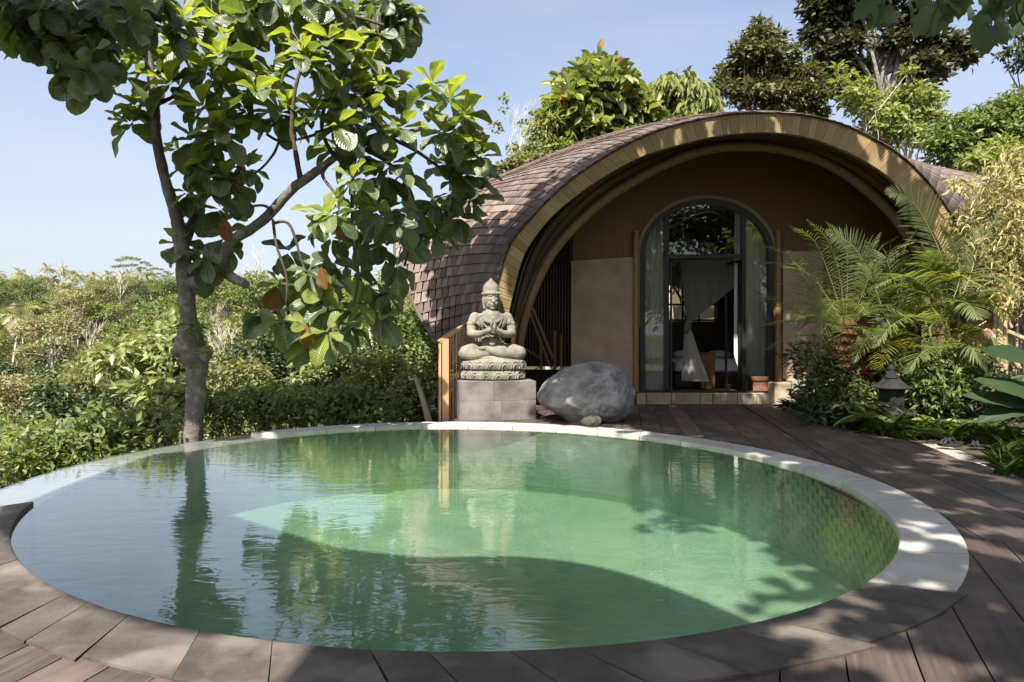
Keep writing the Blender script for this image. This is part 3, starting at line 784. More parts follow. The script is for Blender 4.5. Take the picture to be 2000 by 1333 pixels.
roof = link('roof', np_mesh('roof', V, np.array(fs), smooth=True), M['lining'], house)
# shingles
t_ = NT('wood_shingle'); uvn = t_.n('Mapping', {'Vector': t_.n('TexCoord').outputs['UV'], 'Scale': (9, 1.2, 1)})
rnd = t_.rand(); off = t_.n('CombineXYZ', {0: t_.math('MULTIPLY', rnd, 91), 1: t_.math('MULTIPLY', rnd, 57), 2: 0}).outputs[0]
vec = t_.n('VectorMath', {0: uvn.outputs[0], 1: off}, operation='ADD').outputs[0]
g1 = t_.noise(vec, 1.6, 5, .65); pw = t_.noise(t_.coord('Object') if False else t_.n('NewGeometry').outputs['Position'], 1.3, 4)
cs = t_.ramp(rnd, [(0, (.17, .113, .09)), (.5, (.285, .205, .17)), (1, (.42, .33, .28))])
cs = t_.mix(t_.math('MULTIPLY', t_.math('SUBTRACT', g1, .35, clamp=True), 1.5, clamp=True), t_.mix(.62, cs, (.03, .02, .018)), cs)
cs = t_.mix(t_.math('MULTIPLY', t_.math('SUBTRACT', pw, .5, clamp=True), 1.8, clamp=True), cs, (.19, .165, .15))
M['shingle'] = t_.done(t_.pbsdf(cs, .78, t_.bump(g1, .5, .006), .25))
bx = np.array([(-.5, 0, 0), (.5, 0, 0), (.5, 1, 0), (-.5, 1, 0), (-.5, 0, 1), (.5, 0, 1), (.5, 1, .4), (-.5, 1, .4)], float)
bf = np.array([(3, 2, 1, 0), (4, 5, 6, 7), (0, 1, 5, 4), (1, 2, 6, 5), (3, 0, 4, 7)])
buv = np.array([(0, 0), (1, 0), (1, 1), (0, 1), (0, 0), (1, 0), (1, 1), (0, 1)], float)
sh_me = np_mesh('shingle', bx, bf, buv); sh_me.materials.append(M['shingle'])
rows = 98; recs = []
tt = np.linspace(0, 1, 800); Lc = np.concatenate([[0], np.cumsum(np.linalg.norm(np.diff(shell(tt, np.full(800, .45)), axis=0), axis=1))])
for r in range(rows):
    tr_ = np.interp(Lc[-1] * (r + .5) / rows, Lc, tt)
    depth = np.linalg.norm(fB(tr_) - fA(tr_)); nc = max(3, int(depth / .16)); st = random.random()
    left = tr_ < .545
    cuts_ = [0.0] + [(c + st + random.uniform(-.08, .08)) / nc for c in range(nc)] + [1.0]
    cuts_ = [c for c in cuts_ if 0 <= c <= 1]
    for c0, c1 in zip(cuts_[:-1], cuts_[1:]):
        if (c1 - c0) * nc < .18: continue
        recs.append((tr_, (c0 + c1) / 2, left, depth * (c1 - c0) * .97))
T_ = np.array([q[0] for q in recs]); S_ = np.array([q[1] for q in recs]); Lf = np.array([q[2] for q in recs]); Wd = np.array([q[3] for q in recs])
Pn = shell(T_, S_); Nn, Dt, Ds = shell_n(T_, S_)
up_ = np.where(Lf[:, None], Dt, -Dt)                       # towards the ridge
row_h = Lc[-1] / rows
ln = row_h * 1.55
mats_ = []
jit_ = RNG.uniform(-.005, .005, len(recs)); lift = .018 + RNG.uniform(-.002, .003, len(recs))
xv = Ds; yv = unit(np.cross(Nn, xv)); yv *= np.sign((yv * up_).sum(1, keepdims=True)); yv = unit(yv - Nn * .075); zv = unit(np.cross(xv, yv)); zv *= np.sign((zv * Nn).sum(1, keepdims=True))
org = Pn - yv * (row_h * .5)[..., None] if np.ndim(row_h) else Pn - yv * (row_h * .5)
org = org + Nn * lift[:, None] + yv * jit_[:, None]
th_ = RNG.uniform(.011, .016, len(recs))
# nearest / largest in the photo first: facing the camera, in frame and not behind the arch
view = unit(np.array([0, 0, H]) - Pn); fac = (view * Nn).sum(1) / np.linalg.norm(Pn, axis=1) ** 2
fac = np.where((T_ < .5) | (T_ > .7), fac, fac * .2)
order = np.argsort(-fac); sel = set(order[:300].tolist())
vs_all, fs_all, uv_all = [], [], []; k0 = 0
for i in range(len(recs)):
    if i in sel:
        m = Matrix.Identity(4)
        for q in range(3): m[q][0] = xv[i, q] * Wd[i]; m[q][1] = yv[i, q] * ln; m[q][2] = zv[i, q] * th_[i]; m[q][3] = org[i, q]
        link('shingle', sh_me, None, roof, m)
    else:
        v = org[i] + bx[:, 0:1] * xv[i] * Wd[i] + bx[:, 1:2] * yv[i] * ln + bx[:, 2:3] * zv[i] * th_[i]
        vs_all.append(v); fs_all.append(bf + k0); uv_all.append(buv); k0 += 8
o = link('shingle_courses', np_mesh('shingle_courses', np.vstack(vs_all), np.vstack(fs_all), np.vstack(uv_all)), M['shingle'], roof); o['kind'] = 'stuff'
L = fB(np.linspace(.02, .98, 90)); mb = MB(); mb.tube([Vector(p) for p in L], .055, 6); mb.build('rim_trim', M['shingle'], house, True, 60)
# eave edge under the shingles along the front arch
mb = MB(); n = 110; vs = []
for k in range(n + 1):
    t1 = k / n; a = fA(t1)[0]; nn = shell_n(np.array([t1]), np.array([0.0]))[0][0]; y = np.array([0, -.05, 0])
    for q in (a + nn * .01 + y, a - nn * .012 + y, a - nn * .012 - y * 1.5, a + nn * .01 - y * 1.5): vs.append(q)
mb.add(vs, [(4 * k + j, 4 * k + (j + 1) % 4, 4 * k + 4 + (j + 1) % 4, 4 * k + 4 + j) for k in range(n) for j in range(4)])
mb.build('eave_edge', M['dark_wood'], house)
# fascia boards
t_ = NT('woven_fascia'); uv = t_.n('TexCoord').outputs['UV']
r_ = t_.rand(); g_ = t_.n('TexWave', {'Vector': t_.n('Mapping', {'Vector': uv, 'Scale': (1.1, .05, 1)}).outputs[0], 'Scale': 1.0, 'Distortion': 1.2, 'Detail': 3}).outputs['Fac']
gn = t_.noise(t_.coord('Object'), 5, 5)
cf = t_.mix(r_, (.25, .175, .09), (.39, .29, .155)); cf = t_.mix(t_.math('MULTIPLY', g_, .6), cf, (.18, .115, .052))
cf = t_.mix(t_.math('MULTIPLY', t_.math('SUBTRACT', gn, .5, clamp=True), 2, clamp=True), cf, (.24, .16, .08))
M['fascia'] = t_.done(t_.pbsdf(cf, .7, t_.bump(g_, .4, .006), .25))
fascia = empty('fascia', (4.8, 13, 3)); fascia.parent = house; fascia.matrix_parent_inverse = Matrix.Translation(-Vector(house.location)); 
NB = 96
cutL = [0] + sorted(np.clip(np.arange(1, NB) / NB + RNG.uniform(-.0016, .0016, NB - 1), .005, .995)) + [1]
for k in range(NB):
    t0, t1 = cutL[k] + .00014, cutL[k + 1] - .00014; vs = []; uvs = []
    dy = random.uniform(-.002, .002)
    for q, tq in enumerate(np.linspace(t0, t1, 4)):
        a, b = fA(tq)[0], fI(tq)[0]; nb_ = (b - a)
        a = a + np.array([0, -.02 + dy, 0]); b = b + np.array([0, -.02 + dy, 0])
        vs += [a, b, b + np.array([0, .10, 0]), a + np.array([0, .10, 0])]
        uvs += [(q / 3, 0), (q / 3, 1), (q / 3, 1), (q / 3, 0)]
    mb = MB(); fs = [(4 * q + j, 4 * q + (j + 1) % 4, 4 * q + 4 + (j + 1) % 4, 4 * q + 4 + j) for q in range(3) for j in range(4)] + [(3, 2, 1, 0), (12, 13, 14, 15)]
    mb.add(vs, fs, uvs); o = mb.mesh('board'); o.materials.append(M['fascia'])
    ob = bpy.data.objects.new('board', o); COL.objects.link(ob); ob.parent = fascia; ob.matrix_parent_inverse = wmat(fascia).inverted()
# bamboo arch beams inside the mouth
def arch_beam(lst, r, Y, mat='bamboo', name='arch_beam'):
    L = spline([tuple(P(x, y, yy)) for (x, y, yy) in [(q[0], q[1], q[2] if len(q) > 2 else Y) for q in lst]], 60)
    mb = MB(); mb.tube(L, [r * (1 + .07 * (1 if k % 5 == 0 else 0)) for k in range(60)], 10); return mb.build(name, M[mat], house, True, 60)
arch_beam([(1003, 790), (1012, 680), (1035, 585), (1080, 492), (1155, 411), (1230, 358), (1310, 316), (1392, 290), (1480, 286), (1560, 299), (1630, 327), (1700, 377), (1760, 440), (1805, 520), (1835, 620), (1850, 790)], .105, 13.95)
arch_beam([(996, 790), (1003, 680), (1022, 585), (1062, 490), (1135, 402), (1215, 345), (1300, 303), (1390, 277), (1485, 272), (1570, 284), (1650, 315), (1722, 365), (1785, 430), (1832, 520), (1862, 620), (1878, 790)], .095, 14.2)
arch_beam([(992, 790), (998, 680), (1016, 580), (1052, 478), (1120, 395), (1205, 330), (1300, 288), (1395, 266), (1490, 262), (1580, 274), (1665, 306), (1735, 358), (1800, 425), (1850, 520), (1878, 620), (1890, 790)], .09, 13.62, 'dark_wood')
# end wall with the door opening
YW = 15.2
def door_outline(gr=0.0, n=28, yb=768):
    cx, cy0, rx, ry = 1381, 498, 131 + gr, 110 + gr
    pts = [(cx - rx, yb), (cx - rx, 640)]
    for k in range(n + 1):
        a = math.pi * (1 - k / n); pts.append((cx + rx * math.cos(a), cy0 - ry * math.sin(a)))
    return pts + [(cx + rx, 640), (cx + rx, yb)]
def sheet(mb, inner, outer, y0, y1, close=True):
    """ring of quads between two pixel outlines at depth y0, with thickness to y1"""
    n = len(inner); vs = [P(*p, y0) for p in inner] + [P(*p, y0) for p in outer] + [P(*p, y0) + Vector((0, y1 - y0, 0)) for p in inner] + [P(*p, y0) + Vector((0, y1 - y0, 0)) for p in outer]
    fs = []
    for k in range(n - 1):
        fs += [(k, k + 1, n + k + 1, n + k), (2 * n + k, 3 * n + k, 3 * n + k + 1, 2 * n + k + 1), (k, 2 * n + k, 2 * n + k + 1, k + 1), (n + k, n + k + 1, 3 * n + k + 1, 3 * n + k)]
    fs += [(0, n, 3 * n, 2 * n), (n - 1, 2 * n + n - 1, 3 * n + n - 1, 2 * n - 1)]
    mb.add(vs, fs)
dl = door_outline(1)
def to_rect(p):
    x, y = p; L, R, Tp, Bt = 1118, 1800, 236, 797
    if y >= 640: return (L if x < 1381 else R, {640: 560, 768: Bt}.get(y, y))
    f = 1 - math.acos(max(-1, min(1, (x - 1381) / 132))) / math.pi
    c_, s_ = math.cos(math.pi * (1 - f)), math.sin(math.pi * (1 - f))
    return ((L + R) / 2 + (R - L) / 2 * math.copysign(abs(c_) ** .55, c_), 560 - 305 * abs(s_) ** .6)
mb = MB(); sheet(mb, dl, [to_rect(p) for p in dl], YW, YW + .14)
t_ = NT('bamboo_matting'); co = t_.n('TexCoord').outputs['Object']
w1 = t_.n('TexWave', {'Vector': t_.n('Mapping', {'Vector': co, 'Scale': (1, .05, .05)}).outputs[0], 'Scale': 5.0, 'Distortion': 1.2, 'Detail': 2}, wave_type='BANDS', bands_direction='X').outputs['Fac']
n1 = t_.noise(t_.n('Mapping', {'Vector': co, 'Scale': (26, 1, 1.4)}).outputs[0], 1.4, 5, .6); n2 = t_.noise(co, 1.2, 3)
rows_ = t_.n('TexWave', {'Vector': t_.n('Mapping', {'Vector': co, 'Scale': (.05, .05, 1)}).outputs[0], 'Scale': 3.6, 'Distortion': .5}, wave_type='BANDS', bands_direction='Z').outputs['Fac']
cm = t_.mix(n1, (.105, .052, .022), (.25, .135, .058)); cm = t_.mix(t_.math('MULTIPLY', t_.math('MULTIPLY', w1, n1), .9), cm, (.045, .02, .009)); cm = t_.mix(t_.math('MULTIPLY', n2, .5), cm, (.10, .05, .025))
M['matting'] = t_.done(t_.pbsdf(cm, .55, t_.bump(t_.math('ADD', w1, t_.math('MULTIPLY', rows_, .3)), .5, .012), .35))
mb.build('wall', M['matting'], house)
t_ = NT('lime_plaster'); n = t_.noise(t_.coord('Object'), 2.2, 6, .6); f_ = t_.noise(t_.coord('Object'), 70, 3)
M['plaster'] = t_.done(t_.pbsdf(t_.ramp(n, [(.3, (.26, .20, .145)), (.7, (.38, .30, .22))]), .85, t_.bump(t_.math('ADD', n, t_.math('MULTIPLY', f_, .5)), .35, .01), .2))
def panel(name, x0, x1, y0, y1, mat, Y=YW, d=.07, wob=0):
    mb = MB(); a, b = P(x0, y1, Y), P(x1, y0, Y)
    p = [Vector((a.x, Y - d, a.z)), Vector((b.x, Y - d, a.z)), Vector((b.x, Y - .003, a.z)), Vector((a.x, Y - .003, a.z)), Vector((a.x, Y - d, b.z - wob)), Vector((b.x, Y - d, b.z)), Vector((b.x, Y - .003, b.z)), Vector((a.x, Y - .003, b.z - wob))]
    mb.hexa(p); return mb.build(name, M[mat], house)
panel('plaster_panel', 1115, 1235, 503, 795, 'plaster', wob=.09)
panel('plaster_panel', 1527, 1605, 492, 740, 'plaster')
# bamboo jambs and the arched trim round the doorway
for x in (1242, 1520):
    mb = MB(); mb.tube([P(x, y, YW - .07) for y in np.linspace(766, 452, 9)], [.07 * (1.06 if k % 2 else 1) for k in range(9)], 10); mb.build('jamb', M['bamboo'], house, True, 60)
mb = MB(); sheet(mb, door_outline(0)[1:-1], door_outline(7)[1:-1], YW - .045, YW - .003); mb.build('door_trim', M['bamboo'], house)
# steel door frame, mullions, transom, glass
frame = MB(); sheet(frame, door_outline(-10), door_outline(-.5), YW - .03, YW + .16)
frame = frame.build('door_frame', M['black'], house)
def bar(x0, x1, y0, y1, Y0, Y1, parent, mat='black', name='mullion'):
    a, b = P(x0, y1, Y0), P(x1, y0, Y0); mb = MB()
    mb.hexa([Vector((a.x, Y0, a.z)), Vector((b.x, Y0, a.z)), Vector((b.x, Y1, a.z)), Vector((a.x, Y1, a.z)), Vector((a.x, Y0, b.z)), Vector((b.x, Y0, b.z)), Vector((b.x, Y1, b.z)), Vector((a.x, Y1, b.z))])
    return mb.build(name, M[mat], parent)
bar(1298, 1307, 418, 767, YW - .02, YW + .10, frame); bar(1449, 1457, 412, 767, YW - .02, YW + .10, frame)
bar(1307.2, 1448.8, 497, 505, YW - .015, YW + .09, frame, name='transom')
bar(1262, 1500, 764, 768, YW - .02, YW + .1, frame, name='sill')
t_ = NT('window_glass'); fr = t_.n('Fresnel', {'IOR': 1.5}).outputs[0]
M['glass'] = t_.done(t_.n('MixShader', {0: t_.math('ADD', t_.math('MULTIPLY', fr, 1.4), .02, clamp=True), 1: t_.n('BsdfTransparent', {'Color': (.93, .95, .94, 1)}).outputs[0], 2: t_.n('BsdfGlossy', {'Roughness': 0.0}).outputs[0]}).outputs[0])
def arch_y(x, g=-8): return 498 - (110 + g) * math.sqrt(max(0, 1 - ((x - 1381) / (131 + g)) ** 2))
def pane(x0, x1, yb, name='pane', flat=None):
    xs = np.linspace(x0, x1, 9); Yg_ = YW + .045; vs = [P(x, yb, Yg_) for x in xs] + [P(x, arch_y(x), Yg_) for x in xs]
    n = 9; vs += [v + Vector((0, .008, 0)) for v in vs]
    fs = []
    for k in range(n - 1): fs += [(k, k + 1, n + k + 1, n + k), (2 * n + k, 3 * n + k, 3 * n + k + 1, 2 * n + k + 1)]
    mb = MB(); mb.add(vs, fs); mb.build(name, M['glass'], frame)
pane(1259, 1298, 764); pane(1457, 1503, 764); pane(1307, 1449, 497)
# open door leaves folded inwards
for x0, sx in ((1311, 1), (1445, -1)):
    a = P(x0, 766, YW + .1); leaf = MB(); zt = P(0, 507, YW).z; zb = P(0, 764, YW).z
    ln_ = .78; d = Vector((sx * .10, 1, 0)).normalized()
    def lb(u0, u1, z0, z1, th=.045):
        s_ = Vector((d.y, -d.x, 0)) * th / 2; q = []
        for z in (z0, z1):
            for (u, k) in ((u0, -1), (u1, -1), (u1, 1), (u0, 1)): q.append(Vector((a.x, a.y, 0)) + d * u + s_ * k + Vector((0, 0, z)))
        leaf.hexa(q)
    lb(0, .06, zb, zt); lb(ln_ - .06, ln_, zb, zt); lb(.06, ln_ - .06, zb, zb + .09, .04); lb(.06, ln_ - .06, zt - .06, zt, .04)
    lo = leaf.build('door_leaf', M['black'], house)
    h = MB(); p = Vector((a.x, a.y, zb + 1.02)) + d * (ln_ - .10); h.tube([p + Vector((-sx * .03, 0, -.07)), p + Vector((-sx * .05, 0, -.07)), p + Vector((-sx * .05, 0, .07)), p + Vector((-sx * .03, 0, .07))], .009, 6)
    h.build('handle', M['plinth'], lo)
# threshold stones and stone plinth right of the door
xs = [1243, 1262, 1312, 1368, 1392, 1440, 1478, 1530]
for k in range(len(xs) - 1):
    a, b = P(xs[k] + .6, 792, 15.1), P(xs[k + 1] - .6, 768, 15.1); mb = MB()
    mb.box(((a.x + b.x) / 2, 15.22, (a.z + b.z) / 2 + random.uniform(-.004, .004)), (b.x - a.x, .30 + random.uniform(-.02, .02), b.z - a.z), None, .015); mb.build('threshold_stone', M['threshold'], house)
for (x0, x1, y0, y1) in ((1512, 1545, 748, 795), (1546, 1600, 742, 795), (1601, 1660, 744, 797)):
    a, b = P(x0, y1, 14.8), P(x1, y0, 14.8); mb = MB(); mb.box(((a.x + b.x) / 2, 14.97, (a.z + b.z) / 2), (b.x - a.x - .01, .40, b.z - a.z), None, .02); mb.build('base_stone', M['threshold'], house)
# room behind the door
FZ = P(0, 768, YW).z
def hexbox(name, x0, x1, y0, y1, z0, z1, mat, parent=house):
    mb = MB(); mb.box(((x0 + x1) / 2, (y0 + y1) / 2, (z0 + z1) / 2), (x1 - x0, y1 - y0, z1 - z0)); return mb.build(name, M[mat], parent)
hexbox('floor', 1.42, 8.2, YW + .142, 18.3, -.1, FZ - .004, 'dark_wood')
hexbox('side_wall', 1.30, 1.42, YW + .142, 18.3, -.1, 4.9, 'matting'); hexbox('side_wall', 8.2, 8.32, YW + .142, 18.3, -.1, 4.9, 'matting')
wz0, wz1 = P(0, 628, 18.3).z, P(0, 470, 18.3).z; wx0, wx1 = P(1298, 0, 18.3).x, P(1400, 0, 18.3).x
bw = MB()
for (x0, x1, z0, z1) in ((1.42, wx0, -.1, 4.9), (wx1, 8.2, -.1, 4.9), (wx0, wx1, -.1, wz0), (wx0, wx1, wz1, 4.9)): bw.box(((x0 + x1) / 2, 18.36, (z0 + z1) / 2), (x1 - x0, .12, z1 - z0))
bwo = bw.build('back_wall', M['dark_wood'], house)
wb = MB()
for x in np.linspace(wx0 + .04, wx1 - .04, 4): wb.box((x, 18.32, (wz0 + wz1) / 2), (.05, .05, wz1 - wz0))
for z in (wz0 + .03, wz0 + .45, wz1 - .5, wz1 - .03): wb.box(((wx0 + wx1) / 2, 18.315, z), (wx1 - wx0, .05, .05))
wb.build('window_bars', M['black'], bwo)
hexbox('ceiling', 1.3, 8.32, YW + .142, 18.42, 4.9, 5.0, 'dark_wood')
# bamboo screen and low wall in the dark left corner, cross braces
def quadwall(name, pts, th, mat, parent=house):
    mb = MB(); p = [Vector(q) for q in pts]; o_ = Vector((.2, 1, 0)).normalized() * th; mb.hexa([p[0], p[1], p[1] + o_, p[0] + o_, p[3], p[2], p[2] + o_, p[3] + o_]); return mb.build(name, M[mat], parent)
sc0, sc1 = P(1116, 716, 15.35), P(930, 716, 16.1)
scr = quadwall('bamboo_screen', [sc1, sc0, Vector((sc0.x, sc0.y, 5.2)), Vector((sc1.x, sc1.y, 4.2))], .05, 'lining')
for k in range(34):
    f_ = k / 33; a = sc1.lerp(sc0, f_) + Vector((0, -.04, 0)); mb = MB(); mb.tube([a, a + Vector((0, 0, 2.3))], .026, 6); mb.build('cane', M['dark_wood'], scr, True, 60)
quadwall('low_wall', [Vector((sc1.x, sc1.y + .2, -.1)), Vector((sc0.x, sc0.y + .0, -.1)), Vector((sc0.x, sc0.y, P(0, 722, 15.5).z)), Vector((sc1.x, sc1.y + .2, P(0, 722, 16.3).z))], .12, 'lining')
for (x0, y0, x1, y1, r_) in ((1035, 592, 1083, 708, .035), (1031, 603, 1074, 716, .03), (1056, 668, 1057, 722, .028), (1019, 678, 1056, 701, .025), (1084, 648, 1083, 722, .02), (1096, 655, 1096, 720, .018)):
    mb = MB(); mb.tube([P(x0, y0, 14.6), P(x1, y1, 15.0)], r_, 8); mb.build('brace', M['bamboo'], house, True, 60)

# ---- things in and by the doorway
def cloth_mat(name, col, tr=.5):
    t = NT(name); n = t.noise(t.coord('Object'), 60, 3); d = t.pbsdf(t.mix(n, tuple(c * .9 for c in col), col), .85, t.bump(n, .15, .002), .1)
    M[name] = t.done(t.n('MixShader', {0: tr, 1: d, 2: t.n('BsdfTranslucent', {'Color': (*col, 1)}).outputs[0]}).outputs[0])
cloth_mat('curtain_cloth', (.90, .89, .85), .35); cloth_mat('net_cloth', (.22, .21, .19), .4); cloth_mat('tail_cloth', (.44, .43, .39), .4); cloth_mat('bed_linen', (.74, .76, .84), .05)
def curtain(name, tl, tr, bl, br, Y, folds, depth, label, cat='curtain', mat='curtain_cloth', group=None, lower=None, ny=22, Yb=None):
    """sheet between four pixel corners; lower(u) overrides the bottom edge"""
    nx = folds * 8; V = []
    for j in range(ny + 1):
        for i in range(nx + 1):
            u, v = i / nx, j / ny
            b = lower(u) if lower else (bl[0] + (br[0] - bl[0]) * u, bl[1] + (br[1] - bl[1]) * u)
            t0 = (tl[0] + (tr[0] - tl[0]) * u, tl[1] + (tr[1] - tl[1]) * u)
            px, py = t0[0] + (b[0] - t0[0]) * v, t0[1] + (b[1] - t0[1]) * v
            p = P(px, py, Y + ((Yb - Y) * v if Yb else 0)); p.y += depth * math.sin(u * folds * 2 * math.pi + .8 * math.sin(3 * v)) * (.4 + .6 * v) + depth * .3 * math.sin(u * folds * 5 + v * 2)
            V.append(p)
    q = np.array([(j * (nx + 1) + i, j * (nx + 1) + i + 1, (j + 1) * (nx + 1) + i + 1, (j + 1) * (nx + 1) + i) for j in range(ny) for i in range(nx)])
    o = link(name, np_mesh(name, np.array([tuple(v) for v in V]), q, smooth=True), M[mat]); return tag(o, label, cat, group)
curtain('curtain', (1256, 440), (1300, 425), (1258, 762), (1299, 762), 15.55, 5, .035, 'white curtain hanging behind the left side window of the doorway')
curtain('curtain', (1455, 430), (1506, 470), (1456, 762), (1505, 762), 15.6, 5, .035, 'white curtain hanging behind the right side window, next to the planter')
curtain('curtain', (1435, 412), (1448, 412), (1434, 690), (1449, 764), 15.5, 2, .03, 'narrow white curtain gathered beside the right door leaf')
def low_edge(u): return (1342 + 12 * u if u < .12 else 1342 + (1434 - 1342) * (u - .0), 632 - 70 * u ** 1.25 - 4 * math.sin(u * 3))
curtain('mosquito_net', (1329, 508), (1436, 506), 0, 0, 15.95, 4, .03, 'grey white bed net swept aside and knotted inside the doorway', 'bed net', 'net_cloth', lower=low_edge)
curtain('net_tail', (1337, 640), (1349, 640), (1331, 744), (1386, 746), 15.9, 4, .03, 'hanging end of the knotted bed net reaching the floor', 'bed net', 'tail_cloth', Yb=15.8)
mb = MB(); mb.ell(P(1343, 637, 15.9), (.09, .08, .13)); mb.ell(P(1345, 630, 15.88), (.07, .07, .07)); mb.ell(P(1340, 646, 15.88), (.06, .07, .08))
tag(mb.build('net_knot', M['net_cloth'], None, True, 80), 'dark knot tied in the bed net above its tail', 'knot')
curtain('roof_drape', (1328, 438), (1330, 438), (1326, 497), (1368, 497), 17.2, 2, .02, 'small grey triangle of cloth high in the dark room above the transom', 'drape', 'net_cloth')
bed = empty('bed', (P(1390, 0, 17.3).x, 17.3, FZ), 'low bed with white linen deep inside the dark room', 'bed')
bx0, bx1 = P(1318, 0, 16.6).x, P(1490, 0, 16.6).x
mb = MB(); mb.box(((bx0 + bx1) / 2, 17.45, FZ + .17), (bx1 - bx0, 1.6, .34), None, .02); mb.build('bed_base', M['dark_wood'], bed)
mb = MB(); mb.box(((bx0 + bx1) / 2, 17.45, FZ + .34 + .17), (bx1 - bx0 - .06, 1.54, .34), None, .07); mb.build('mattress', M['bed_linen'], bed, True, 40)
for x in (bx0 + .6, bx0 + 1.5):
    mb = MB(); mb.ell((x, 18.0, FZ + .76), (.34, .2, .12)); mb.build('pillow', M['bed_linen'], bed, True, 80)
a, b = P(1365, 714, 16.4), P(1392, 691, 16.4); mb = MB(); mb.box(((a.x + b.x) / 2, 16.4, (FZ + b.z) / 2), (b.x - a.x, .4, b.z - FZ), None, .015)
mb.box(((a.x + b.x) / 2, 16.4, b.z + .012), (b.x - a.x + .05, .44, .024), None, .006); ob = mb.build('wooden_chest', M['lamp_brown']); tag(ob, 'small brown wooden chest in front of the white bed', 'chest')
# planter
pl = empty('planter', G(1488, 789, .02), 'square brown terracotta planter at the right foot of the doorway', 'planter'); c = Vector(pl.location) + Vector((0, .25, 0))
mb = MB(); s2 = math.sqrt(2); w0, w1, hh = .145, .19, .60
mb.lathe([(w0 * s2, .0), (w1 * .93 * s2, hh - .09)], 4, c, rad(45)); mb.build('pot', M['terracotta'], pl)
mb = MB(); mb.lathe([(w1 * s2 * 1.06, hh - .09), (w1 * s2 * 1.1, hh), (w1 * s2 * .9, hh), (w1 * s2 * .86, hh - .06)], 4, c, rad(45)); mb.build('rim', M['terracotta'], pl)

# ------------------------------------------------------------------ RAILING
rail = empty('railing', G(869, 825), 'orange brown wooden railing with slim balusters rising behind the statue', 'railing')
b0 = G(869, 825, .0); z0 = .0
Y0r = b0.y + .05
hr = spline([tuple(P(857, 669, Y0r)), tuple(P(872, 657, Y0r + .12)), tuple(P(892, 645, Y0r + .45)), tuple(P(905, 637, Y0r + .8)), tuple(P(922, 631, Y0r + 1.2)), tuple(P(945, 630, Y0r + 1.55))], 24)
mb = MB()
vs = []
for i, p in enumerate(hr):
    t = unit(hr[min(i + 1, 23)] - hr[max(i - 1, 0)]); sd = unit(np.cross(t, [0, 0, 1])); u_ = np.cross(sd, t)
    for (q, w) in ((-.035, -.03), (.035, -.03), (.035, .03), (-.035, .03)): vs.append(p + sd * q + u_ * w)
mb.add(vs, [(4 * k + j, 4 * k + (j + 1) % 4, 4 * k + 4 + (j + 1) % 4, 4 * k + 4 + j) for k in range(23) for j in range(4)] + [(3, 2, 1, 0), (92, 93, 94, 95)])
mb.build('handrail', M['orange_wood'], rail)
def post(px, Y, ptop, w, name='post', d=None, zb=-.25, ang_=0.0):
    p = P(px, ptop, Y); mb = MB(); mb.box((p.x, Y, (p.z + zb) / 2), (w, d or w, p.z - zb), rotz(ang_) if ang_ else None); return mb.build(name, M['orange_wood'], rail)
post(869.5, Y0r + .05, 662, .115, ang_=.2); post(859.5, Y0r + .02, 672, .045, d=.09)
for k, px in enumerate(np.linspace(879, 941, 11)):
    f_ = (px - 857) / (945 - 857); i = min(23, int(f_ * 23)); q = hr[i]
    Yq = np.interp(px, [857, 872, 892, 905, 922, 945], [Y0r, Y0r + .12, Y0r + .45, Y0r + .8, Y0r + 1.2, Y0r + 1.55]); zt = np.interp(px, [857, 872, 892, 905, 922, 945], [669, 657, 645, 637, 631, 630])
    post(px, Yq, zt + 4, .028, 'baluster')
for dz in (-.28, -.55, -.85, -1.12):
    mb = MB(); mb.tube([Vector(p) + Vector((0, 0, dz)) for p in hr[3:]], .008, 6); mb.build('rod', M['orange_wood'], rail, True, 60)
# ------------------------------------------------------------------ PLINTH
TH = rad(10)
p_l = G(897, 823, .02)                       # front left bottom corner
pw, pd, ph = 1.40, 1.25, .70
ex = Vector((math.cos(TH), math.sin(TH), 0)); ey = Vector((-math.sin(TH), math.cos(TH), 0))
pc = Vector((p_l.x, p_l.y, 0)) + ex * pw / 2 + ey * pd / 2
plinth = empty('plinth', (pc.x, pc.y, .02), 'grey stone block plinth under the seated statue', 'plinth')
Rm = rotz(TH)
for r in range(2):
    sp = .06 if r == 0 else -.08
    for (x0, x1) in ((-pw / 2, sp), (sp, pw / 2)):
        for (y0, y1) in ((-pd / 2, 0.0), (0.0, pd / 2)):
            mb = MB(); c = pc + ex * ((x0 + x1) / 2) + ey * ((y0 + y1) / 2) + Vector((0, 0, .02 + ph * (r + .5) / 2))
            mb.box(c, (x1 - x0 - .002, y1 - y0 - .002, ph / 2 - .002), Rm, .004); mb.build('block', M['plinth'], plinth)
# ------------------------------------------------------------------ STATUE
st_o = pc + Vector((0, 0, .02 + ph))
def remeshed(mb, name, voxel, smooth=2, disp=0.0):
    me = mb.mesh(name); ob = bpy.data.objects.new('tmp', me); COL.objects.link(ob)
    m = ob.modifiers.new('r', 'REMESH'); m.mode = 'VOXEL'; m.voxel_size = voxel
    s_ = ob.modifiers.new('s', 'SMOOTH'); s_.iterations = smooth; s_.factor = .5
    dg = bpy.context.evaluated_depsgraph_get(); ev = ob.evaluated_get(dg); out = bpy.data.meshes.new_from_object(ev)
    bpy.data.objects.remove(ob); out.name = name
    out.polygons.foreach_set('use_smooth', np.ones(len(out.polygons), bool)); return out
def limb(mb, pts, rr, n=14):
    L = spline([(*p, r) for p, r in zip(pts, rr)], 14)
    for q in L: pass
    mb.tube([Vector(q[:3]) for q in L], [q[3] for q in L], n); mb.ell(L[0][:3], [L[0][3]] * 3); mb.ell(L[-1][:3], [L[-1][3]] * 3)
sb = MB()
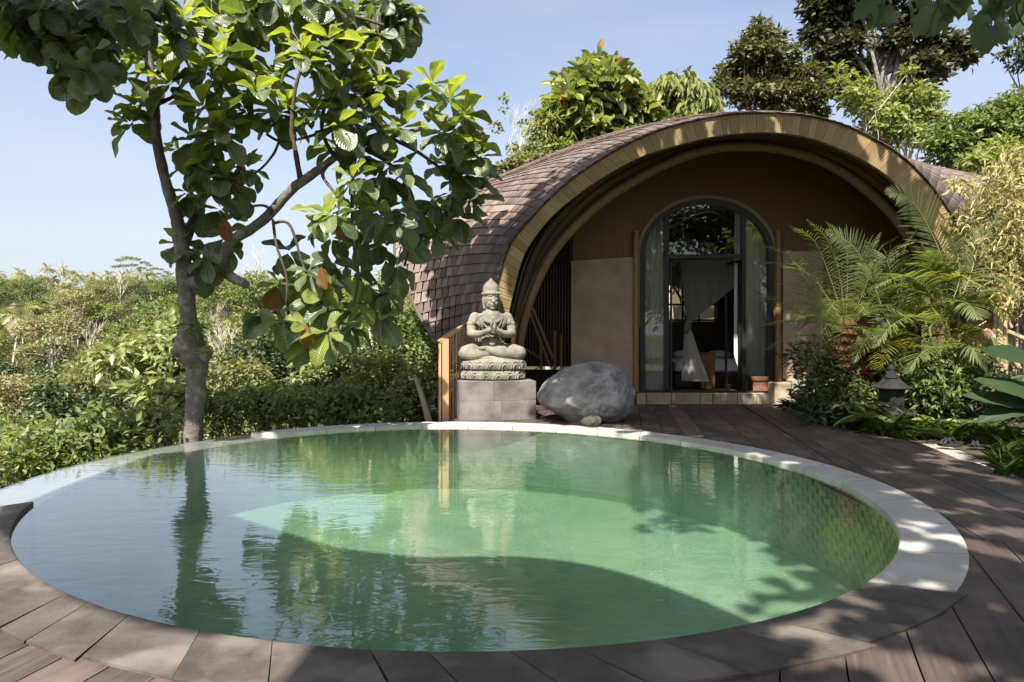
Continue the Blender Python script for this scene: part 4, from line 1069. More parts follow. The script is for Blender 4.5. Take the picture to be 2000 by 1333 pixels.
# crossed legs
for s in (-1, 1):
    limb(sb, [(s * .15, .12, .52), (s * .36, -.03, .53), (s * .52, -.14, .51)], [.16, .155, .13])
    limb(sb, [(s * .52, -.15, .50), (s * .36, -.30, .475), (s * .10, -.37 - .02 * s, .52), (-s * .12, -.36 - .03 * s, .585)], [.13, .12, .095, .065])
    sb.ell((-s * .17, -.37 - .03 * s, .60), (.10, .06, .045))
sb.ell((0, .05, .52), (.38, .32, .14)); sb.ell((0, -.26, .42), (.42, .2, .07))
# torso
limb(sb, [(0, .06, .62), (0, .05, .80), (0, .04, 1.0), (0, .04, 1.16)], [.225, .19, .22, .205], 20)
sb.ell((0, .03, 1.10), (.30, .18, .17)); sb.ell((-.14, -.09, 1.06), (.13, .07, .10)); sb.ell((.14, -.09, 1.06), (.13, .07, .10)); sb.ell((0, -.06, .72), (.2, .17, .13))
sb.ell((-.10, .03, 1.2), (.2, .12, .07)); sb.ell((.10, .03, 1.2), (.2, .12, .07))
# arms with palms together
for s in (-1, 1):
    limb(sb, [(s * .305, .03, 1.17), (s * .365, .0, 1.02), (s * .385, -.06, .87)], [.108, .098, .08])
    limb(sb, [(s * .385, -.06, .87), (s * .23, -.23, .865), (s * .06, -.36, .94)], [.08, .066, .046])
    sb.ell((s * .028, -.375, 1.0), (.027, .055, .08), Matrix.Rotation(rad(-8), 3, 'X'))
    for k, (dy, ln) in enumerate(((-.028, .13), (-.009, .15), (.010, .145), (.028, .115))):
        limb(sb, [(s * .022, -.372 + dy * 1.15, 1.04), (s * .020, -.366 + dy * 1.15, 1.04 + ln * .5), (s * .014, -.356 + dy * 1.1, 1.04 + ln)], [.015, .014, .011], 8)
    limb(sb, [(s * .035, -.41, .98), (s * .045, -.435, 1.02), (s * .03, -.435, 1.06)], [.017, .015, .012], 8)
# armlets, girdle, necklace
for s in (-1, 1):
    sb.lathe([(.108, -.02), (.118, 0), (.108, .02)], 18, (s * .35, .01, 1.06)); sb.ell((s * .335, -.09, 1.085), (.035, .025, .05))
    sb.lathe([(.06, -.012), (.068, 0), (.06, .012)], 14, (s * .12, -.31, .915))
for k in range(30):
    a = math.pi * (k / 29); x = .20 * math.cos(a); z = 1.21 - .27 * math.sin(a) ** 1.2; y = -.135 - .075 * math.sin(a)
    sb.ell((x, y, z), (.0145, .0145, .0145), None, 8, 6)
    x2 = .25 * math.cos(a); z2 = 1.21 - .40 * math.sin(a) ** 1.3; y2 = -.145 - .06 * math.sin(a)
    sb.ell((x2, y2, z2), (.015, .015, .015), None, 8, 6)
for k in range(9):
    a = math.pi * (k + .5) / 9; sb.ell((.15 * math.cos(a), -.155 - .05 * math.sin(a), 1.16 - .08 * math.sin(a)), (.03, .02, .035), None, 10, 8)
sb.ell((0, -.215, .74), (.075, .035, .06)); sb.ell((0, -.235, .77), (.03, .02, .03)); sb.ell((0, -.225, .68), (.06, .03, .05))
sb.lathe([(.225, -.03), (.245, 0), (.225, .03)], 28, (0, .055, .70))
for k in range(18):
    a = math.pi + math.pi * (k + .5) / 18; sb.ell((.235 * math.cos(a), .055 + .235 * math.sin(a), .70), (.02, .02, .026), None, 8, 6)
# neck
limb(sb, [(0, .03, 1.2), (0, .02, 1.34)], [.085, .082], 16)
body = remeshed(sb, 'body', .0085, 2)
# head
hb = MB(); hz = 1.50
hb.ell((0, 0, hz + .02), (.148, .158, .178)); hb.ell((0, -.035, hz - .075), (.118, .118, .11)); hb.ell((0, -.10, hz - .15), (.05, .042, .035))
limb(hb, [(0, -.150, hz + .045), (0, -.166, hz + .01), (0, -.182, hz - .03)], [.014, .017, .023], 10)
for s in (-1, 1):
    hb.ell((s * .016, -.168, hz - .034), (.014, .016, .013), None, 10, 8)
    hb.ell((s * .056, -.120, hz + .028), (.036, .026, .022), None, 12, 8)
    limb(hb, [(s * .018, -.150, hz + .068), (s * .055, -.146, hz + .083), (s * .095, -.115, hz + .066)], [.008, .009, .006], 8)
    limb(hb, [(s * .02, -.146, hz + .02), (s * .056, -.148, hz + .010), (s * .09, -.122, hz + .02)], [.005, .006, .005], 8)
    hb.ell((s * .062, -.10, hz - .06), (.04, .04, .045))
    limb(hb, [(s * .142, .0, hz + .06), (s * .155, .0, hz), (s * .145, -.01, hz - .10), (s * .135, -.01, hz - .15)], [.026, .03, .022, .026], 10)
    limb(hb, [(0, -.153, hz - .083), (s * .024, -.150, hz - .080), (s * .044, -.135, hz - .076)], [.009, .0085, .004], 8)
hb.ell((0, -.148, hz - .100), (.028, .013, .010), None, 12, 8)
# headdress: band, then rings narrowing to a knob
hb.lathe([(.13, .115), (.155, .12), (.168, .138), (.168, .172), (.155, .19), (.13, .20)], 32, (0, .01, hz - .03), 0, 1, 1.06)
prof = [(.15, .16)]
for k in range(9):
    z = .17 + k * .023; r = .140 * (1 - (k / 9.3) ** 2.6) + .012
    prof += [(r, z), (r + .010, z + .008), (r + .008, z + .018), (r - .006, z + .024)]
prof += [(.03, .39), (.022, .415), (.004, .43)]
hb.lathe(prof, 32, (0, .015, hz - .005))
for k in range(22):
    a = 2 * math.pi * k / 22; hb.ell((.168 * math.cos(a), .01 + .176 * math.sin(a), hz + .128), (.016, .016, .024), None, 8, 6)
for k in range(12):
    a = math.pi + math.pi * (k + .5) / 12; hb.ell((.148 * math.cos(a), .012 + .15 * math.sin(a), hz + .095), (.016, .016, .014), None, 8, 6)
head = remeshed(hb, 'head', .0065, 1)
# lotus seat, two tiers of petals
lb_ = MB()
lb_.lathe([(.56, 0), (.60, .02), (.615, .09), (.585, .165), (.54, .175), (.54, .19), (.59, .20), (.62, .27), (.61, .345), (.57, .375), (.55, .385), (.535, .40), (.47, .44), (.36, .475), (.2, .49)], 72, (0, 0, 0), 0, 1, .80)
for tier, (z0, hgt, rr_) in enumerate(((.015, .13, .612), (.20, .145, .618))):
    for k in range(17):
        a = 2 * math.pi * (k + .5 * tier) / 17; ca, sa = math.cos(a), math.sin(a)
        for (h_, w_, o_) in ((1, 1, 0), (.62, .55, .012)):
            L = []
            for q in range(9):
                u = q / 8; x = (u - .5) * .205 * w_; zz = z0 + (hgt * h_) * math.sin(math.pi * u) ** .8
                if tier == 0: zz = z0 + hgt - (hgt * h_) * math.sin(math.pi * u) ** .8 if False else zz
                aa = a + x / rr_; L.append(Vector(((rr_ + o_) * math.cos(aa), (rr_ + o_) * .80 * math.sin(aa), zz)))
            lb_.tube(L, .0085, 6)
seat = remeshed(lb_, 'lotus_seat', .008, 1)
statue = empty('stone_statue', st_o, 'carved stone statue seated cross-legged with joined palms on a lotus base', 'statue')
statue.rotation_euler = (0, 0, rad(7))
for nm, me, loc, rz in (('lotus_seat', seat, (0, 0, .004), 0), ('body', body, (-.03, .04, -.01), 0), ('head', head, (-.03, .04, -.01), rad(11))):
    me.materials.append(M['statue']); o = bpy.data.objects.new(nm, me); COL.objects.link(o); o.parent = statue; o.location = loc; o.rotation_euler = (0, 0, rz)
# ------------------------------------------------------------------ BOULDER and small stone
def rock(name, outline, Y, dr, mat, seed, sub=5, rough=.06, c=None):
    import bmesh
    o_ = np.array([tuple(P(x, y, Y)) for x, y in outline]); cx, cz = (o_[:, 0].min() + o_[:, 0].max()) / 2, (o_[:, 2].min() + o_[:, 2].max()) / 2
    if c: q = P(c[0], c[1], Y); cx, cz = q.x, q.z
    th = np.arctan2(o_[:, 2] - cz, o_[:, 0] - cx); rr_ = np.hypot(o_[:, 2] - cz, o_[:, 0] - cx); k = np.argsort(th); th, rr_ = th[k], rr_[k]
    th = np.concatenate([[th[-1] - 2 * math.pi], th, [th[0] + 2 * math.pi]]); rr_ = np.concatenate([[rr_[-1]], rr_, [rr_[0]]])
    bm = bmesh.new(); bmesh.ops.create_icosphere(bm, subdivisions=sub, radius=1.0)
    for v in bm.verts:
        n = v.co.normalized(); a = math.atan2(n.z, n.x); R = np.interp(a, th, rr_); lat = math.hypot(n.x, n.z)
        q = Vector((n.x, n.y, n.z)); p = Vector((n.x * R, n.y * dr, n.z * R)) if lat > 0 else Vector((0, n.y * dr, 0))
        f = 1 + rough * (noise.fractal(q * 1.6 + Vector((seed, 0, 0)), .9, 2.1, 5) + .75 * noise.noise(q * 4 + Vector((0, seed, 0))) + .38 * noise.noise(q * 11) + .16 * noise.noise(q * 27)) * (.35 + .65 * abs(n.y))
        e = noise.voronoi(q * 1.7 + Vector((seed, seed, 0)))[0]; f += -.10 * max(0, (e[1] - e[0]) - .25) * abs(n.y)
        v.co = p * f + Vector((cx, Y, cz))
    me = bpy.data.meshes.new(name); bm.to_mesh(me); bm.free(); me.polygons.foreach_set('use_smooth', np.ones(len(me.polygons), bool)); me.materials.append(M[mat]); return link(name, me)
bo = rock('boulder', [(1047, 772), (1056, 755), (1080, 737), (1100, 721), (1120, 713), (1150, 711), (1190, 711), (1210, 722), (1230, 745), (1241, 770), (1237, 792), (1222, 812), (1200, 824), (1165, 829), (1122, 828), (1095, 812), (1070, 799), (1050, 786)], 12.35, .72, 'boulder', 3, 6, .12)
tag(bo, 'big rounded grey boulder beside the plinth on the deck', 'boulder')
so_ = rock('wedge_stone', [(1134, 826), (1140, 815), (1158, 811), (1172, 814), (1174, 826), (1168, 833), (1150, 834)], 11.75, .18, 'pebble', 8, 4, .1)
tag(so_, 'small pale stone wedged under the boulder at the pool edge', 'stone')
# ------------------------------------------------------------------ STONE LANTERN
lc = P(1741, 838, 11.2); lan = empty('stone_lantern', lc, 'dark stone pagoda lantern among the garden plants', 'lantern')
s2 = 1.0; LR = rad(45 + 14)
def lpart(name, prof, n=4, **k):
    mb = MB(); mb.lathe([(.86 * (r * math.sqrt(2) if n == 4 else r), z) for r, z in prof], n, lc, LR if n == 4 else 0); mb.build(name, M['lantern'], lan, n > 4, 45)
sc_ = 1 / 1.0
lpart('foot', [(.30, -.1), (.30, .06), (.25, .12), (.20, .20)]); lpart('skirt', [(.20, .20), (.26, .23), (.27, .26), (.20, .31), (.155, .34)])
lpart('body', [(.155, .34), (.15, .36), (.15, .64), (.165, .66)])
lpart('roof', [(.25, .66), (.262, .675), (.25, .69), (.18, .73), (.125, .79), (.11, .82)])
lpart('finial', [(.10, .82), (.115, .84), (.10, .87), (.06, .93), (.05, .96), (.065, .99), (.045, 1.03), (.01, 1.06)], 12)
mb = MB(); nrm = Vector((math.sin(rad(14)), -math.cos(rad(14)), 0))
for q in (-.07, .07): mb.box(lc + nrm * .131 + Vector((nrm.y, -nrm.x, 0)) * -q + Vector((0, 0, .5)), (.02, .02, .22), rotz(rad(14)))
for z in (.39, .61): mb.box(lc + nrm * .131 + Vector((0, 0, z)), (.16, .02, .02), rotz(rad(14)))
mb.build('window_frame', M['lantern'], lan)
# ------------------------------------------------------------------ SANDALS
def sandal_parts(root, loc, rz):
    R_ = rotz(rz); c = Vector(loc); sole = MB(); L = .29
    out = []
    for k in range(28):
        a = 2 * math.pi * k / 28; x = .058 * math.sin(a) * (1 + .25 * math.cos(a)) ; y = L / 2 * math.cos(a); out.append((x, y))
    vs = [c + R_ @ Vector((x, y, z)) for z in (0, .025) for x, y in out]; n = 28
    sole.add(vs, [tuple(range(n - 1, -1, -1)), tuple(range(n, 2 * n))] + [(k, (k + 1) % n, n + (k + 1) % n, n + k) for k in range(n)]); sole.build('sole', M['sandal'], root)
    st = MB()
    for (y0, y1) in ((.01, .06), (.08, .11)):
        A_ = [c + R_ @ Vector((.058 * math.cos(t), y0 + (y1 - y0) * t / math.pi, .025 + .055 * math.sin(t))) for t in np.linspace(0, math.pi, 9)]
        st.tube(A_, .018, 6)
    st.build('strap', M['sandal'], root)
for (px, py, lab, rz) in ((1858, 870, 'left pair of dark sandals at the deck edge beside a grass tuft', 1.1), (1918, 872, 'right pair of dark sandals near the gravel edge, by the big leaves', 1.35)):
    g = G(px, py, .03); pr_ = empty('sandals', g, lab, 'sandals', 'pairs of sandals at the edge of the deck')
    for k in (-1, 1):
        sd = empty('sandal', (0, 0, 0)); sd.parent = pr_
        q = g + Vector((k * .085 * math.sin(rz) * 1.1, .02 + k * .1, .004))
        # parts of each sandal hang under the sandal itself
        def _b(root=sd): pass
        R_ = rotz(rz + k * .12); c = q; L = .29; out = [(.062 * math.sin(2 * math.pi * j / 28) * (1 + .25 * math.cos(2 * math.pi * j / 28)), L / 2 * math.cos(2 * math.pi * j / 28)) for j in range(28)]
        for nm in ('sole', 'strap'):
            mb = MB(); n = 28
            if nm == 'sole':
                vs = [c + R_ @ Vector((x, y, z)) for z in (0, .028) for x, y in out]
                mb.add(vs, [tuple(range(n - 1, -1, -1)), tuple(range(n, 2 * n))] + [(j, (j + 1) % n, n + (j + 1) % n, n + j) for j in range(n)])
            else:
                for (y0, y1) in ((.0, .05), (.05, .095)):
                    mb.tube([c + R_ @ Vector((.06 * math.cos(t_), y0 + (y1 - y0) * t_ / math.pi, .026 + .042 * math.sin(t_))) for t_ in np.linspace(0, math.pi, 9)], .022, 6)
            o = link(nm, mb.mesh(nm, True, 40), M['sandal']); o.parent = sd; o.matrix_parent_inverse = Matrix.Translation(-g)
# ------------------------------------------------------------------ BIG-LEAVED TREE beyond the pool's edge
TY = 10.55
tb = P(377, 866, TY)
tree = empty('big_leaf_tree', (tb.x, tb.y, tb.z), 'large-leaved tree with a knobbly grey trunk beyond the pool edge', 'tree')
def px_tube(mb, pts, n=10, jit=.05, sub=6, lumps=0.0, seed=0):
    """pts: (px, py, Y, radius in px)"""
    q = spline([(*P(x, y, Y), r * Y / F) for (x, y, Y, r) in pts], (len(pts) - 1) * sub + 1)
    V = [Vector(v[:3]) for v in q]; R = [max(.004, v[3]) * (1 + lumps * noise.noise(Vector(v[:3]) * 5 + Vector((seed, 0, 0)))) for v in q]
    mb.tube(V, R, n, jit=jit)
mb = MB()
px_tube(mb, [(376, 1010, TY, 22), (377, 880, TY, 18), (379, 820, TY, 17), (383, 760, TY, 18), (384, 722, TY, 20), (380, 700, TY, 25), (373, 684, TY, 30), (370, 668, TY, 25), (370, 640, TY, 19), (366, 600, TY, 16), (362, 560, TY, 15), (360, 535, TY, 15), (357, 500, TY, 14.5), (352, 462, TY, 14), (346, 432, TY - .05, 13)], 16, .05, 8, .2)
mb.ell(P(401, 692, TY - .1), (.10, .10, .12)); mb.ell(P(350, 686, TY - .1), (.12, .12, .10))
mb.build('trunk', M['trunk'], tree, True, 75)
BR = [
 [(350, 445, TY, 13), (338, 400, TY - .1, 12), (325, 360, TY - .15, 11), (316, 322, TY - .2, 10.5), (308, 285, TY - .25, 10), (303, 245, TY - .3, 10), (302, 200, TY - .3, 9.5), (296, 150, TY - .3, 9), (285, 90, TY - .3, 8), (270, 30, TY - .3, 7), (262, -60, TY - .4, 6)],
 [(362, 470, TY + .1, 11), (382, 420, TY + .3, 9.5), (396, 370, TY + .5, 9), (404, 320, TY + .6, 8.5), (410, 270, TY + .7, 8), (420, 200, TY + .8, 7), (440, 120, TY + .8, 7), (470, 40, TY + .8, 5)],
 [(370, 552, TY, 13), (395, 555, TY - .1, 12), (420, 547, TY - .2, 13), (433, 522, TY - .25, 13), (441, 492, TY - .3, 12), (460, 466, TY - .3, 11), (490, 448, TY - .3, 10), (520, 425, TY - .3, 10), (550, 392, TY - .3, 9.5), (575, 366, TY - .3, 9.5), (590, 355, TY - .3, 9), (625, 330, TY - .2, 8), (655, 308, TY - .1, 7), (700, 285, TY + .2, 6), (760, 268, TY + .9, 5), (830, 250, TY + 1.7, 4)],
 [(436, 530, TY - .25, 11), (455, 543, TY - .45, 10), (468, 550, TY - .6, 9), (480, 556, TY - .75, 9)],
 [(588, 356, TY - .3, 6), (582, 325, TY - .35, 5.5), (577, 295, TY - .4, 5), (570, 262, TY - .4, 4.5), (572, 215, TY - .4, 4), (580, 160, TY - .4, 3.5), (600, 110, TY - .4, 3)],
 [(655, 308, TY - .1, 5), (640, 285, TY - .2, 4), (630, 258, TY - .3, 4), (630, 225, TY - .3, 4), (640, 195, TY - .3, 3.5), (665, 150, TY - .4, 3), (690, 110, TY - .5, 2.5)],
 [(630, 258, TY - .3, 3.5), (600, 268, TY - .3, 3), (560, 276, TY - .35, 3), (540, 274, TY - .35, 3), (520, 262, TY - .4, 2.6)],
 [(545, 277, TY - .35, 2.8), (535, 300, TY - .4, 2.6), (515, 325, TY - .45, 2.4), (495, 340, TY - .5, 2.4), (470, 350, TY - .5, 2.2)],
 [(525, 424, TY - .3, 3.2), (530, 412, TY - .4, 3), (515, 402, TY - .45, 2.8), (490, 404, TY - .5, 2.6), (470, 412, TY - .5, 2.4)],
 [(533, 430, TY - .3, 3), (536, 455, TY - .4, 3), (540, 480, TY - .5, 2.6), (550, 510, TY - .5, 2.4), (560, 545, TY - .5, 2.2), (560, 600, TY - .5, 2)],
 [(537, 436, TY - .3, 3), (552, 433, TY - .3, 2.8), (566, 440, TY - .3, 2.8), (578, 470, TY - .3, 2.6), (586, 500, TY - .3, 2.4), (600, 540, TY - .3, 2.2)],
 [(700, 285, TY, 5), (690, 330, TY - .3, 4), (688, 400, TY - .5, 3.5), (690, 470, TY - .6, 3.2), (700, 540, TY - .6, 3), (690, 600, TY - .7, 2.6)],
 [(700, 285, TY + .2, 5), (760, 320, TY + .5, 4), (800, 370, TY + 1.2, 3.5), (810, 430, TY + 1.5, 3), (790, 520, TY + 1.4, 2.6)],
 [(760, 268, TY + .6, 4), (820, 300, TY + 1.6, 3.5), (870, 340, TY + 2.1, 3), (900, 390, TY + 2.4, 2.6)],
 [(315, 200, TY - .3, 5), (345, 188, TY - .35, 3), (370, 186, TY - .4, 2.6)], [(330, 196, TY - .35, 3), (355, 165, TY - .4, 2.6), (368, 135, TY - .4, 2.2)],
 [(640, 195, TY - .3, 3), (600, 200, TY - .4, 2.6), (580, 190, TY - .4, 2.4)], [(655, 308, TY - .1, 4), (630, 340, TY - .3, 3.5), (650, 372, TY - .5, 3), (668, 395, TY - .5, 2.6)],
 [(285, 90, TY - .3, 7), (225, 55, TY - .9, 8), (196, 20, TY - 1.3, 9), (186, -40, TY - 1.6, 10)],
 [(196, 20, TY - 1.3, 5), (150, 60, TY - 1.6, 4), (90, 50, TY - 1.9, 3.5), (30, 40, TY - 2.1, 3)], [(470, 40, TY + .8, 5), (560, 20, TY + .6, 4), (680, 30, TY + .4, 4), (750, 50, TY + .3, 3)],
]
for k, b in enumerate(BR):
    mb = MB(); px_tube(mb, b, 8, .05, 5, .1, k); mb.build('branch', M['trunk'] if b[0][3] > 8 else M['bark_dark'], tree, True, 75)
# rosettes: pixel centres; y > 0 in the second entry: hanging, shaded ones
LIT = [(318, 35), (268, 78), (246, 132), (262, 195), (252, 226), (362, 98), (372, 42), (402, 122), (432, 22), (452, 152), (472, 122), (482, 205), (532, 132), (562, 188), (582, 62), (603, 112), (642, 62), (652, 102), (692, 92), (722, 112), (702, 172), (642, 152), (612, 205), (662, 232), (722, 205), (762, 165), (792, 135), (845, 150), (878, 178), (905, 210), (830, 215), (785, 235), (862, 245), (918, 268), (940, 292), (872, 305), (838, 345), (802, 285), (762, 305), (702, 285), (762, 395), (688, 335), (655, 275), (398, 305), (405, 360), (442, 335), (482, 315), (352, 462), (425, 240), (440, 205), (395, 195), (642, 405), (690, 392), (545, 205), (345, 70), (500, 165), (430, 95), (590, 90), (740, 150), (690, 140), (820, 180), (890, 235), (300, 110), (330, 150), (900, 330), (930, 330), (510, 30), (360, 20), (440, 65)]
DRK = [(372, 330), (365, 382), (432, 415), (458, 388), (372, 492), (402, 505), (438, 470), (400, 520), (622, 425), (645, 470), (702, 452), (742, 480), (770, 440), (828, 425), (878, 385), (898, 432), (918, 395), (602, 535), (565, 498), (652, 522), (702, 545), (742, 562), (622, 582), (562, 602), (540, 635), (512, 618), (602, 645), (642, 605), (682, 640), (722, 600), (758, 580), (778, 525), (600, 672), (742, 620), (420, 280), (380, 280), (850, 455), (800, 470), (735, 420), (715, 355), (790, 345), (580, 560), (665, 560), (700, 600), (545, 560), (640, 655), (570, 640), (350, 300), (760, 350), (850, 400), (900, 300), (690, 240), (740, 260), (650, 190), (560, 230), (475, 225)]
SHD = [(15, 45), (40, 58), (70, 62), (100, 70), (130, 100), (150, 130), (165, 80), (185, 60), (205, 30), (235, 22), (55, 12), (110, 12), (20, 5), (150, 30), (180, 120), (120, 40), (75, 30), (200, 90), (500, 22), (540, 12), (462, 70), (705, 22), (752, 32), (772, 62), (738, 80), (692, 42), (642, 22), (590, 15), (760, 10), (720, 60), (660, 50), (480, 40), (300, 5), (250, 50), (410, 10), (150, 155), (785, 40), (620, 40), (30, 25), (90, 90), (165, 150)]
pos, dr, nr_, ll, ww, kind = [], [], [], [], [], []
rl = random.Random(21)
def rosette(c, size, nlf, hang, young, tiltx=0.0):
    for z_ in (1.3, 1.9, 2.4):         # keep the sun on the statue
        p_ = c - SUN * ((c.z - z_) / SUN.z)
        if math.hypot(p_.x - st_o.x, p_.y - st_o.y) < .78: return
    ax = Vector((rl.uniform(-.35, .35), rl.uniform(-.5, .1), 1)).normalized()
    if hang: ax = Vector((rl.uniform(-.5, .5), rl.uniform(-.6, .2), rl.uniform(.1, .7))).normalized()
    u = ax.orthogonal().normalized(); w = ax.cross(u)
    for i in range(nlf):
        f = i / max(1, nlf - 1); az = i * 2.4 + rl.uniform(-.3, .3)
        el = (1.15 - 1.5 * f ** .8 if not hang else .7 - 1.6 * f) + rl.uniform(-.15, .15)
        d = (u * math.cos(az) + w * math.sin(az)) * math.cos(el) + ax * math.sin(el)
        d = (d + Vector((0, 0, -.45 * f if not hang else -.55 * f - .1))).normalized()
        n = (ax * 1.0 - d * ax.dot(d)); n = (n + Vector((rl.uniform(-.2, .2), rl.uniform(-.2, .2), .15))).normalized()
        L = size * rl.uniform(.62, 1.15) * (.72 + .38 * f)
        pos.append(tuple(c + d * .03 + ax * (-.05 * f))); dr.append(tuple(d)); nr_.append(tuple(n)); ll.append(L); ww.append(L * rl.uniform(.56, .68))
        y = young and i < 4 + rl.random() * 2
        kind.append(1 if y else (2 if rl.random() < .002 else 0))
def depth_at(px, py):
    base = TY - .15
    if px > 650: base += (px - 650) / 250 * 2.5
    return base + rl.uniform(-.75, .65)
for (x, y) in LIT: d_ = depth_at(x, y) - .35; rosette(P(x, y + 12, d_), .46 * max(1, d_ / 10.4), 11, False, True)
for (x, y) in DRK: d_ = depth_at(x, y); rosette(P(x, y - 8, d_), .44 * max(1, d_ / 10.4), 8, True, rl.random() < .2)
for (x, y) in SHD * 2: rosette(P(x, y - 14, 8.7 + rl.uniform(-.7, .7) if x < 330 else (10.2 if x < 680 else 11.6) + rl.uniform(-.4, .8)), .40 if x < 330 else .44, 11, True, False)
# the rest of the crown goes on above the frame
for (x0, x1, y0, y1, z0, z1, m) in ((-7.8, -4.9, 5.6, 7.5, 6.9, 8.3, 220),):
    for k in range(m):
        x = rl.uniform(x0, x1); y = rl.uniform(y0, y1); z = rl.uniform(z0, z1)
        if H + 680 / F * y > z: continue
        rosette(Vector((x, y, z)), .44, 9, rl.random() < .5, False)
for (x, y, Y) in ((437, 452, TY - .75), (672, 446, TY - .75), (628, 546, TY - .8), (600, 660, TY - .85), (475, 345, TY - .3)):
    c = P(x, y - 25, Y); pos.append(tuple(c)); dr.append((rl.uniform(-.3, .3), -.15, -.95)); nr_.append((rl.uniform(-.4, .4), -1, .1)); ll.append(.34); ww.append(.20); kind.append(2)
pos, dr, nr_ = np.array(pos), np.array(dr), np.array(nr_); ll, ww, kind = np.array(ll), np.array(ww), np.array(kind)
pxs = CX + F * pos[:, 0] / pos[:, 1]; pys = HY - F * (pos[:, 2] - H) / pos[:, 1]
infr = (pxs > -30) & (pxs < 2000) & (pys > -30)
score = pos[:, 1] - 2.0 * infr - .8 * (kind > 0)
order = np.argsort(score); sel = order[:300]; rest = order[300:]
LM = [M['leaf_mature'], M['leaf_young'], M['leaf_dry']]
lmesh = {}
for k in range(3):
    for j, tp in enumerate(T_BIG):
        me = np_mesh('big_leaf', tp[0], tp[1], tp[2], smooth=True); me.materials.append(LM[k]); lmesh[(k, j)] = me
for i in sel:
    o = link('leaf', lmesh[(kind[i], rl.randrange(6))], None, tree, leaf_frame(pos[i], dr[i], nr_[i], ll[i], ww[i]))
    if kind[i] == 2: o['label'] = 'dying orange leaf'
Vs, Fs, Us, mi, off = [], [], [], [], 0
for k in range(3):
    for j in range(3):
        q = [i for i in rest if kind[i] == k and i % 3 == j]
        if not q: continue
        V, Fa, UV = leaves_np(T_BIG[j], pos[q], dr[q], nr_[q], ll[q], ww[q]); Vs.append(V); Fs.append(Fa + off); Us.append(UV); mi.append(np.full(len(Fa), k)); off += len(V)
me = np_mesh('foliage', np.vstack(Vs), Fs, np.vstack(Us), smooth=True, mi=np.concatenate(mi))
o = link('foliage', me, LM, tree); o['kind'] = 'stuff'
# fern and small shoots on the trunk
def shoot(c, n, L, mat, name, parent, spread=1.0, hang=.4):
    c = np.array(c); k = n; az = RNG.uniform(0, 6.3, k); el = RNG.uniform(-.3, .9, k)
    d = np.stack([np.cos(az) * np.cos(el), np.sin(az) * np.cos(el) - .3, np.sin(el)], 1)
    V, Fa, UV = leaves_np(T_LONG, np.tile(c, (k, 1)) + RNG.normal(size=(k, 3)) * .03 * spread, d, np.array([0, 0, 1.]) + RNG.normal(size=(k, 3)) * .2, L * RNG.uniform(.6, 1.2, k), L * .32 * np.ones(k))
    return link(name, np_mesh(name, V, Fa, UV), M[mat], parent)
shoot(P(378, 640, TY - .25), 16, .22, 'f_mid', 'shoot', tree); shoot(P(398, 690, TY - .25), 8, .18, 'f_lime', 'shoot', tree); shoot(P(376, 722, TY - .22), 7, .15, 'f_lime', 'shoot', tree)

# ------------------------------------------------------------------ LOBED-LEAVED TREE: its bough hangs into the upper right corner, its unseen crown is laid out for the shade wanted
oak = empty('lobed_leaf_tree', (9.6, 4.6, -.1), 'tall tree whose lobed leaves hang into the upper right corner', 'tree')
mb = MB(); trunk_p = spline([(9.6, 4.6, -.6, .34), (9.4, 4.5, 2, .27), (9.0, 4.3, 4.5, .24), (8.2, 4.0, 7.0, .20), (7.2, 3.8, 9.0, .14)], 16)
mb.tube([Vector(v[:3]) for v in trunk_p], [v[3] for v in trunk_p], 12, jit=.05); mb.build('trunk', M['bark_dark'], oak, True, 75)
for b in ([(8.7, 4.2, 5.6, .12), (7.4, 5.2, 6.0, .08), (6.2, 6.2, 5.6, .05), (5.2, 6.9, 5.05, .02)], [(8.4, 4.1, 6.4, .14), (6.5, 2.5, 8.2, .1), (4.5, 1.5, 9, .06), (2.6, 0, 9, .03)], [(7.4, 3.9, 8.6, .12), (6.5, 6, 9.2, .08), (5.5, 8, 9, .04)], [(8.6, 4.1, 5.9, .13), (7.2, 1, 8, .09), (5.5, -2, 8.6, .05), (4, -4, 8.6, .03)], [(7.4, 3.9, 8.6, .1), (5.5, 4.5, 9.6, .07), (3.5, 4.5, 9.5, .03)], [(8.2, 4, 7, .1), (8.6, 6.5, 8.4, .07), (8.4, 8.6, 8.8, .04)]):
    L = spline(b, 14); mb = MB(); mb.tube([Vector(v[:3]) for v in L], [v[3] for v in L], 8); mb.build('branch', M['bark_dark'], oak, True, 75)
cp, cd, cn, cL = [], [], [], []
def canopy(target, z, n, spread, size=.34):
    """a leafy twig high up, on the sun's ray through a point of the ground"""
    t = (z - target[2]) / SUN.z; c = Vector(target) + SUN * t
    if c.y > .2:
        px, py = PX(c)
        if py > -260 and -300 < px < 2300: return
    for _ in range(n):
        p = c + Vector((rl.gauss(0, spread), rl.gauss(0, spread), rl.gauss(0, spread * .6)))
        a = rl.uniform(0, 6.28); cp.append(tuple(p)); cd.append((math.cos(a), math.sin(a), rl.uniform(-.7, .3))); cn.append((rl.gauss(0, .45), rl.gauss(0, .45), 1)); cL.append(size * rl.uniform(.7, 1.25))
def cover(poly, dens, z, n=9, spread=.22, zt=0.0, size=.34):
    poly = np.array(poly, float); x0, y0 = poly.min(0); x1, y1 = poly.max(0); A_ = (x1 - x0) * (y1 - y0)
    def ins(x, y):
        c = False; j = len(poly) - 1
        for i in range(len(poly)):
            if (poly[i][1] > y) != (poly[j][1] > y) and x < (poly[j][0] - poly[i][0]) * (y - poly[i][1]) / (poly[j][1] - poly[i][1]) + poly[i][0]: c = not c
            j = i
        return c
    for _ in range(int(A_ * dens)):
        x, y = rl.uniform(x0, x1), rl.uniform(y0, y1)
        if ins(x, y): canopy((x, y, zt), rl.uniform(*z), n, spread, size)
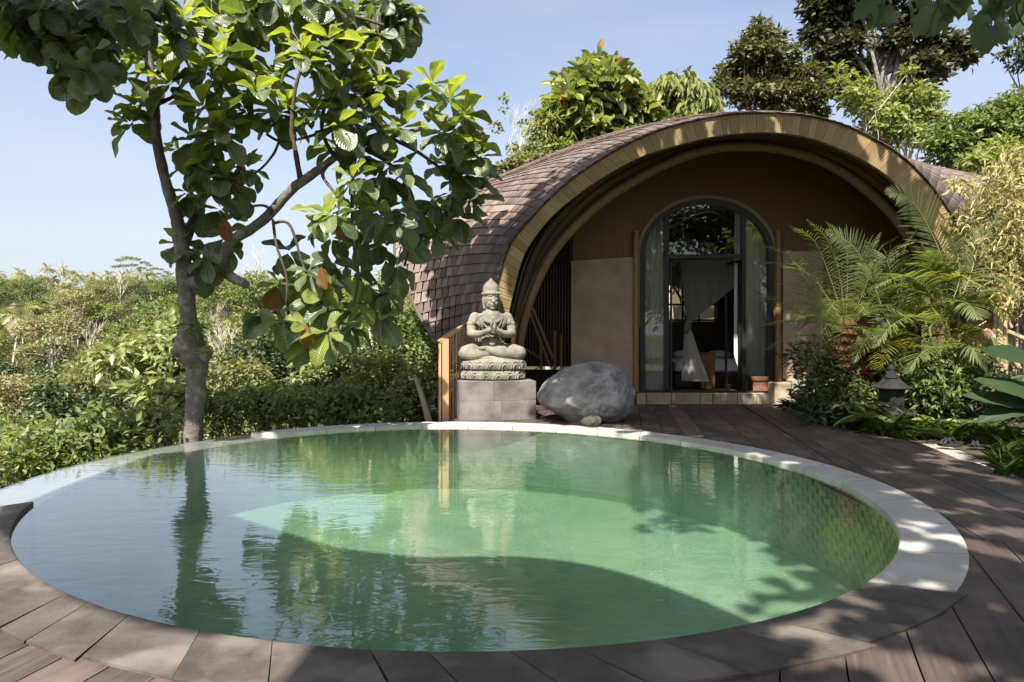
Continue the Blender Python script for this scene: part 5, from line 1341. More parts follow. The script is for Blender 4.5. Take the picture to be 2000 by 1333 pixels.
# unseen leaves added to shade the deck, then the porch and door wall
cover([(2.6, 2.4), (10, 2.4), (10, 8.5), (4.2, 9.2), (4.4, 7), (4.0, 4.9)], 3.6, (7.6, 9.6))
cover([(1.0, 11.6), (3.2, 9.6), (4.8, 8.2), (5.6, 9.0), (5.0, 16), (0.9, 16)], 4.6, (8, 10))
cover([(1.0, 13.6), (3.4, 13.6), (3.4, 15.6), (1.0, 15.6)], 5, (8, 10), zt=1.6)
cover([(.8, 11.6), (2.6, 11.6), (2.6, 12.8), (.8, 12.8)], 8.0, (8, 10), zt=.8)
cover([(1.2, 14.0), (5.2, 14.0), (5.2, 16.5), (1.2, 16.5)], 3.4, (8.4, 10.4), zt=1.6)
cover([(2.5, 4.5), (3.1, 4.2), (4.0, 5.8), (4.1, 8), (3.3, 9.9), (2.4, 10.1), (3.3, 8), (3.2, 5.8)], 3.2, (7.6, 9.6))
cover([(8.6, 8.5), (12, 8.5), (12, 11), (8.6, 11)], 1.5, (8.4, 10.4), zt=1.5)
def on_floor(px, py):      # where the sun's ray to a point of the pool floor crosses the water
    v = G(px, py, FLOOR) + SUN * (-FLOOR / SUN.z); return (v.x, v.y)
cover([on_floor(x, y) for x, y in ((1190, 905), (1330, 925), (1340, 990), (1290, 1030), (1420, 1010), (1560, 1060), (1600, 1190), (1740, 1120), (1760, 1060), (1700, 960), (1500, 880), (1250, 858), (1080, 852))], 11, (9, 12), spread=.3)
cover([(.7, 2.2), (3.2, 2.2), (3.2, 4.7), (2.5, 4.7), (1.6, 3.7), (.9, 3.4)], 5.5, (7, 9))
cover([(5.2, 14.7), (8.5, 14.7), (8.5, 16.3), (5.2, 16.3)], 5.5, (8.6, 10), zt=1.0)
cover([(1.6, 2.6), (2.8, 2.6), (3.1, 4.9), (2.5, 4.7)], 2.2, (7, 8.5))
n_hidden = len(cp)
HANG = [(1705, 25, 6.4), (1728, 34, 6.2), (1752, 40, 6.3), (1780, 36, 6.6), (1800, 22, 6.8), (1822, 58, 6.4), (1842, 18, 6.6), (1868, 20, 6.9), (1890, 12, 6.5), (1906, 26, 6.7), (1930, 22, 6.1), (1945, 34, 6.2), (1962, 12, 6.0), (1985, 18, 6.2), (1995, 60, 6.6), (1760, 12, 6.9), (1930, 55, 6.0), (1950, 58, 6.1), (1720, 8, 6.5), (1812, 8, 7.0), (1975, 36, 6.4), (1872, 44, 6.6)]
for (x, y, Y) in HANG:
    c = P(x, y - 28, Y)
    for q in range(2):
        cp.append(tuple(c + Vector((rl.uniform(-.08, .08), rl.uniform(-.2, .2), rl.uniform(-.02, .16))))); a = rl.uniform(0, 6.28)
        cd.append((.55 * math.cos(a), .4 * math.sin(a), -rl.uniform(.35, .9))); cn.append((rl.uniform(-.5, .5), -.6, rl.uniform(.3, .9))); cL.append(rl.uniform(.22, .31))
cp.append(tuple(P(1936, 50, 6.0))); cd.append((-.32, -.1, -1)); cn.append((.1, -1, .2)); cL.append(.30)
cp.append(tuple(P(1940, 50, 6.02))); cd.append((.55, -.1, -.8)); cn.append((-.3, -1, .1)); cL.append(.22)
cp, cd, cn, cL = np.array(cp), np.array(cd), np.array(cn), np.array(cL)
lob = np_mesh('lobed_leaf', *T_LOB); lob.materials.append(M['leaf_lobed'])
for i in range(n_hidden, len(cp)): link('leaf', lob, None, oak, leaf_frame(cp[i], cd[i], cn[i], cL[i], cL[i] * .85))
V, Fa, UV = leaves_np(T_LOB, cp[:n_hidden], cd[:n_hidden], cn[:n_hidden], cL[:n_hidden], cL[:n_hidden] * .9)
o = link('foliage', np_mesh('foliage', V, Fa, UV), M['leaf_lobed'], oak); o['kind'] = 'stuff'
tw = MB()
for pts in ([(1936, 52), (1938, 30), (1950, 5), (1975, -30)], [(1720, -20), (1740, 10), (1760, 16)], [(1800, -30), (1830, 0), (1842, 30)], [(1990, -30), (1985, 20), (1996, 45), (2010, 60)], [(1815, 60), (1822, 30), (1835, 5)]):
    tw = MB(); tw.tube([P(x, y, 6.3) for x, y in pts], .008, 5); tw.build('twig', M['bark_dark'], oak, True, 60)

# ------------------------------------------------------------------ SUNSHADE, unseen: a roof added over the camera, its outline drawn from the wanted shadow
SH = [(-4.5, 9.3), (-3.25, 8.3), (-2.3, 7.62), (-1.2, 7.32), (-.2, 7.34), (.7, 7.0), (1.42, 6.3), (2.0, 5.4), (2.2, 4.75), (1.8, 3.95), (1.3, 3.5), (1.3, 1.5), (1.4, -1.5), (-1.2, -1.5), (-.85, 3.3), (-1.7, 3.66), (-2.7, 4.25), (-3.5, 5.0), (-4.35, 5.9), (-4.65, 6.8), (-4.75, 9.0)]
shade_root = empty('added_sunshade', (1.2, -.5, 0), 'bamboo pavilion roof over the near edge of the pool', 'pavilion')
q = spline([*SH, SH[0]], 90)[:-1]; zz = 7.4
up_p = []
for x, y in q:
    z = zz - .02 * (x + .3) ** 2
    up_p.append(Vector((x, y, 0)) + SUN * (z / SUN.z))
ct = sum(up_p, Vector()) / len(up_p); n = len(up_p)
rings = [[ct.lerp(p, f) + Vector((0, 0, .35 * (1 - f))) for p in up_p] for f in (.33, .66, 1.0)]
vs = [ct + Vector((0, 0, .5))] + [p for r in rings for p in r]; nb_ = len(vs); vs += [v - Vector((0, 0, .14)) for v in vs]
fs = [(0, 1 + k, 1 + (k + 1) % n) for k in range(n)] + [(nb_, nb_ + 1 + (k + 1) % n, nb_ + 1 + k) for k in range(n)]
for r in range(2):
    for k in range(n):
        a, b, c, d = 1 + r * n + k, 1 + (r + 1) * n + k, 1 + (r + 1) * n + (k + 1) % n, 1 + r * n + (k + 1) % n
        fs += [(a, b, c, d), (nb_ + a, nb_ + d, nb_ + c, nb_ + b)]
for k in range(n):
    a, d = 1 + 2 * n + k, 1 + 2 * n + (k + 1) % n; fs.append((a, nb_ + a, nb_ + d, d))
mb = MB(); mb.add(vs, fs); mb.build('roof', M['lining'], shade_root)
for (x, y) in ((-1.6, -3.6), (4.2, -4.2), (-2.2, -2.2), (4.4, -2.6)):
    mb = MB(); mb.tube([(x, y, -.05), (x + (.6 if x < 0 else -.6), y + .1, 3), (ct.x + (x - ct.x) * .55, ct.y + (y - ct.y) * .5, ct.z)], .07, 8); mb.build('post', M['bamboo'], shade_root, True, 60)
# ------------------------------------------------------------------ GARDEN on the right
def frond(root, pxs, leafm='palm', r=.011, n=34, Lmax=.4, **k):
    """pxs: (px, py, Y) along the frond"""
    pts = [tuple(P(*q)) for q in pxs]
    return link('frond', frond_mesh('frond', pts, leafm, r, n=n, Lmax=Lmax, **k), None, root)
# pygmy date palm in front of the wall
Yp = 12.4; pb = G(1652, 818, 0); dp = empty('date_palm', pb, 'feathery small date palm with a rough brown stem right of the doorway', 'palm tree')
mb = MB(); q = spline([tuple(P(1655, 826, Yp)), tuple(P(1650, 760, Yp)), tuple(P(1646, 700, Yp)), tuple(P(1652, 650, Yp)), tuple(P(1652, 620, Yp))], 26)
mb.tube([Vector(v) for v in q], [.15 + .035 * (k % 2) + .02 * random.random() for k in range(26)], 9, jit=.2)
for k in range(26):
    for j in range(5):
        a = random.uniform(0, 6.28); c = Vector(q[k]); d = Vector((math.cos(a), math.sin(a), .9)).normalized(); mb.tube([c + d * .12, c + d * random.uniform(.22, .32)], [.022, .006], 4)
t_ = NT('palm_stem_fibre'); n = t_.noise(t_.coord('Object', (1, 1, .5)), 22, 5, .7)
M['palm_stem_fibre'] = t_.done(t_.pbsdf(t_.ramp(n, [(.3, (.07, .035, .018)), (.7, (.30, .15, .07))]), .9, t_.bump(n, .9, .04), .15))
mb.build('stem', M['palm_stem_fibre'], dp)
DP = dict(Lmax=.42, n=33, wid=.0135, droop=.35, vee=.35, tip=.3, start=.18, r=.010)
for f in [[(1640, 648, Yp - .1), (1590, 655, Yp - .5), (1535, 660, Yp - .9), (1485, 690, Yp - 1.1)], [(1640, 640, Yp - .1), (1585, 630, Yp - .3), (1525, 630, Yp - .6), (1455, 645, Yp - .8)], [(1645, 630, Yp), (1590, 570, Yp - .2), (1540, 500, Yp - .4), (1486, 478, Yp - .6)], [(1645, 630, Yp), (1600, 560, Yp - .1), (1560, 520, Yp - .3), (1465, 512, Yp - .5)], [(1648, 625, Yp), (1620, 540, Yp - .1), (1590, 470, Yp - .3), (1540, 440, Yp - .5)],
          [(1650, 625, Yp), (1640, 540, Yp - .1), (1618, 470, Yp - .2), (1575, 428, Yp - .3)], [(1652, 625, Yp), (1655, 540, Yp + .1), (1650, 470, Yp + .1), (1612, 432, Yp)], [(1655, 628, Yp), (1690, 555, Yp), (1715, 490, Yp - .1), (1755, 462, Yp - .3)], [(1655, 630, Yp), (1685, 575, Yp - .2), (1700, 520, Yp - .4), (1690, 470, Yp - .6)], [(1652, 635, Yp - .1), (1700, 610, Yp - .5), (1750, 610, Yp - .8), (1790, 640, Yp - 1)],
          [(1645, 640, Yp - .1), (1600, 610, Yp - .5), (1560, 560, Yp - .8), (1510, 555, Yp - 1)], [(1645, 645, Yp - .15), (1615, 610, Yp - .7), (1570, 590, Yp - 1.1), (1525, 600, Yp - 1.3)], [(1650, 640, Yp - .1), (1670, 640, Yp - .5), (1700, 650, Yp - .8), (1740, 700, Yp - 1)], [(1650, 635, Yp - .1), (1640, 600, Yp - .5), (1630, 590, Yp - .8), (1600, 640, Yp - 1.1)], [(1655, 635, Yp - .1), (1690, 600, Yp + .3), (1740, 560, Yp + .5), (1790, 560, Yp + .6)],
          [(1648, 632, Yp + .1), (1610, 570, Yp + .4), (1570, 530, Yp + .6), (1520, 520, Yp + .7)], [(1650, 650, Yp - .1), (1620, 665, Yp - .5), (1590, 690, Yp - .8), (1570, 740, Yp - .9)], [(1640, 640, Yp - .05), (1580, 620, Yp - .1), (1520, 590, Yp - .3), (1460, 560, Yp - .5)]]:
    frond(dp, f, 'palm', **DP)
for k in range(9):
    az = math.pi * (.75 + 1.1 * k / 9) + random.uniform(-.2, .2); c = P(1652, 640, Yp)
    link('frond', frond_mesh('frond', arch_pts(tuple(c), az, random.uniform(.9, 1.35), random.uniform(.7, 1.5), random.uniform(.7, 1.2), 5), 'palm', .010, n=31, Lmax=.38, wid=.0135, droop=.35, vee=.35, start=.18), None, dp)
# areca palms
def areca(name_label, base, stems, fronds, yellow=()):
    g = G(*base); root = empty('areca_palm', g, name_label, 'palm tree', None)
    for (a, b, c, r) in stems:
        mb = MB(); L = spline([tuple(P(*a)), tuple(P(*b)), tuple(P(*c))], 14); mb.tube([Vector(v) for v in L], [r * (1.1 if k % 3 == 0 else .95) * (1 - .4 * k / 13) for k in range(14)], 8); mb.build('stem', M['bamboo'] if random.random() < .5 else M['palm_rachis'], root, True, 60)
    for k in range(9):
        b_ = P(stems[k % len(stems)][2][0], stems[k % len(stems)][2][1] + random.uniform(0, 60), stems[0][0][2]); az = random.uniform(0, 6.28)
        link('frond', frond_mesh('frond', arch_pts(tuple(b_), az, random.uniform(.8, 1.3), random.uniform(.6, 1.5), random.uniform(.6, 1.3), 5), 'palm', .012, n=25, Lmax=.48, wid=.028, droop=.3, vee=.3, start=.2), None, root)
    for k, (pts, kw) in enumerate(fronds): frond(root, pts, 'palm_yellow' if k in yellow else 'palm', **{**dict(Lmax=.55, n=31, wid=.030, droop=.25, vee=.35, tip=.35, start=.18, r=.014), **kw})
Ya = 12.0
areca('tall areca palm with one upright frond against the arch', (1850, 836), [((1848, 836, Ya), (1850, 720, Ya), (1848, 560, Ya), .035), ((1858, 836, Ya), (1866, 700, Ya), (1876, 560, Ya), .03), ((1838, 836, Ya), (1826, 730, Ya), (1815, 640, Ya), .03), ((1868, 838, Ya), (1880, 720, Ya), (1900, 640, Ya), .03)],
      [([(1852, 585, Ya), (1838, 500, Ya), (1800, 420, Ya - .1), (1768, 384, Ya - .3), (1728, 376, Ya - .5)], dict(Lmax=.66, n=42, vee=.15, droop=.12, wid=.034, up=(0, -1, .25), fwd=.75)),
       ([(1868, 600, Ya), (1895, 540, Ya + .2), (1915, 470, Ya + .3), (1958, 412, Ya + .3)], dict(Lmax=.52, vee=.1, up=(0, -1, .3), fwd=.7)),
       ([(1850, 640, Ya - .1), (1880, 590, Ya - .4), (1930, 570, Ya - .6), (1985, 575, Ya - .8)], dict(vee=.2)),
       ([(1850, 620, Ya), (1800, 555, Ya - .2), (1760, 540, Ya - .5), (1700, 565, Ya - .8)], {}), ([(1855, 600, Ya), (1875, 540, Ya), (1860, 470, Ya), (1838, 440, Ya - .1)], dict(Lmax=.4)),
       ([(1848, 650, Ya), (1800, 620, Ya - .4), (1750, 630, Ya - .7), (1705, 680, Ya - .9)], {}), ([(1860, 660, Ya), (1900, 640, Ya - .4), (1940, 660, Ya - .7), (1965, 710, Ya - .9)], {}),
       ([(1850, 560, Ya), (1860, 545, Ya - .3), (1880, 540, Ya - .5), (1915, 560, Ya - .7)], dict(Lmax=.36)), ([(1850, 700, Ya), (1830, 680, Ya - .5), (1800, 690, Ya - .8), (1770, 730, Ya - .9)], {}),
       ([(1852, 690, Ya), (1880, 670, Ya - .5), (1905, 690, Ya - .8), (1930, 740, Ya - .9)], dict(Lmax=.45)), ([(1846, 590, Ya), (1830, 545, Ya - .1), (1810, 520, Ya - .2), (1770, 515, Ya - .3)], dict(Lmax=.42))], (7,))
Yb = 12.9
areca('bushy areca palm with a pale backlit frond between date palm and tall palm', (1760, 826), [((1765, 826, Yb), (1770, 740, Yb), (1768, 640, Yb), .03), ((1775, 826, Yb), (1782, 740, Yb), (1788, 640, Yb), .03), ((1755, 826, Yb), (1742, 740, Yb), (1730, 660, Yb), .03)],
      [([(1722, 600, Yb - .6), (1700, 540, Yb - .7), (1665, 480, Yb - .8), (1612, 450, Yb - .9)], dict(Lmax=.48, n=34, up=(0, -1, .2), vee=.1, droop=.1, wid=.03, fwd=.45)),
       ([(1768, 640, Yb), (1750, 560, Yb - .1), (1735, 500, Yb - .2), (1800, 468, Yb - .4)], {}), ([(1768, 640, Yb), (1760, 560, Yb), (1765, 490, Yb), (1795, 445, Yb - .1)], {}), ([(1780, 640, Yb), (1800, 560, Yb), (1825, 520, Yb - .2), (1860, 520, Yb - .4)], {}),
       ([(1760, 650, Yb), (1730, 580, Yb - .2), (1700, 560, Yb - .4), (1660, 590, Yb - .6)], {}), ([(1770, 660, Yb), (1790, 610, Yb - .4), (1820, 600, Yb - .7), (1850, 640, Yb - .9)], {}), ([(1760, 680, Yb), (1730, 650, Yb - .5), (1695, 660, Yb - .8), (1665, 710, Yb - 1)], {}),
       ([(1775, 690, Yb), (1800, 660, Yb - .5), (1825, 680, Yb - .8), (1840, 730, Yb - .9)], {}), ([(1765, 700, Yb), (1745, 670, Yb - .6), (1725, 680, Yb - .9), (1710, 730, Yb - 1.1)], {}), ([(1740, 640, Yb), (1715, 590, Yb + .1), (1690, 520, Yb), (1720, 455, Yb)], {}),
       ([(1790, 640, Yb), (1770, 600, Yb + .2), (1740, 560, Yb + .3), (1700, 545, Yb + .3)], {}), ([(1780, 640, Yb), (1830, 590, Yb - .2), (1865, 590, Yb - .4), (1905, 630, Yb - .6)], {})], (5, 8))
# pale bamboo behind on the right
bb = P(1975, 690, 13.2); bam = empty('bamboo_clump', (bb.x, bb.y, -.1), 'pale yellow bamboo with drooping leaves at the right edge in front of the roof', 'bamboo')
for (x0, x1, y1) in ((1950, 1920, 372), (1965, 1950, 340), (1975, 1990, 330), (1985, 1970, 420), (1995, 2030, 350), (1960, 1900, 440), (1978, 1868, 352)):
    L = spline([tuple(P(x0, 830, 13.2)), tuple(P((x0 + x1) / 2 + 8, (700 + y1) / 2, 13.1)), tuple(P(x1, y1, 12.9))], 14); mb = MB(); mb.tube([Vector(v) for v in L], [.03 * (1.15 if k % 3 == 0 else 1) * (1 - .8 * k / 13) for k in range(14)], 7); mb.build('culm', M['bamboo_pale'], bam, True, 60)
bl = []
for (x, y, r, n) in ((1868, 358, 16, 24), (1885, 366, 10, 14), (1905, 420, 40, 110), (1935, 385, 45, 150), (1965, 345, 40, 130), (1990, 320, 40, 110), (1950, 450, 55, 240), (1985, 420, 45, 180), (1925, 500, 40, 170), (1970, 520, 50, 230), (1995, 480, 40, 170), (1940, 560, 35, 130), (1985, 580, 40, 150), (1905, 465, 30, 80), (2020, 420, 60, 200), (2030, 540, 60, 200)):
    for _ in range(int(n * 1.9)): bl.append(tuple(P(x + random.gauss(0, r * .5), y + random.gauss(0, r * .5), 12.9 + random.gauss(0, .35))))
bl = np.array(bl); k = len(bl); d = unit(RNG.normal(size=(k, 3)) * np.array([1, 1, .5]) + np.array([0, 0, -.75]))
V, Fa, UV = leaves_np(T_LONG, bl, d, RNG.normal(size=(k, 3)) * .6 + np.array([0, -.6, .7]), RNG.uniform(.14, .26, k), RNG.uniform(.022, .036, k))
o = link('foliage', np_mesh('foliage', V, Fa, UV), M['bamboo_leaf'], bam); o['kind'] = 'stuff'
# bamboo lattice fence at the edge
bf_ = empty('bamboo_fence', P(1975, 790, 12.6), 'leaning bamboo poles and cross rail by the right edge', 'fence')
for (x0, y0, x1, y1, r) in ((1938, 700, 1945, 605, .032), (1948, 700, 1952, 600, .034), (1956, 705, 1953, 603, .036), (1964, 712, 1962, 598, .038), (1944, 620, 1972, 588, .03), (1968, 648, 2030, 676, .045), (1972, 690, 1990, 720, .05), (1975, 640, 1962, 610, .034)):
    mb = MB(); L = [P(x0, y0 + (90 if y0 > 695 else 0), 12.4), P((x0 + x1) / 2, (y0 + y1) / 2, 12.38), P(x1, y1, 12.4)]; mb.tube(L, r, 8); mb.build('pole', M['bamboo_pale'], bf_, True, 60)
sw = empty('shingle_screen', P(1995, 800, 13.6), 'dark shingled wall behind the bamboo poles at the right edge', 'wall')
mb = MB()
for r in range(9):
    for c in range(9):
        p = P(1962 + c * 16 + (8 if r % 2 else 0), 595 + r * 17, 13.5); mb.box(p + Vector((0, -.02 + .012 * random.random(), 0)), (.158, .02, .20), Matrix.Rotation(rad(6), 3, 'X'))
o = mb.build('shingle_courses', M['shingle'], sw); o['kind'] = 'stuff'
a, b = P(1955, 830, 13.55), P(2120, 585, 13.55); mb = MB(); mb.box(((a.x + b.x) / 2, 13.62, (a.z + b.z) / 2), (b.x - a.x, .08, b.z - a.z)); mb.build('backing', M['dark_wood'], sw)

def blades(root, name, c, n, L, w, mat, spread=.06, up=.9, drp=.5, stuff=False, tpl=None):
    """arching strap leaves from a tuft"""
    c = np.array(c); az = RNG.uniform(0, 2 * math.pi, n); el = np.clip(RNG.normal(up, .3, n), .1, 1.5)
    d = np.stack([np.cos(az) * np.cos(el), np.sin(az) * np.cos(el), np.sin(el)], 1); pos = c + np.stack([np.cos(az), np.sin(az), 0 * az], 1) * spread * RNG.random((n, 1))
    ll = L * RNG.uniform(.6, 1.15, n); tp = tpl or tpl_blade(5, lambda t: .25 + .75 * math.sin(math.pi * min(1, .15 + t * .85)), .25, drp, 2)
    V, Fa, UV = leaves_np(tp, pos, d, np.array([0, 0, 1.]) + RNG.normal(size=(n, 3)) * .15 - d * .2, ll, w * RNG.uniform(.7, 1.2, n)); return V, Fa, UV
def tuft(label, base, n, L, w, mat, name='grass_tuft', cat='plant', part='leaves', group=None, **k):
    g = G(*base) if len(base) == 2 else P(*base); root = empty(name, g, label, cat, group); V, Fa, UV = blades(root, part, tuple(g), n, L, w, mat, **k)
    link(part, np_mesh(part, V, Fa, UV), M[mat], root); return root
tuft('grass tuft sprouting between the pairs of sandals and the garden', (1852, 866), 26, .36, .028, 'grass', drp=.5)
tuft('broad light green strap-leaved fern left of the lantern', (1612, 812), 16, .72, .11, 'f_lime', 'strap_fern', up=1.1, drp=.35)
tuft('tall strap-leaved plant at the stone base by the wall', (1588, 806), 14, .6, .06, 'f_mid', 'strap_fern', up=1.0, drp=.45)
tuft('crimson-leaved cordyline above the lantern', (1692, 706, 12.2), 15, .34, .075, 'red_leaf', 'cordyline', up=.5, drp=.4)
tuft('second cordyline, darker, lower and left of the crimson one', (1672, 735, 12.0), 10, .28, .06, 'red_leaf', 'cordyline', up=.5, drp=.5)
tuft('pale variegated leafy plant low to the right of the lantern', (1835, 846, 10.6), 9, .42, .26, 'f_lime', 'caladium', up=.55, drp=.45, tpl=T_BIG[1])
tuft('dark grass clump hiding the foot of the lantern', (1748, 846), 34, .42, .03, 'grass', up=1.05, drp=.5)
tuft('glossy low rosette in front of the lantern foot, to its left', (1690, 826, 10.9), 18, .40, .10, 'f_mid', 'rosette_plant', up=.5, drp=.5)
def shrub(label, px, py, Y, r, n, L, mat, asp=.35, cat='shrub', name='shrub', flat=.8, m=7, grp=None, tpl=T_S, z0=None, bark='bark_dark', seed=1, hang=.3):
    c = P(px, py, Y); rz_ = r * flat; cl = random_clumps(r * .75, rz_ * .8, c.z, m, r * .5, seed); cl[:, 0] += c.x; cl[:, 1] += c.y
    zb = z0 if z0 is not None else float(terrain(c.x, c.y)); root = empty(name, (c.x, c.y, zb), label, cat, grp)
    V, Fa, UV = make_crown(cl, n, L, asp, hang, flat, tpl, jit=.4, shell=.45); link('foliage', np_mesh('foliage', V, Fa, UV), M[mat], root)
    mb = MB(); skeleton(mb, (c.x, c.y, zb - .1), cl, max(.02, r * .06), .25, seed, 6); mb.build('stem', M[bark], root, True, 60); return root
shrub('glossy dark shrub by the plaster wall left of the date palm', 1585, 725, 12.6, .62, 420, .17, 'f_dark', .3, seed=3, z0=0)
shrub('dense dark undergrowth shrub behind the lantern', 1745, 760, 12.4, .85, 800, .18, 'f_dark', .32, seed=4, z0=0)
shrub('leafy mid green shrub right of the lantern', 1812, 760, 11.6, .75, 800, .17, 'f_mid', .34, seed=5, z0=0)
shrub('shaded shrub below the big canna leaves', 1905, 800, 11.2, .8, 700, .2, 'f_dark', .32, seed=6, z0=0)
shrub('small-leaved shrub at the base of the date palm', 1665, 775, 12.0, .55, 600, .12, 'f_mid', .35, seed=7, z0=0)
shrub('yellowish shrub under the bamboo, by the poles', 1895, 715, 12.6, .6, 500, .16, 'f_lime', .3, seed=8, z0=0)
shrub('dark weedy bush at the right end of the deck', 1985, 905, 9.6, .38, 420, .11, 'f_dark', .25, seed=9, z0=-.02)
# canna with big shaded leaves, pink flower
can = empty('canna_plant', P(1985, 850, 9.6), 'plant with three big dark green paddle leaves at the right edge', 'plant')
for k, (b, tip, mid, w, mt) in enumerate((((2075, 735, 9.4), (1916, 690, 9.0), (1990, 700, 9.1), .36, 'big_green'), ((2075, 800, 9.4), (1900, 745, 9.2), (1990, 765, 9.1), .34, 'big_green'), ((2060, 800, 9.3), (1878, 776, 9.3), (1960, 785, 9.2), .26, 'big_green'), ((2060, 810, 9.3), (1905, 830, 9.3), (1985, 800, 9.2), .30, 'big_green'))):
    C = spline([tuple(P(*b)), tuple(P(*mid)), tuple(P(*tip))], 15); V = []; T_ = unit(np.gradient(C, axis=0))
    for i in range(15):
        t = i / 14; ww_ = w * max(.02, math.sin(math.pi * (.06 + .94 * t)) ** .7); sd = unit(np.cross(T_[i], [0.0, -.75, .65]))
        for j in range(7):
            u = j / 6 - .5; V.append(C[i] + sd * u * ww_ + np.array([0, 0, abs(u) * .07 + .006 * math.sin(i * 2.2 + j)]))
    q = np.array([(i * 7 + j, i * 7 + j + 1, (i + 1) * 7 + j + 1, (i + 1) * 7 + j) for i in range(14) for j in range(6)])
    link('leaf', np_mesh('leaf', np.array(V), q, smooth=True), M[mt], can)
mb = MB(); mb.tube([P(2070, 900, 9.5), P(2070, 730, 9.4)], .03, 8); mb.build('stem', M['palm_rachis'], can, True, 60)
fl = empty('pink_flower', P(1928, 655, 11.4), 'pink torch-like flower hanging from a stem by the bamboo poles', 'flower')
mb = MB(); L = spline([tuple(P(1872, 655, 11.5)), tuple(P(1900, 643, 11.45)), tuple(P(1926, 628, 11.4))], 10); mb.tube([Vector(v) for v in L], .008, 6)
mb.tube([P(1895, 720, 11.6), P(1880, 690, 11.55), P(1872, 655, 11.5)], .012, 6); mb.build('stem', M['bamboo_pale'], fl, True, 60)
c = np.array(P(1928, 640, 11.4)); k = 13; az = np.arange(k) * 2.4; d = np.stack([np.cos(az) * .45, np.sin(az) * .45, -np.ones(k) * .85], 1)
V, Fa, UV = leaves_np(T_BIG[1], np.tile(c, (k, 1)) + d * .02, d, np.stack([np.cos(az), np.sin(az), np.ones(k) * .4], 1), RNG.uniform(.16, .27, k), RNG.uniform(.08, .11, k)); link('petals', np_mesh('petals', V, Fa, UV, smooth=True), M['pink'], fl)
# grass edging along the boards, ferns in the bed
edge = []; Vs, Fs, Us, off = [], [], [], 0
ed_px = [(1545, 803), (1580, 812), (1620, 826), (1660, 838), (1700, 848), (1740, 855), (1785, 858), (1830, 858), (1880, 860), (1940, 872), (2000, 890)]
for k in range(230):
    i = random.randrange(len(ed_px) - 1); f_ = random.random(); x = ed_px[i][0] * (1 - f_) + ed_px[i + 1][0] * f_; y = ed_px[i][1] * (1 - f_) + ed_px[i + 1][1] * f_
    g = G(x, y - random.random() ** 1.5 * 26, .0); V, Fa, UV = blades(None, '', tuple(g), random.randint(7, 14), random.uniform(.16, .34), .016, '', .08, .95, .6); Vs.append(V); Fs.append(Fa + off); Us.append(UV); off += len(V)
for k in range(26):
    g = G(random.uniform(1945, 2020), random.uniform(895, 935), 0); V, Fa, UV = blades(None, '', tuple(g), 9, random.uniform(.12, .3), .014, '', .06, 1.1, .5); Vs.append(V); Fs.append(Fa + off); Us.append(UV); off += len(V)
o = link('grass_edging', np_mesh('grass_edging', np.vstack(Vs), Fs, np.vstack(Us)), M['grass']); tag(o, 'narrow grass edging along the right side of the deck', 'grass', kind='stuff')
# ground cover filling the bed
cl = []
for k in range(150):
    x = random.uniform(1560, 2060); y = random.uniform(735, 842); g = P(x, y, random.uniform(11.3, 13.6) if not 1680 < x < 1810 else random.uniform(12, 13.6)); cl.append((g.x, g.y, max(.12, min(g.z, .85)), random.uniform(.16, .34)))
V, Fa, UV = make_crown(np.array(cl), 6500, .15, .3, .1, .8, T_S, jit=.5, shell=.3)
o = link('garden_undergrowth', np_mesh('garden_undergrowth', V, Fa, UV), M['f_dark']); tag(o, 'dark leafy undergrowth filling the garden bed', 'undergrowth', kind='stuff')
for (lab, x, y, Y, nf, L, mt) in (('arching fern beside the lantern on its left', 1705, 800, 11.4, 12, .55, 'f_mid'), ('bright fern at the foot of the date palm', 1655, 800, 11.6, 12, .5, 'f_lime'), ('low fern in front of the garden, right of the lantern', 1790, 835, 10.9, 11, .42, 'f_mid'), ('fern under the canna leaves near the sandals', 1880, 835, 10.6, 11, .5, 'f_dark')):
    c = P(x, y, Y); root = empty('fern', c, lab, 'fern')
    for k in range(nf):
        az = k * 2.4 + random.random() * .4; link('frond', frond_mesh('frond', arch_pts(tuple(c), az, L * random.uniform(.8, 1.1), L * .75, L * .75, 4), mt, .006, n=20, Lmax=.12, wid=.02, vee=.05, start=.1, droop=.1, tip=.2, fwd=.35), None, root)

# ------------------------------------------------------------------ TREES BEHIND THE HOUSE
def btree(name, label, clumps_px, Y, n, L, asp, leafm, barkm, r0, base_px, droop=.3, flat=.8, split=.45, seed=0, tpl=T_S, shell=.5, jit=.35, dz=.7, cat='tree'):
    """clumps_px: (px, py, radius px)"""
    rs = random.Random(seed); cl = []
    for (x, y, r) in clumps_px:
        yy = Y + rs.uniform(-dz, dz) * r * Y / F; p = P(x, y, yy); cl.append((p.x, p.y, p.z, r * Y / F))
    cl = np.array(cl); b = P(base_px, 650, Y); zb = float(terrain(b.x, Y)) - .3; root = empty(name, (b.x, Y, zb), label, cat)
    V, Fa, UV = make_crown(cl, n, L, asp, droop, flat, tpl, jit=jit, shell=shell); link('crown', np_mesh('crown', V, Fa, UV), M[leafm], root)
    mb = MB(); skeleton(mb, (b.x, Y, zb), cl, r0, split, seed, 7); mb.build('trunk', M[barkm], root, True, 60); return root
btree('broadleaf_tree', 'rounded big-leaved tree behind the left slope of the roof', [(1165, 150, 36), (1130, 175, 40), (1195, 175, 42), (1110, 215, 40), (1160, 215, 50), (1215, 215, 45), (1095, 250, 34), (1145, 262, 40), (1200, 255, 40), (1250, 230, 34), (1120, 285, 34), (1170, 290, 30), (1150, 185, 40)], 25, 2600, .62, .34, 'f_broad', 'bark_pale', .22, 1150, .15, .85, seed=2, tpl=T_MED[0], shell=.35)
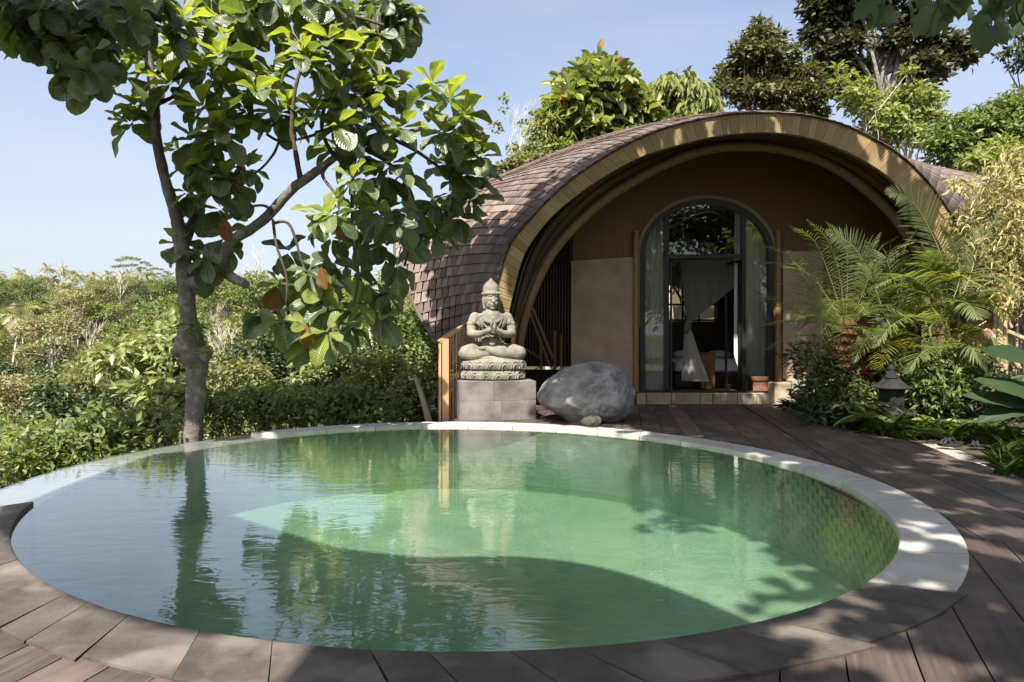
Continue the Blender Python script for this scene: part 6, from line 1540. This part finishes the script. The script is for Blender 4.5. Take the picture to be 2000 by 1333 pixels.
btree('weeping_tree', 'light green tree with hanging leaves behind the roof', [(1300, 175, 30), (1335, 165, 28), (1360, 185, 30), (1275, 195, 32), (1320, 200, 36), (1370, 205, 26), (1250, 205, 28), (1295, 225, 32), (1345, 220, 30), (1270, 235, 28)], 28, 2600, .5, .26, 'f_lime', 'bark_pale', .18, 1310, 1.5, .85, seed=3, tpl=T_MED[1], shell=.35)
btree('conical_tree', 'dense bronze green conical tree rising above the ridge of the arch', [(1487, 52, 20), (1478, 75, 28), (1505, 80, 28), (1455, 105, 32), (1495, 110, 40), (1535, 110, 30), (1430, 145, 32), (1475, 150, 45), (1525, 150, 45), (1570, 150, 34), (1420, 180, 30), (1465, 190, 40), (1515, 195, 45), (1565, 190, 40), (1600, 190, 28), (1545, 215, 36), (1590, 225, 30), (1410, 160, 18), (1445, 130, 28)], 36, 9000, .36, .42, 'f_bronze', 'bark_dark', .3, 1495, .3, .75, seed=4, shell=.35)
btree('tall_tree', 'tall open-crowned tree with pale forked limbs behind the house, right of the conical tree', [(1600, 25, 34), (1640, 10, 40), (1590, 75, 26), (1630, 60, 40), (1670, 40, 45), (1700, 20, 40), (1655, 90, 34), (1620, 115, 36), (1600, 140, 26), (1650, 145, 34), (1690, 135, 28), (1740, 90, 30), (1765, 70, 34), (1790, 40, 40), (1830, 90, 36), (1860, 100, 40), (1880, 120, 22), (1800, 130, 36), (1820, 145, 30), (1780, 150, 24), (1755, 115, 24), (1610, 170, 24), (1650, 175, 22), (1810, 190, 22), (1720, -20, 50), (1650, -40, 50), (1790, -30, 50), (1590, 0, 26)], 40, 11000, .52, .5, 'f_grey', 'trunk', .55, 1728, .3, .75, split=.62, seed=5, shell=.4)
btree('sapling', 'slender lime green sapling in front of the tall tree', [(1640, 132, 12), (1660, 150, 14), (1690, 160, 12), (1640, 160, 12), (1665, 185, 22), (1690, 190, 20), (1680, 215, 22), (1705, 250, 22), (1775, 140, 14), (1650, 205, 12)], 30, 900, .30, .5, 'f_lime', 'bark_pale', .06, 1700, .3, .8, seed=6, cat='sapling', name_='x') if False else None
btree('sapling', 'slender lime green sapling in front of the tall tree', [(1640, 132, 12), (1660, 150, 14), (1690, 160, 12), (1640, 160, 12), (1665, 185, 22), (1690, 190, 20), (1680, 215, 22), (1705, 250, 22), (1775, 140, 14), (1650, 205, 12)], 30, 900, .30, .5, 'f_lime', 'bark_pale', .06, 1700, .3, .8, seed=6)
btree('leafy_tree', 'mid green leafy tree below the tall tree, right of the arch', [(1750, 200, 36), (1790, 195, 38), (1820, 200, 26), (1730, 235, 38), (1775, 235, 45), (1815, 235, 32), (1760, 265, 40), (1800, 270, 36), (1730, 270, 28)], 31, 3200, .32, .42, 'f_lime', 'bark_pale', .16, 1765, .3, .8, seed=7)
btree('leafy_tree', 'bushy tree with darker top rising at the right edge behind the roof', [(1870, 250, 34), (1905, 240, 36), (1850, 285, 40), (1890, 285, 45), (1930, 250, 38), (1970, 220, 42), (1995, 200, 36), (1960, 265, 50), (1930, 300, 40), (1985, 290, 50), (2020, 240, 50), (1840, 310, 30), (1870, 320, 30), (1830, 275, 34)], 26, 5200, .30, .42, 'f_mid', 'bark_dark', .2, 1925, .3, .8, seed=8)
btree('leafy_tree', 'yellow green shrubby tree above the right end of the roof', [(1935, 320, 34), (1980, 330, 36), (1900, 318, 26), (1955, 290, 30), (2010, 310, 40)], 22, 1800, .26, .4, 'f_lime', 'bark_pale', .12, 1950, .3, .8, seed=9)
btree('leafy_tree', 'thin pale tree with sparse leaves left of the rounded tree', [(1060, 225, 14), (1045, 250, 16), (1075, 205, 12), (1085, 240, 18), (1035, 265, 14), (1065, 275, 24), (1090, 290, 26), (1045, 295, 24), (1020, 300, 18)], 24, 1100, .22, .5, 'f_lime', 'bark_pale', .09, 1075, .2, .8, seed=10)
btree('leafy_tree', 'greyish shrub at the top of the left roof slope', [(1010, 320, 20), (985, 330, 16), (1035, 315, 20), (1060, 310, 18), (965, 345, 14)], 22, 900, .18, .5, 'f_olive', 'bark_pale', .07, 1020, .2, .8, seed=11)
btree('leafy_tree', 'light green bush filling the gap behind the roof crest', [(1140, 300, 26), (1180, 290, 28), (1220, 275, 26), (1260, 262, 22), (1110, 312, 22), (1400, 235, 18), (1350, 240, 20), (1310, 250, 22), (1080, 318, 18)], 23.5, 2600, .22, .4, 'f_mid', 'bark_pale', .1, 1200, .3, .8, seed=12)
btree('dark_tree', 'dark tree with drooping sprays in the upper right corner behind the hanging leaves', [(1985, 100, 22), (2010, 60, 40), (1960, 112, 14), (1985, 130, 16), (2020, 120, 30), (1995, 30, 30), (1940, 20, 24)], 34, 1500, .3, .4, 'f_dark', 'bark_dark', .2, 2060, .5, .7, seed=13)
# bare twigs against the sky
shrub('leafy bush seen through the back window of the room', 1350, 545, 19.9, 1.25, 3600, .20, 'f_mid', .45, seed=15, z0=.2)
tw = empty('bare_tree', P(1000, 330, 23), 'nearly bare grey sapling against the sky beside the leafy tree', 'tree')
mb = MB(); rb = random.Random(3)
def twig(p, d, L, r, lvl):
    q = p + d * L; mb.tube([p, p.lerp(q, .5) + Vector((rb.uniform(-.04, .04), 0, rb.uniform(-.02, .04))) * L, q], [r, r * .8, r * .6], 5)
    if lvl:
        for k in range(rb.randint(2, 3)):
            dd = (d + Vector((rb.uniform(-.6, .6), rb.uniform(-.4, .4), rb.uniform(-.1, .4)))).normalized(); twig(p.lerp(q, rb.uniform(.5, 1)), dd, L * rb.uniform(.5, .8), r * .6, lvl - 1)
for (x, dx) in ((1010, -.25), (1012, .1), (1003, .3)): twig(P(x, 330, 23), Vector((dx, 0, 1)).normalized(), 1.1, .022, 3)
mb.tube([P(1012, 600, 23), P(1010, 330, 23)], [.05, .025], 6)
mb.build('branches', M['bark_pale'], tw)
cl = np.array([(*P(x, y, 23), r * 23 / F) for x, y, r in ((985, 195, 10), (982, 218, 9), (965, 245, 9), (975, 250, 8), (1000, 290, 10), (1020, 240, 7))])
V, Fa, UV = make_crown(cl, 170, .16, .5, .3, .9); o = link('leaves', np_mesh('leaves', V, Fa, UV), M['f_olive'], tw)

# ------------------------------------------------------------------ SLOPE BELOW THE POOL: shrubs one by one
NEAR = [  # label, px, py, Y, radius m, leaves, leaf length, material, aspect
 ('broad-leaved pale green thicket left of the trunk', 280, 735, 15.5, 1.25, 1500, .26, 'f_broad', .5), ('broad-leaved light bush just left of the trunk foot', 325, 800, 12.6, .8, 700, .22, 'f_broad', .5),
 ('round dark green bush on the lower left slope', 100, 800, 17, .85, 1300, .20, 'f_dark', .4), ('lime green bush at the left edge above the pool lip', 18, 862, 13.5, .75, 1300, .12, 'f_lime', .4),
 ('low broad-leaved bush left of the round dark bush', 55, 905, 10.5, .62, 620, .17, 'f_broad', .45), ('low broad-leaved bush along the pool lip, under the round dark bush', 130, 885, 10.8, .65, 700, .17, 'f_broad', .45),
 ('low broad-leaved bush along the pool lip, left of the trunk', 215, 862, 11, .62, 700, .17, 'f_mid', .45), ('leafy bush at the lip just before the trunk', 295, 845, 11.2, .55, 560, .16, 'f_broad', .45),
 ('small bright bush at the far left lip corner', 5, 925, 9.6, .5, 620, .11, 'f_lime', .4), ('green bush right behind the trunk foot', 420, 822, 12.8, .6, 720, .13, 'f_mid', .4),
 ('pale fine-leaved bush between the trunk and the dead tree', 462, 760, 15, .9, 1300, .15, 'f_olive', .4), ('creeper-covered dark mound under the hanging branch', 585, 700, 17, 1.25, 2600, .16, 'f_dark', .5),
 ('glossy round-leaved bush below the hanging branch', 655, 735, 15.5, 1.1, 2000, .17, 'f_broad', .55), ('sunlit creeper mound left of the railing', 780, 690, 17, 1.3, 3000, .14, 'f_mid', .5),
 ('yellow green creeper beside the house corner', 835, 640, 18.5, 1.1, 2400, .14, 'f_lime', .5), ('leafy bush at the railing foot', 815, 780, 14.2, .7, 1300, .13, 'f_broad', .5),
 ('low green bush behind the white coping, middle', 700, 800, 13.6, .6, 1100, .12, 'f_mid', .45), ('low lime bush behind the white coping, left', 590, 812, 13.4, .55, 1000, .12, 'f_lime', .45),
 ('olive shrub at the left end of the white coping', 510, 800, 13.8, .65, 1200, .13, 'f_mid', .4), ('dark gap-filling bush behind the coping', 645, 790, 14.6, .6, 900, .14, 'f_dark', .4),
 ('light green mound on the slope above the glossy bush', 700, 640, 20, 1.4, 2600, .16, 'f_lime', .45), ('fern-green mound behind the dead tree', 520, 690, 20, 1.4, 2600, .16, 'f_olive', .4),
 ('broad dark bush behind the trunk', 345, 690, 20, 1.3, 2000, .2, 'f_mid', .42), ('yellowish bush above the pale thicket', 215, 735, 22, 1.4, 2000, .17, 'f_olive', .4),
 ('green bush left of the pale thicket', 165, 780, 19.5, 1.0, 1500, .16, 'f_olive', .4), ('tangled olive bush at the left edge, mid slope', 30, 790, 22, 1.3, 2000, .17, 'f_khaki', .4),
 ('bush below the roof tip, beside the railing', 850, 720, 16, .8, 1700, .13, 'f_mid', .5), ('tall leafy mound rising behind the hanging branch, right part', 690, 625, 22, 1.7, 3200, .17, 'f_mid', .45), ('pale green tree-like bush close to the roof edge', 800, 600, 20, 1.5, 3000, .16, 'f_lime', .45), ('olive mound above the creeper-covered dark mound', 590, 640, 23, 1.6, 2800, .17, 'f_olive', .42), ('dark green bush between dead tree and hanging branch', 500, 745, 16.5, .9, 1600, .16, 'f_dark', .42), ('tall creeper curtain behind the hanging branch', 745, 620, 19.5, 1.1, 2200, .15, 'f_mid', .5), ('fresh green bush under the creeper curtain', 740, 745, 15, .8, 1500, .13, 'f_lime', .5)]
for k, (lab, x, y, Y, r, n, L, mt, asp) in enumerate(NEAR):
    c = P(x, y, Y); zt = float(terrain(c.x, c.y))
    shrub(lab, x, y, Y, r, n, L, mt, asp, flat=.85, m=9, seed=30 + k, z0=min(zt, c.z - r * .8) - .3, bark='bark_dark')
# leafy carpet on the near slope
cl = []
for k in range(900):
    x = random.uniform(-40, 880); Y = random.uniform(9.5, 34) if k > 200 else random.uniform(10, 15); X_ = (x - CX) / F * Y; d = float(np.interp(Y, _ty, _tx)) - X_
    if d < .35: continue
    zt = float(terrain(X_, Y)); r = random.uniform(.25, .5) * (1 + Y / 30)
    top = min(zt + r * .8 + .1, H + (HY - (845 if d < 2 else 700)) / F * Y + .2 if d < 2 else 99)
    cl.append((X_, Y, top - r * .3, r))
for k in range(330):
    if k < 210: x, y, Y = random.uniform(405, 856), random.uniform(762, 842), random.uniform(12.5, 15.5)
    else: x = random.uniform(-20, 372); y = np.interp(x, [0, 80, 160, 280, 360], [945, 922, 900, 872, 858]) - random.uniform(-12, 70); Y = random.uniform(9.2, 13.5)
    p = P(x, y, Y); d = float(np.interp(Y, _ty, _tx)) - p.x
    if d < .3: continue
    cl.append((p.x, p.y, min(p.z, .1 if d < 1 else 9), random.uniform(.22, .42)))
V, Fa, UV = make_crown(np.array(cl), 56000, .16, .42, .2, .8, T_S, jit=.5, shell=.3)
o = link('slope_undergrowth', np_mesh('slope_undergrowth', V, Fa, UV), M['f_mid']); tag(o, 'tangled green undergrowth on the slope below the pool', 'undergrowth', kind='stuff')
# pale leaning stem, dead tree
dd = empty('dead_tree', P(425, 800, 18), 'bare whitish dead tree right of the trunk', 'tree'); mb = MB(); rb.seed(9)
mb.tube([P(418, 840, 18), P(425, 790, 18), P(432, 740, 18), P(447, 715, 18)], [.07, .055, .045, .03], 6); mb.tube([P(420, 800, 18), P(428, 775, 18.1), P(455, 748, 18.1)], [.05, .045, .03], 6)
for (x, y, dx) in ((447, 715, .2), (432, 740, -.25), (455, 748, .35), (436, 728, .05), (440, 722, -.12)): twig(P(x, y, 18), Vector((dx, rb.uniform(-.2, .2), 1)).normalized(), .62, .026, 4)
mb.build('branches', M['bark_pale'], dd)
ls = MB(); ls.tube([P(839, 828, 13), P(832, 800, 13), P(823, 770, 13.05), P(812, 738, 13.1)], [.075, .06, .05, .035], 8, jit=.08); tag(ls.build('leaning_stem', M['bark_pale'], None, True, 60), 'pale broken stem leaning beside the railing', 'stump')
gm = MB(); gm.tube([P(728, 685, 16.4), P(722, 640, 16.4)], [.05, .04], 6); gm.tube([P(722, 640, 16.4), P(720, 625, 16.5)], [.04, .03], 6); tag(gm.build('pale_trunk', M['bark_pale'], None, True, 60), 'short pale trunk showing through the creepers', 'trunk')

# ------------------------------------------------------------------ FAR SIDE OF THE VALLEY: trees of a few kinds, each its own object
KIND = {}
def kind(key, rx, rz, zc, m, rr_, n, L, asp, leafm, barkm, r0, seed, cone=0, **k):
    cl = random_clumps(rx, rz, zc, m, rr_, seed, cone); KIND[key] = tree_data(key, cl, n, L, asp, r0, seed=seed, leafm=leafm, barkm=barkm, **k)
for s_ in range(2):
    kind(f'olive{s_}', 2.6, 2.0, 5.0, 16, 1.15, 2600, .34, .45, 'f_olive', 'bark_pale', .14, 50 + s_)
    kind(f'mid{s_}', 2.6, 2.2, 4.6, 15, 1.3, 2600, .36, .45, 'f_mid', 'bark_dark', .16, 60 + s_)
    kind(f'khaki{s_}', 2.4, 2.3, 5.4, 16, .95, 1700, .32, .42, 'f_khaki', 'bark_pale', .13, 70 + s_)
    kind(f'lime{s_}', 2.2, 1.8, 4.2, 13, 1.1, 2200, .34, .45, 'f_lime', 'bark_dark', .13, 80 + s_)
    kind(f'dark{s_}', 2.3, 2.4, 4.4, 14, 1.3, 2600, .38, .5, 'f_dark', 'bark_dark', .17, 90 + s_)
for s_ in range(3): KIND[f'palm{s_}'] = palm_mesh('coconut_palm', 100 + s_, (8.5, 10.5, 7)[s_], 18, 3.4, leafm='f_cocos', wid=.12)
LABS = {'olive': ('olive_tree_crown', 'fine-leaved olive green tree on the far valley slope', 'tree', 'olive green trees across the valley'), 'mid': ('broad_tree', 'rounded mid green tree on the far valley slope', 'tree', 'mid green trees across the valley'), 'khaki': ('dry_tree', 'sparse brownish dry tree on the far valley slope', 'tree', 'dry brownish trees across the valley'), 'lime': ('bright_tree', 'bright yellow green tree on the far valley slope', 'tree', 'bright green trees across the valley'), 'dark': ('dark_tree', 'dark dense tree on the far valley slope', 'tree', 'dark trees across the valley'), 'palm': ('coconut_palm', 'coconut palm standing among the trees of the far valley slope', 'palm tree', 'coconut palms across the valley')}
NAMES = {'olive': 'olive_green_tree', 'mid': 'round_tree', 'khaki': 'dry_tree', 'lime': 'bright_tree', 'dark': 'dark_tree', 'palm': 'coconut_palm'}
rf = random.Random(77)
def plant(key, X_, Y, s, grp=None, label=None):
    z = float(terrain(X_, Y)) - .4; k = key.rstrip('0123456789'); nm, lb, ct_, gp = LABS[k]
    px, py = PX((X_, Y, z + 4 * s))
    row = 'upper' if Y > 150 else ('middle' if Y > 70 else 'lower'); side = 'near the left edge' if px < 120 else ('left of the big trunk' if px < 340 else ('just behind the big trunk' if px < 430 else ('right of the big trunk' if px < 600 else 'below the hanging branch')))
    lb = lb.replace('on the far valley slope', f'on the {row} far slope {side}').replace('standing among the trees of the far valley slope', f'among the trees of the {row} far slope {side}')
    return inst(NAMES[k], KIND[key], (X_, Y, z), rf.uniform(0, 6.28), s, None, label or lb, ct_, grp or gp)
placed = []
cnt = 0; tries = 0
while cnt < 290 and tries < 12000:
    tries += 1
    Y = 26 * (240 / 26) ** (rf.random() ** .7); px = rf.uniform(-90, 930); X_ = (px - CX) / F * Y
    d = float(np.interp(Y, _ty, _tx)) - X_
    if d < 2.0: continue
    s = rf.choice((.6, .8, .95, 1.1, 1.3, 1.55)) * rf.uniform(.9, 1.1) * (.62 if Y < 45 else (.85 if Y < 90 else 1.25))
    rr_ = 2.0 * s
    if any((X_ - a) ** 2 + (Y - b) ** 2 < ((rr_ + c) * .62) ** 2 for a, b, c in placed): continue
    z = float(terrain(X_, Y)); ytop = HY - F * (z + 7 * s - H) / Y
    lim = 545 if px < 560 else 560 + (px - 560) * .12
    if ytop < lim: s *= max(.3, (H + (HY - lim) / F * Y - z) / (7 * s)) if H + (HY - lim) / F * Y > z + 1.2 else 0
    if s < .28: continue
    u = rf.random()
    if Y > 190: key = 'palm' if u < .5 else ('olive' if u < .75 else 'mid')
    elif Y > 90: key = 'palm' if u < .12 else ('olive' if u < .44 else ('khaki' if u < .52 else ('mid' if u < .76 else ('lime' if u < .84 else 'dark'))))
    else: key = 'olive' if u < .32 else ('khaki' if u < .42 else ('mid' if u < .72 else ('lime' if u < .86 else 'dark')))
    if key == 'palm' and Y < 100: key = 'olive'
    if key == 'palm': s *= .8 if Y < 190 else 1.0
    placed.append((X_, Y, rr_)); plant(key + str(rf.randrange(3 if key == 'palm' else 2)), X_, Y, s); cnt += 1
# wooded skyline: flat-topped tree and palms standing above the ridge
cl = np.array([(-2.6, 0, 12.6, 1.0), (-1.0, .5, 13.2, 1.3), (.8, -.3, 12.9, 1.2), (2.6, .2, 12.2, 1.0), (-3.4, 0, 11.0, 1.0), (-1.8, 0, 11.3, 1.1), (.2, 0, 11.5, 1.1), (3.6, 0, 11.6, .8), (1.9, .4, 10.9, .9)])
fm = tree_data('umbrella', cl, 2400, .30, .4, .2, seed=7, split=.75, leafm='f_mid', barkm='bark_pale', flat=.28)
for (px, Y, s, lab) in ((258, 205, 1.25, 'flat-topped umbrella tree standing above the ridge left of the trunk'), (308, 215, .95, 'lower flat-topped tree on the ridge, touching the trunk')):
    X_ = (px - CX) / F * Y; inst('umbrella_tree', fm, (X_, Y, H + (HY - (503 if px < 300 else 524)) / F * Y - 13.4 * s), .4, s, None, lab, 'tree')
for px in (5, 38, 75, 100, 133, 152, 175, 205, 232, 246, 280, 300, 325, 480, 510, 540, 600, 640, 680):
    Y = rf.uniform(205, 232); X_ = (px - CX) / F * Y; k_ = rf.randrange(3); s = rf.uniform(.95, 1.3); o = plant(f'palm{k_}', X_, Y, s, 'coconut palms along the ridge', 'coconut palm along the skyline of the far ridge'); o.location.z = min(o.location.z + 1.5, H + (HY - (525 + rf.uniform(-4, 16) + (25 if px > 440 else 0))) / F * Y - ((8.5, 10.5, 7)[k_] + 2) * s)
# bare pale trees standing out of the slope
bm_ = MB(); rb.seed(21)
bm_.tube([(0, 0, -.5), (.1, 0, 3), (0, .1, 6)], [.16, .11, .07], 6)
for (z, dx) in ((3.6, .5), (4.6, -.5), (5.4, .3), (6, -.15), (6, .2)):
    _tb = bm_; tw_mb = mb; mb = bm_; twig(Vector((.05, 0, z)), Vector((dx, rb.uniform(-.4, .4), 1)).normalized(), 1.7, .06, 3); mb = tw_mb
bare_me = bm_.mesh('bare_tree', True, 60); bare_me.materials.append(M['bark_pale'])
for i_, (px, Y) in enumerate(((60, 120), (175, 95), (236, 150), (300, 110), (118, 170), (420, 105), (505, 130), (30, 80), (345, 190), (560, 160))):
    X_ = (px - CX) / F * Y; o = inst('bare_tree', bare_me, (X_, Y, float(terrain(X_, Y)) + 1.5), i_ * 1.7, rf.uniform(.9, 1.35), None, ('bare pale-limbed tree standing out of the far slope left of the big trunk' if px < 345 else 'bare pale-limbed tree standing out of the far slope right of the big trunk'), 'tree', 'bare trees across the valley')
# canopy that closes the gaps between the far trees
cl = []
for k in range(2600):
    Y = 28 * (330 / 28) ** (rf.random() ** .8); px = rf.uniform(-150, 960); X_ = (px - CX) / F * Y
    if float(np.interp(Y, _ty, _tx)) - X_ < 1: continue
    r = rf.uniform(1.1, 2.4) * (1 + Y / 220); r = min(r, max(.3, (H + (HY - 556) / F * Y - float(terrain(X_, Y))) * .7)); cl.append((X_, Y, float(terrain(X_, Y)) + r * .55, r))
cl = np.array(cl); half = RNG.random(len(cl)) < .5
for nm, mt, c_, lab in (('far_woodland', 'f_olive', cl[half], 'olive green woodland covering the far valley slope'), ('far_thicket', 'f_dark', cl[~half], 'green thicket between the trees of the far valley slope')):
    V, Fa, UV = make_crown(c_, 95000, .46, .5, .2, .8, T_S, jit=.5, shell=.45); o = link(nm, np_mesh(nm, V, Fa, UV), M[mt]); tag(o, lab, 'woodland', kind='stuff')
# trees behind the camera, seen only as reflections in the glass
for k, (x, y) in enumerate(((-9, -10), (-4, -13), (1, -14), (6, -12), (11, -9), (14, -3), (3, -20), (-7, -18), (9, -18))):
    inst('round_tree', KIND[('mid0', 'dark1', 'lime0')[k % 3]], (x, y, -.3), k * 1.3, 1.35, None, 'leafy tree behind the viewpoint, mirrored in the door glass', 'tree', 'trees behind the viewpoint')
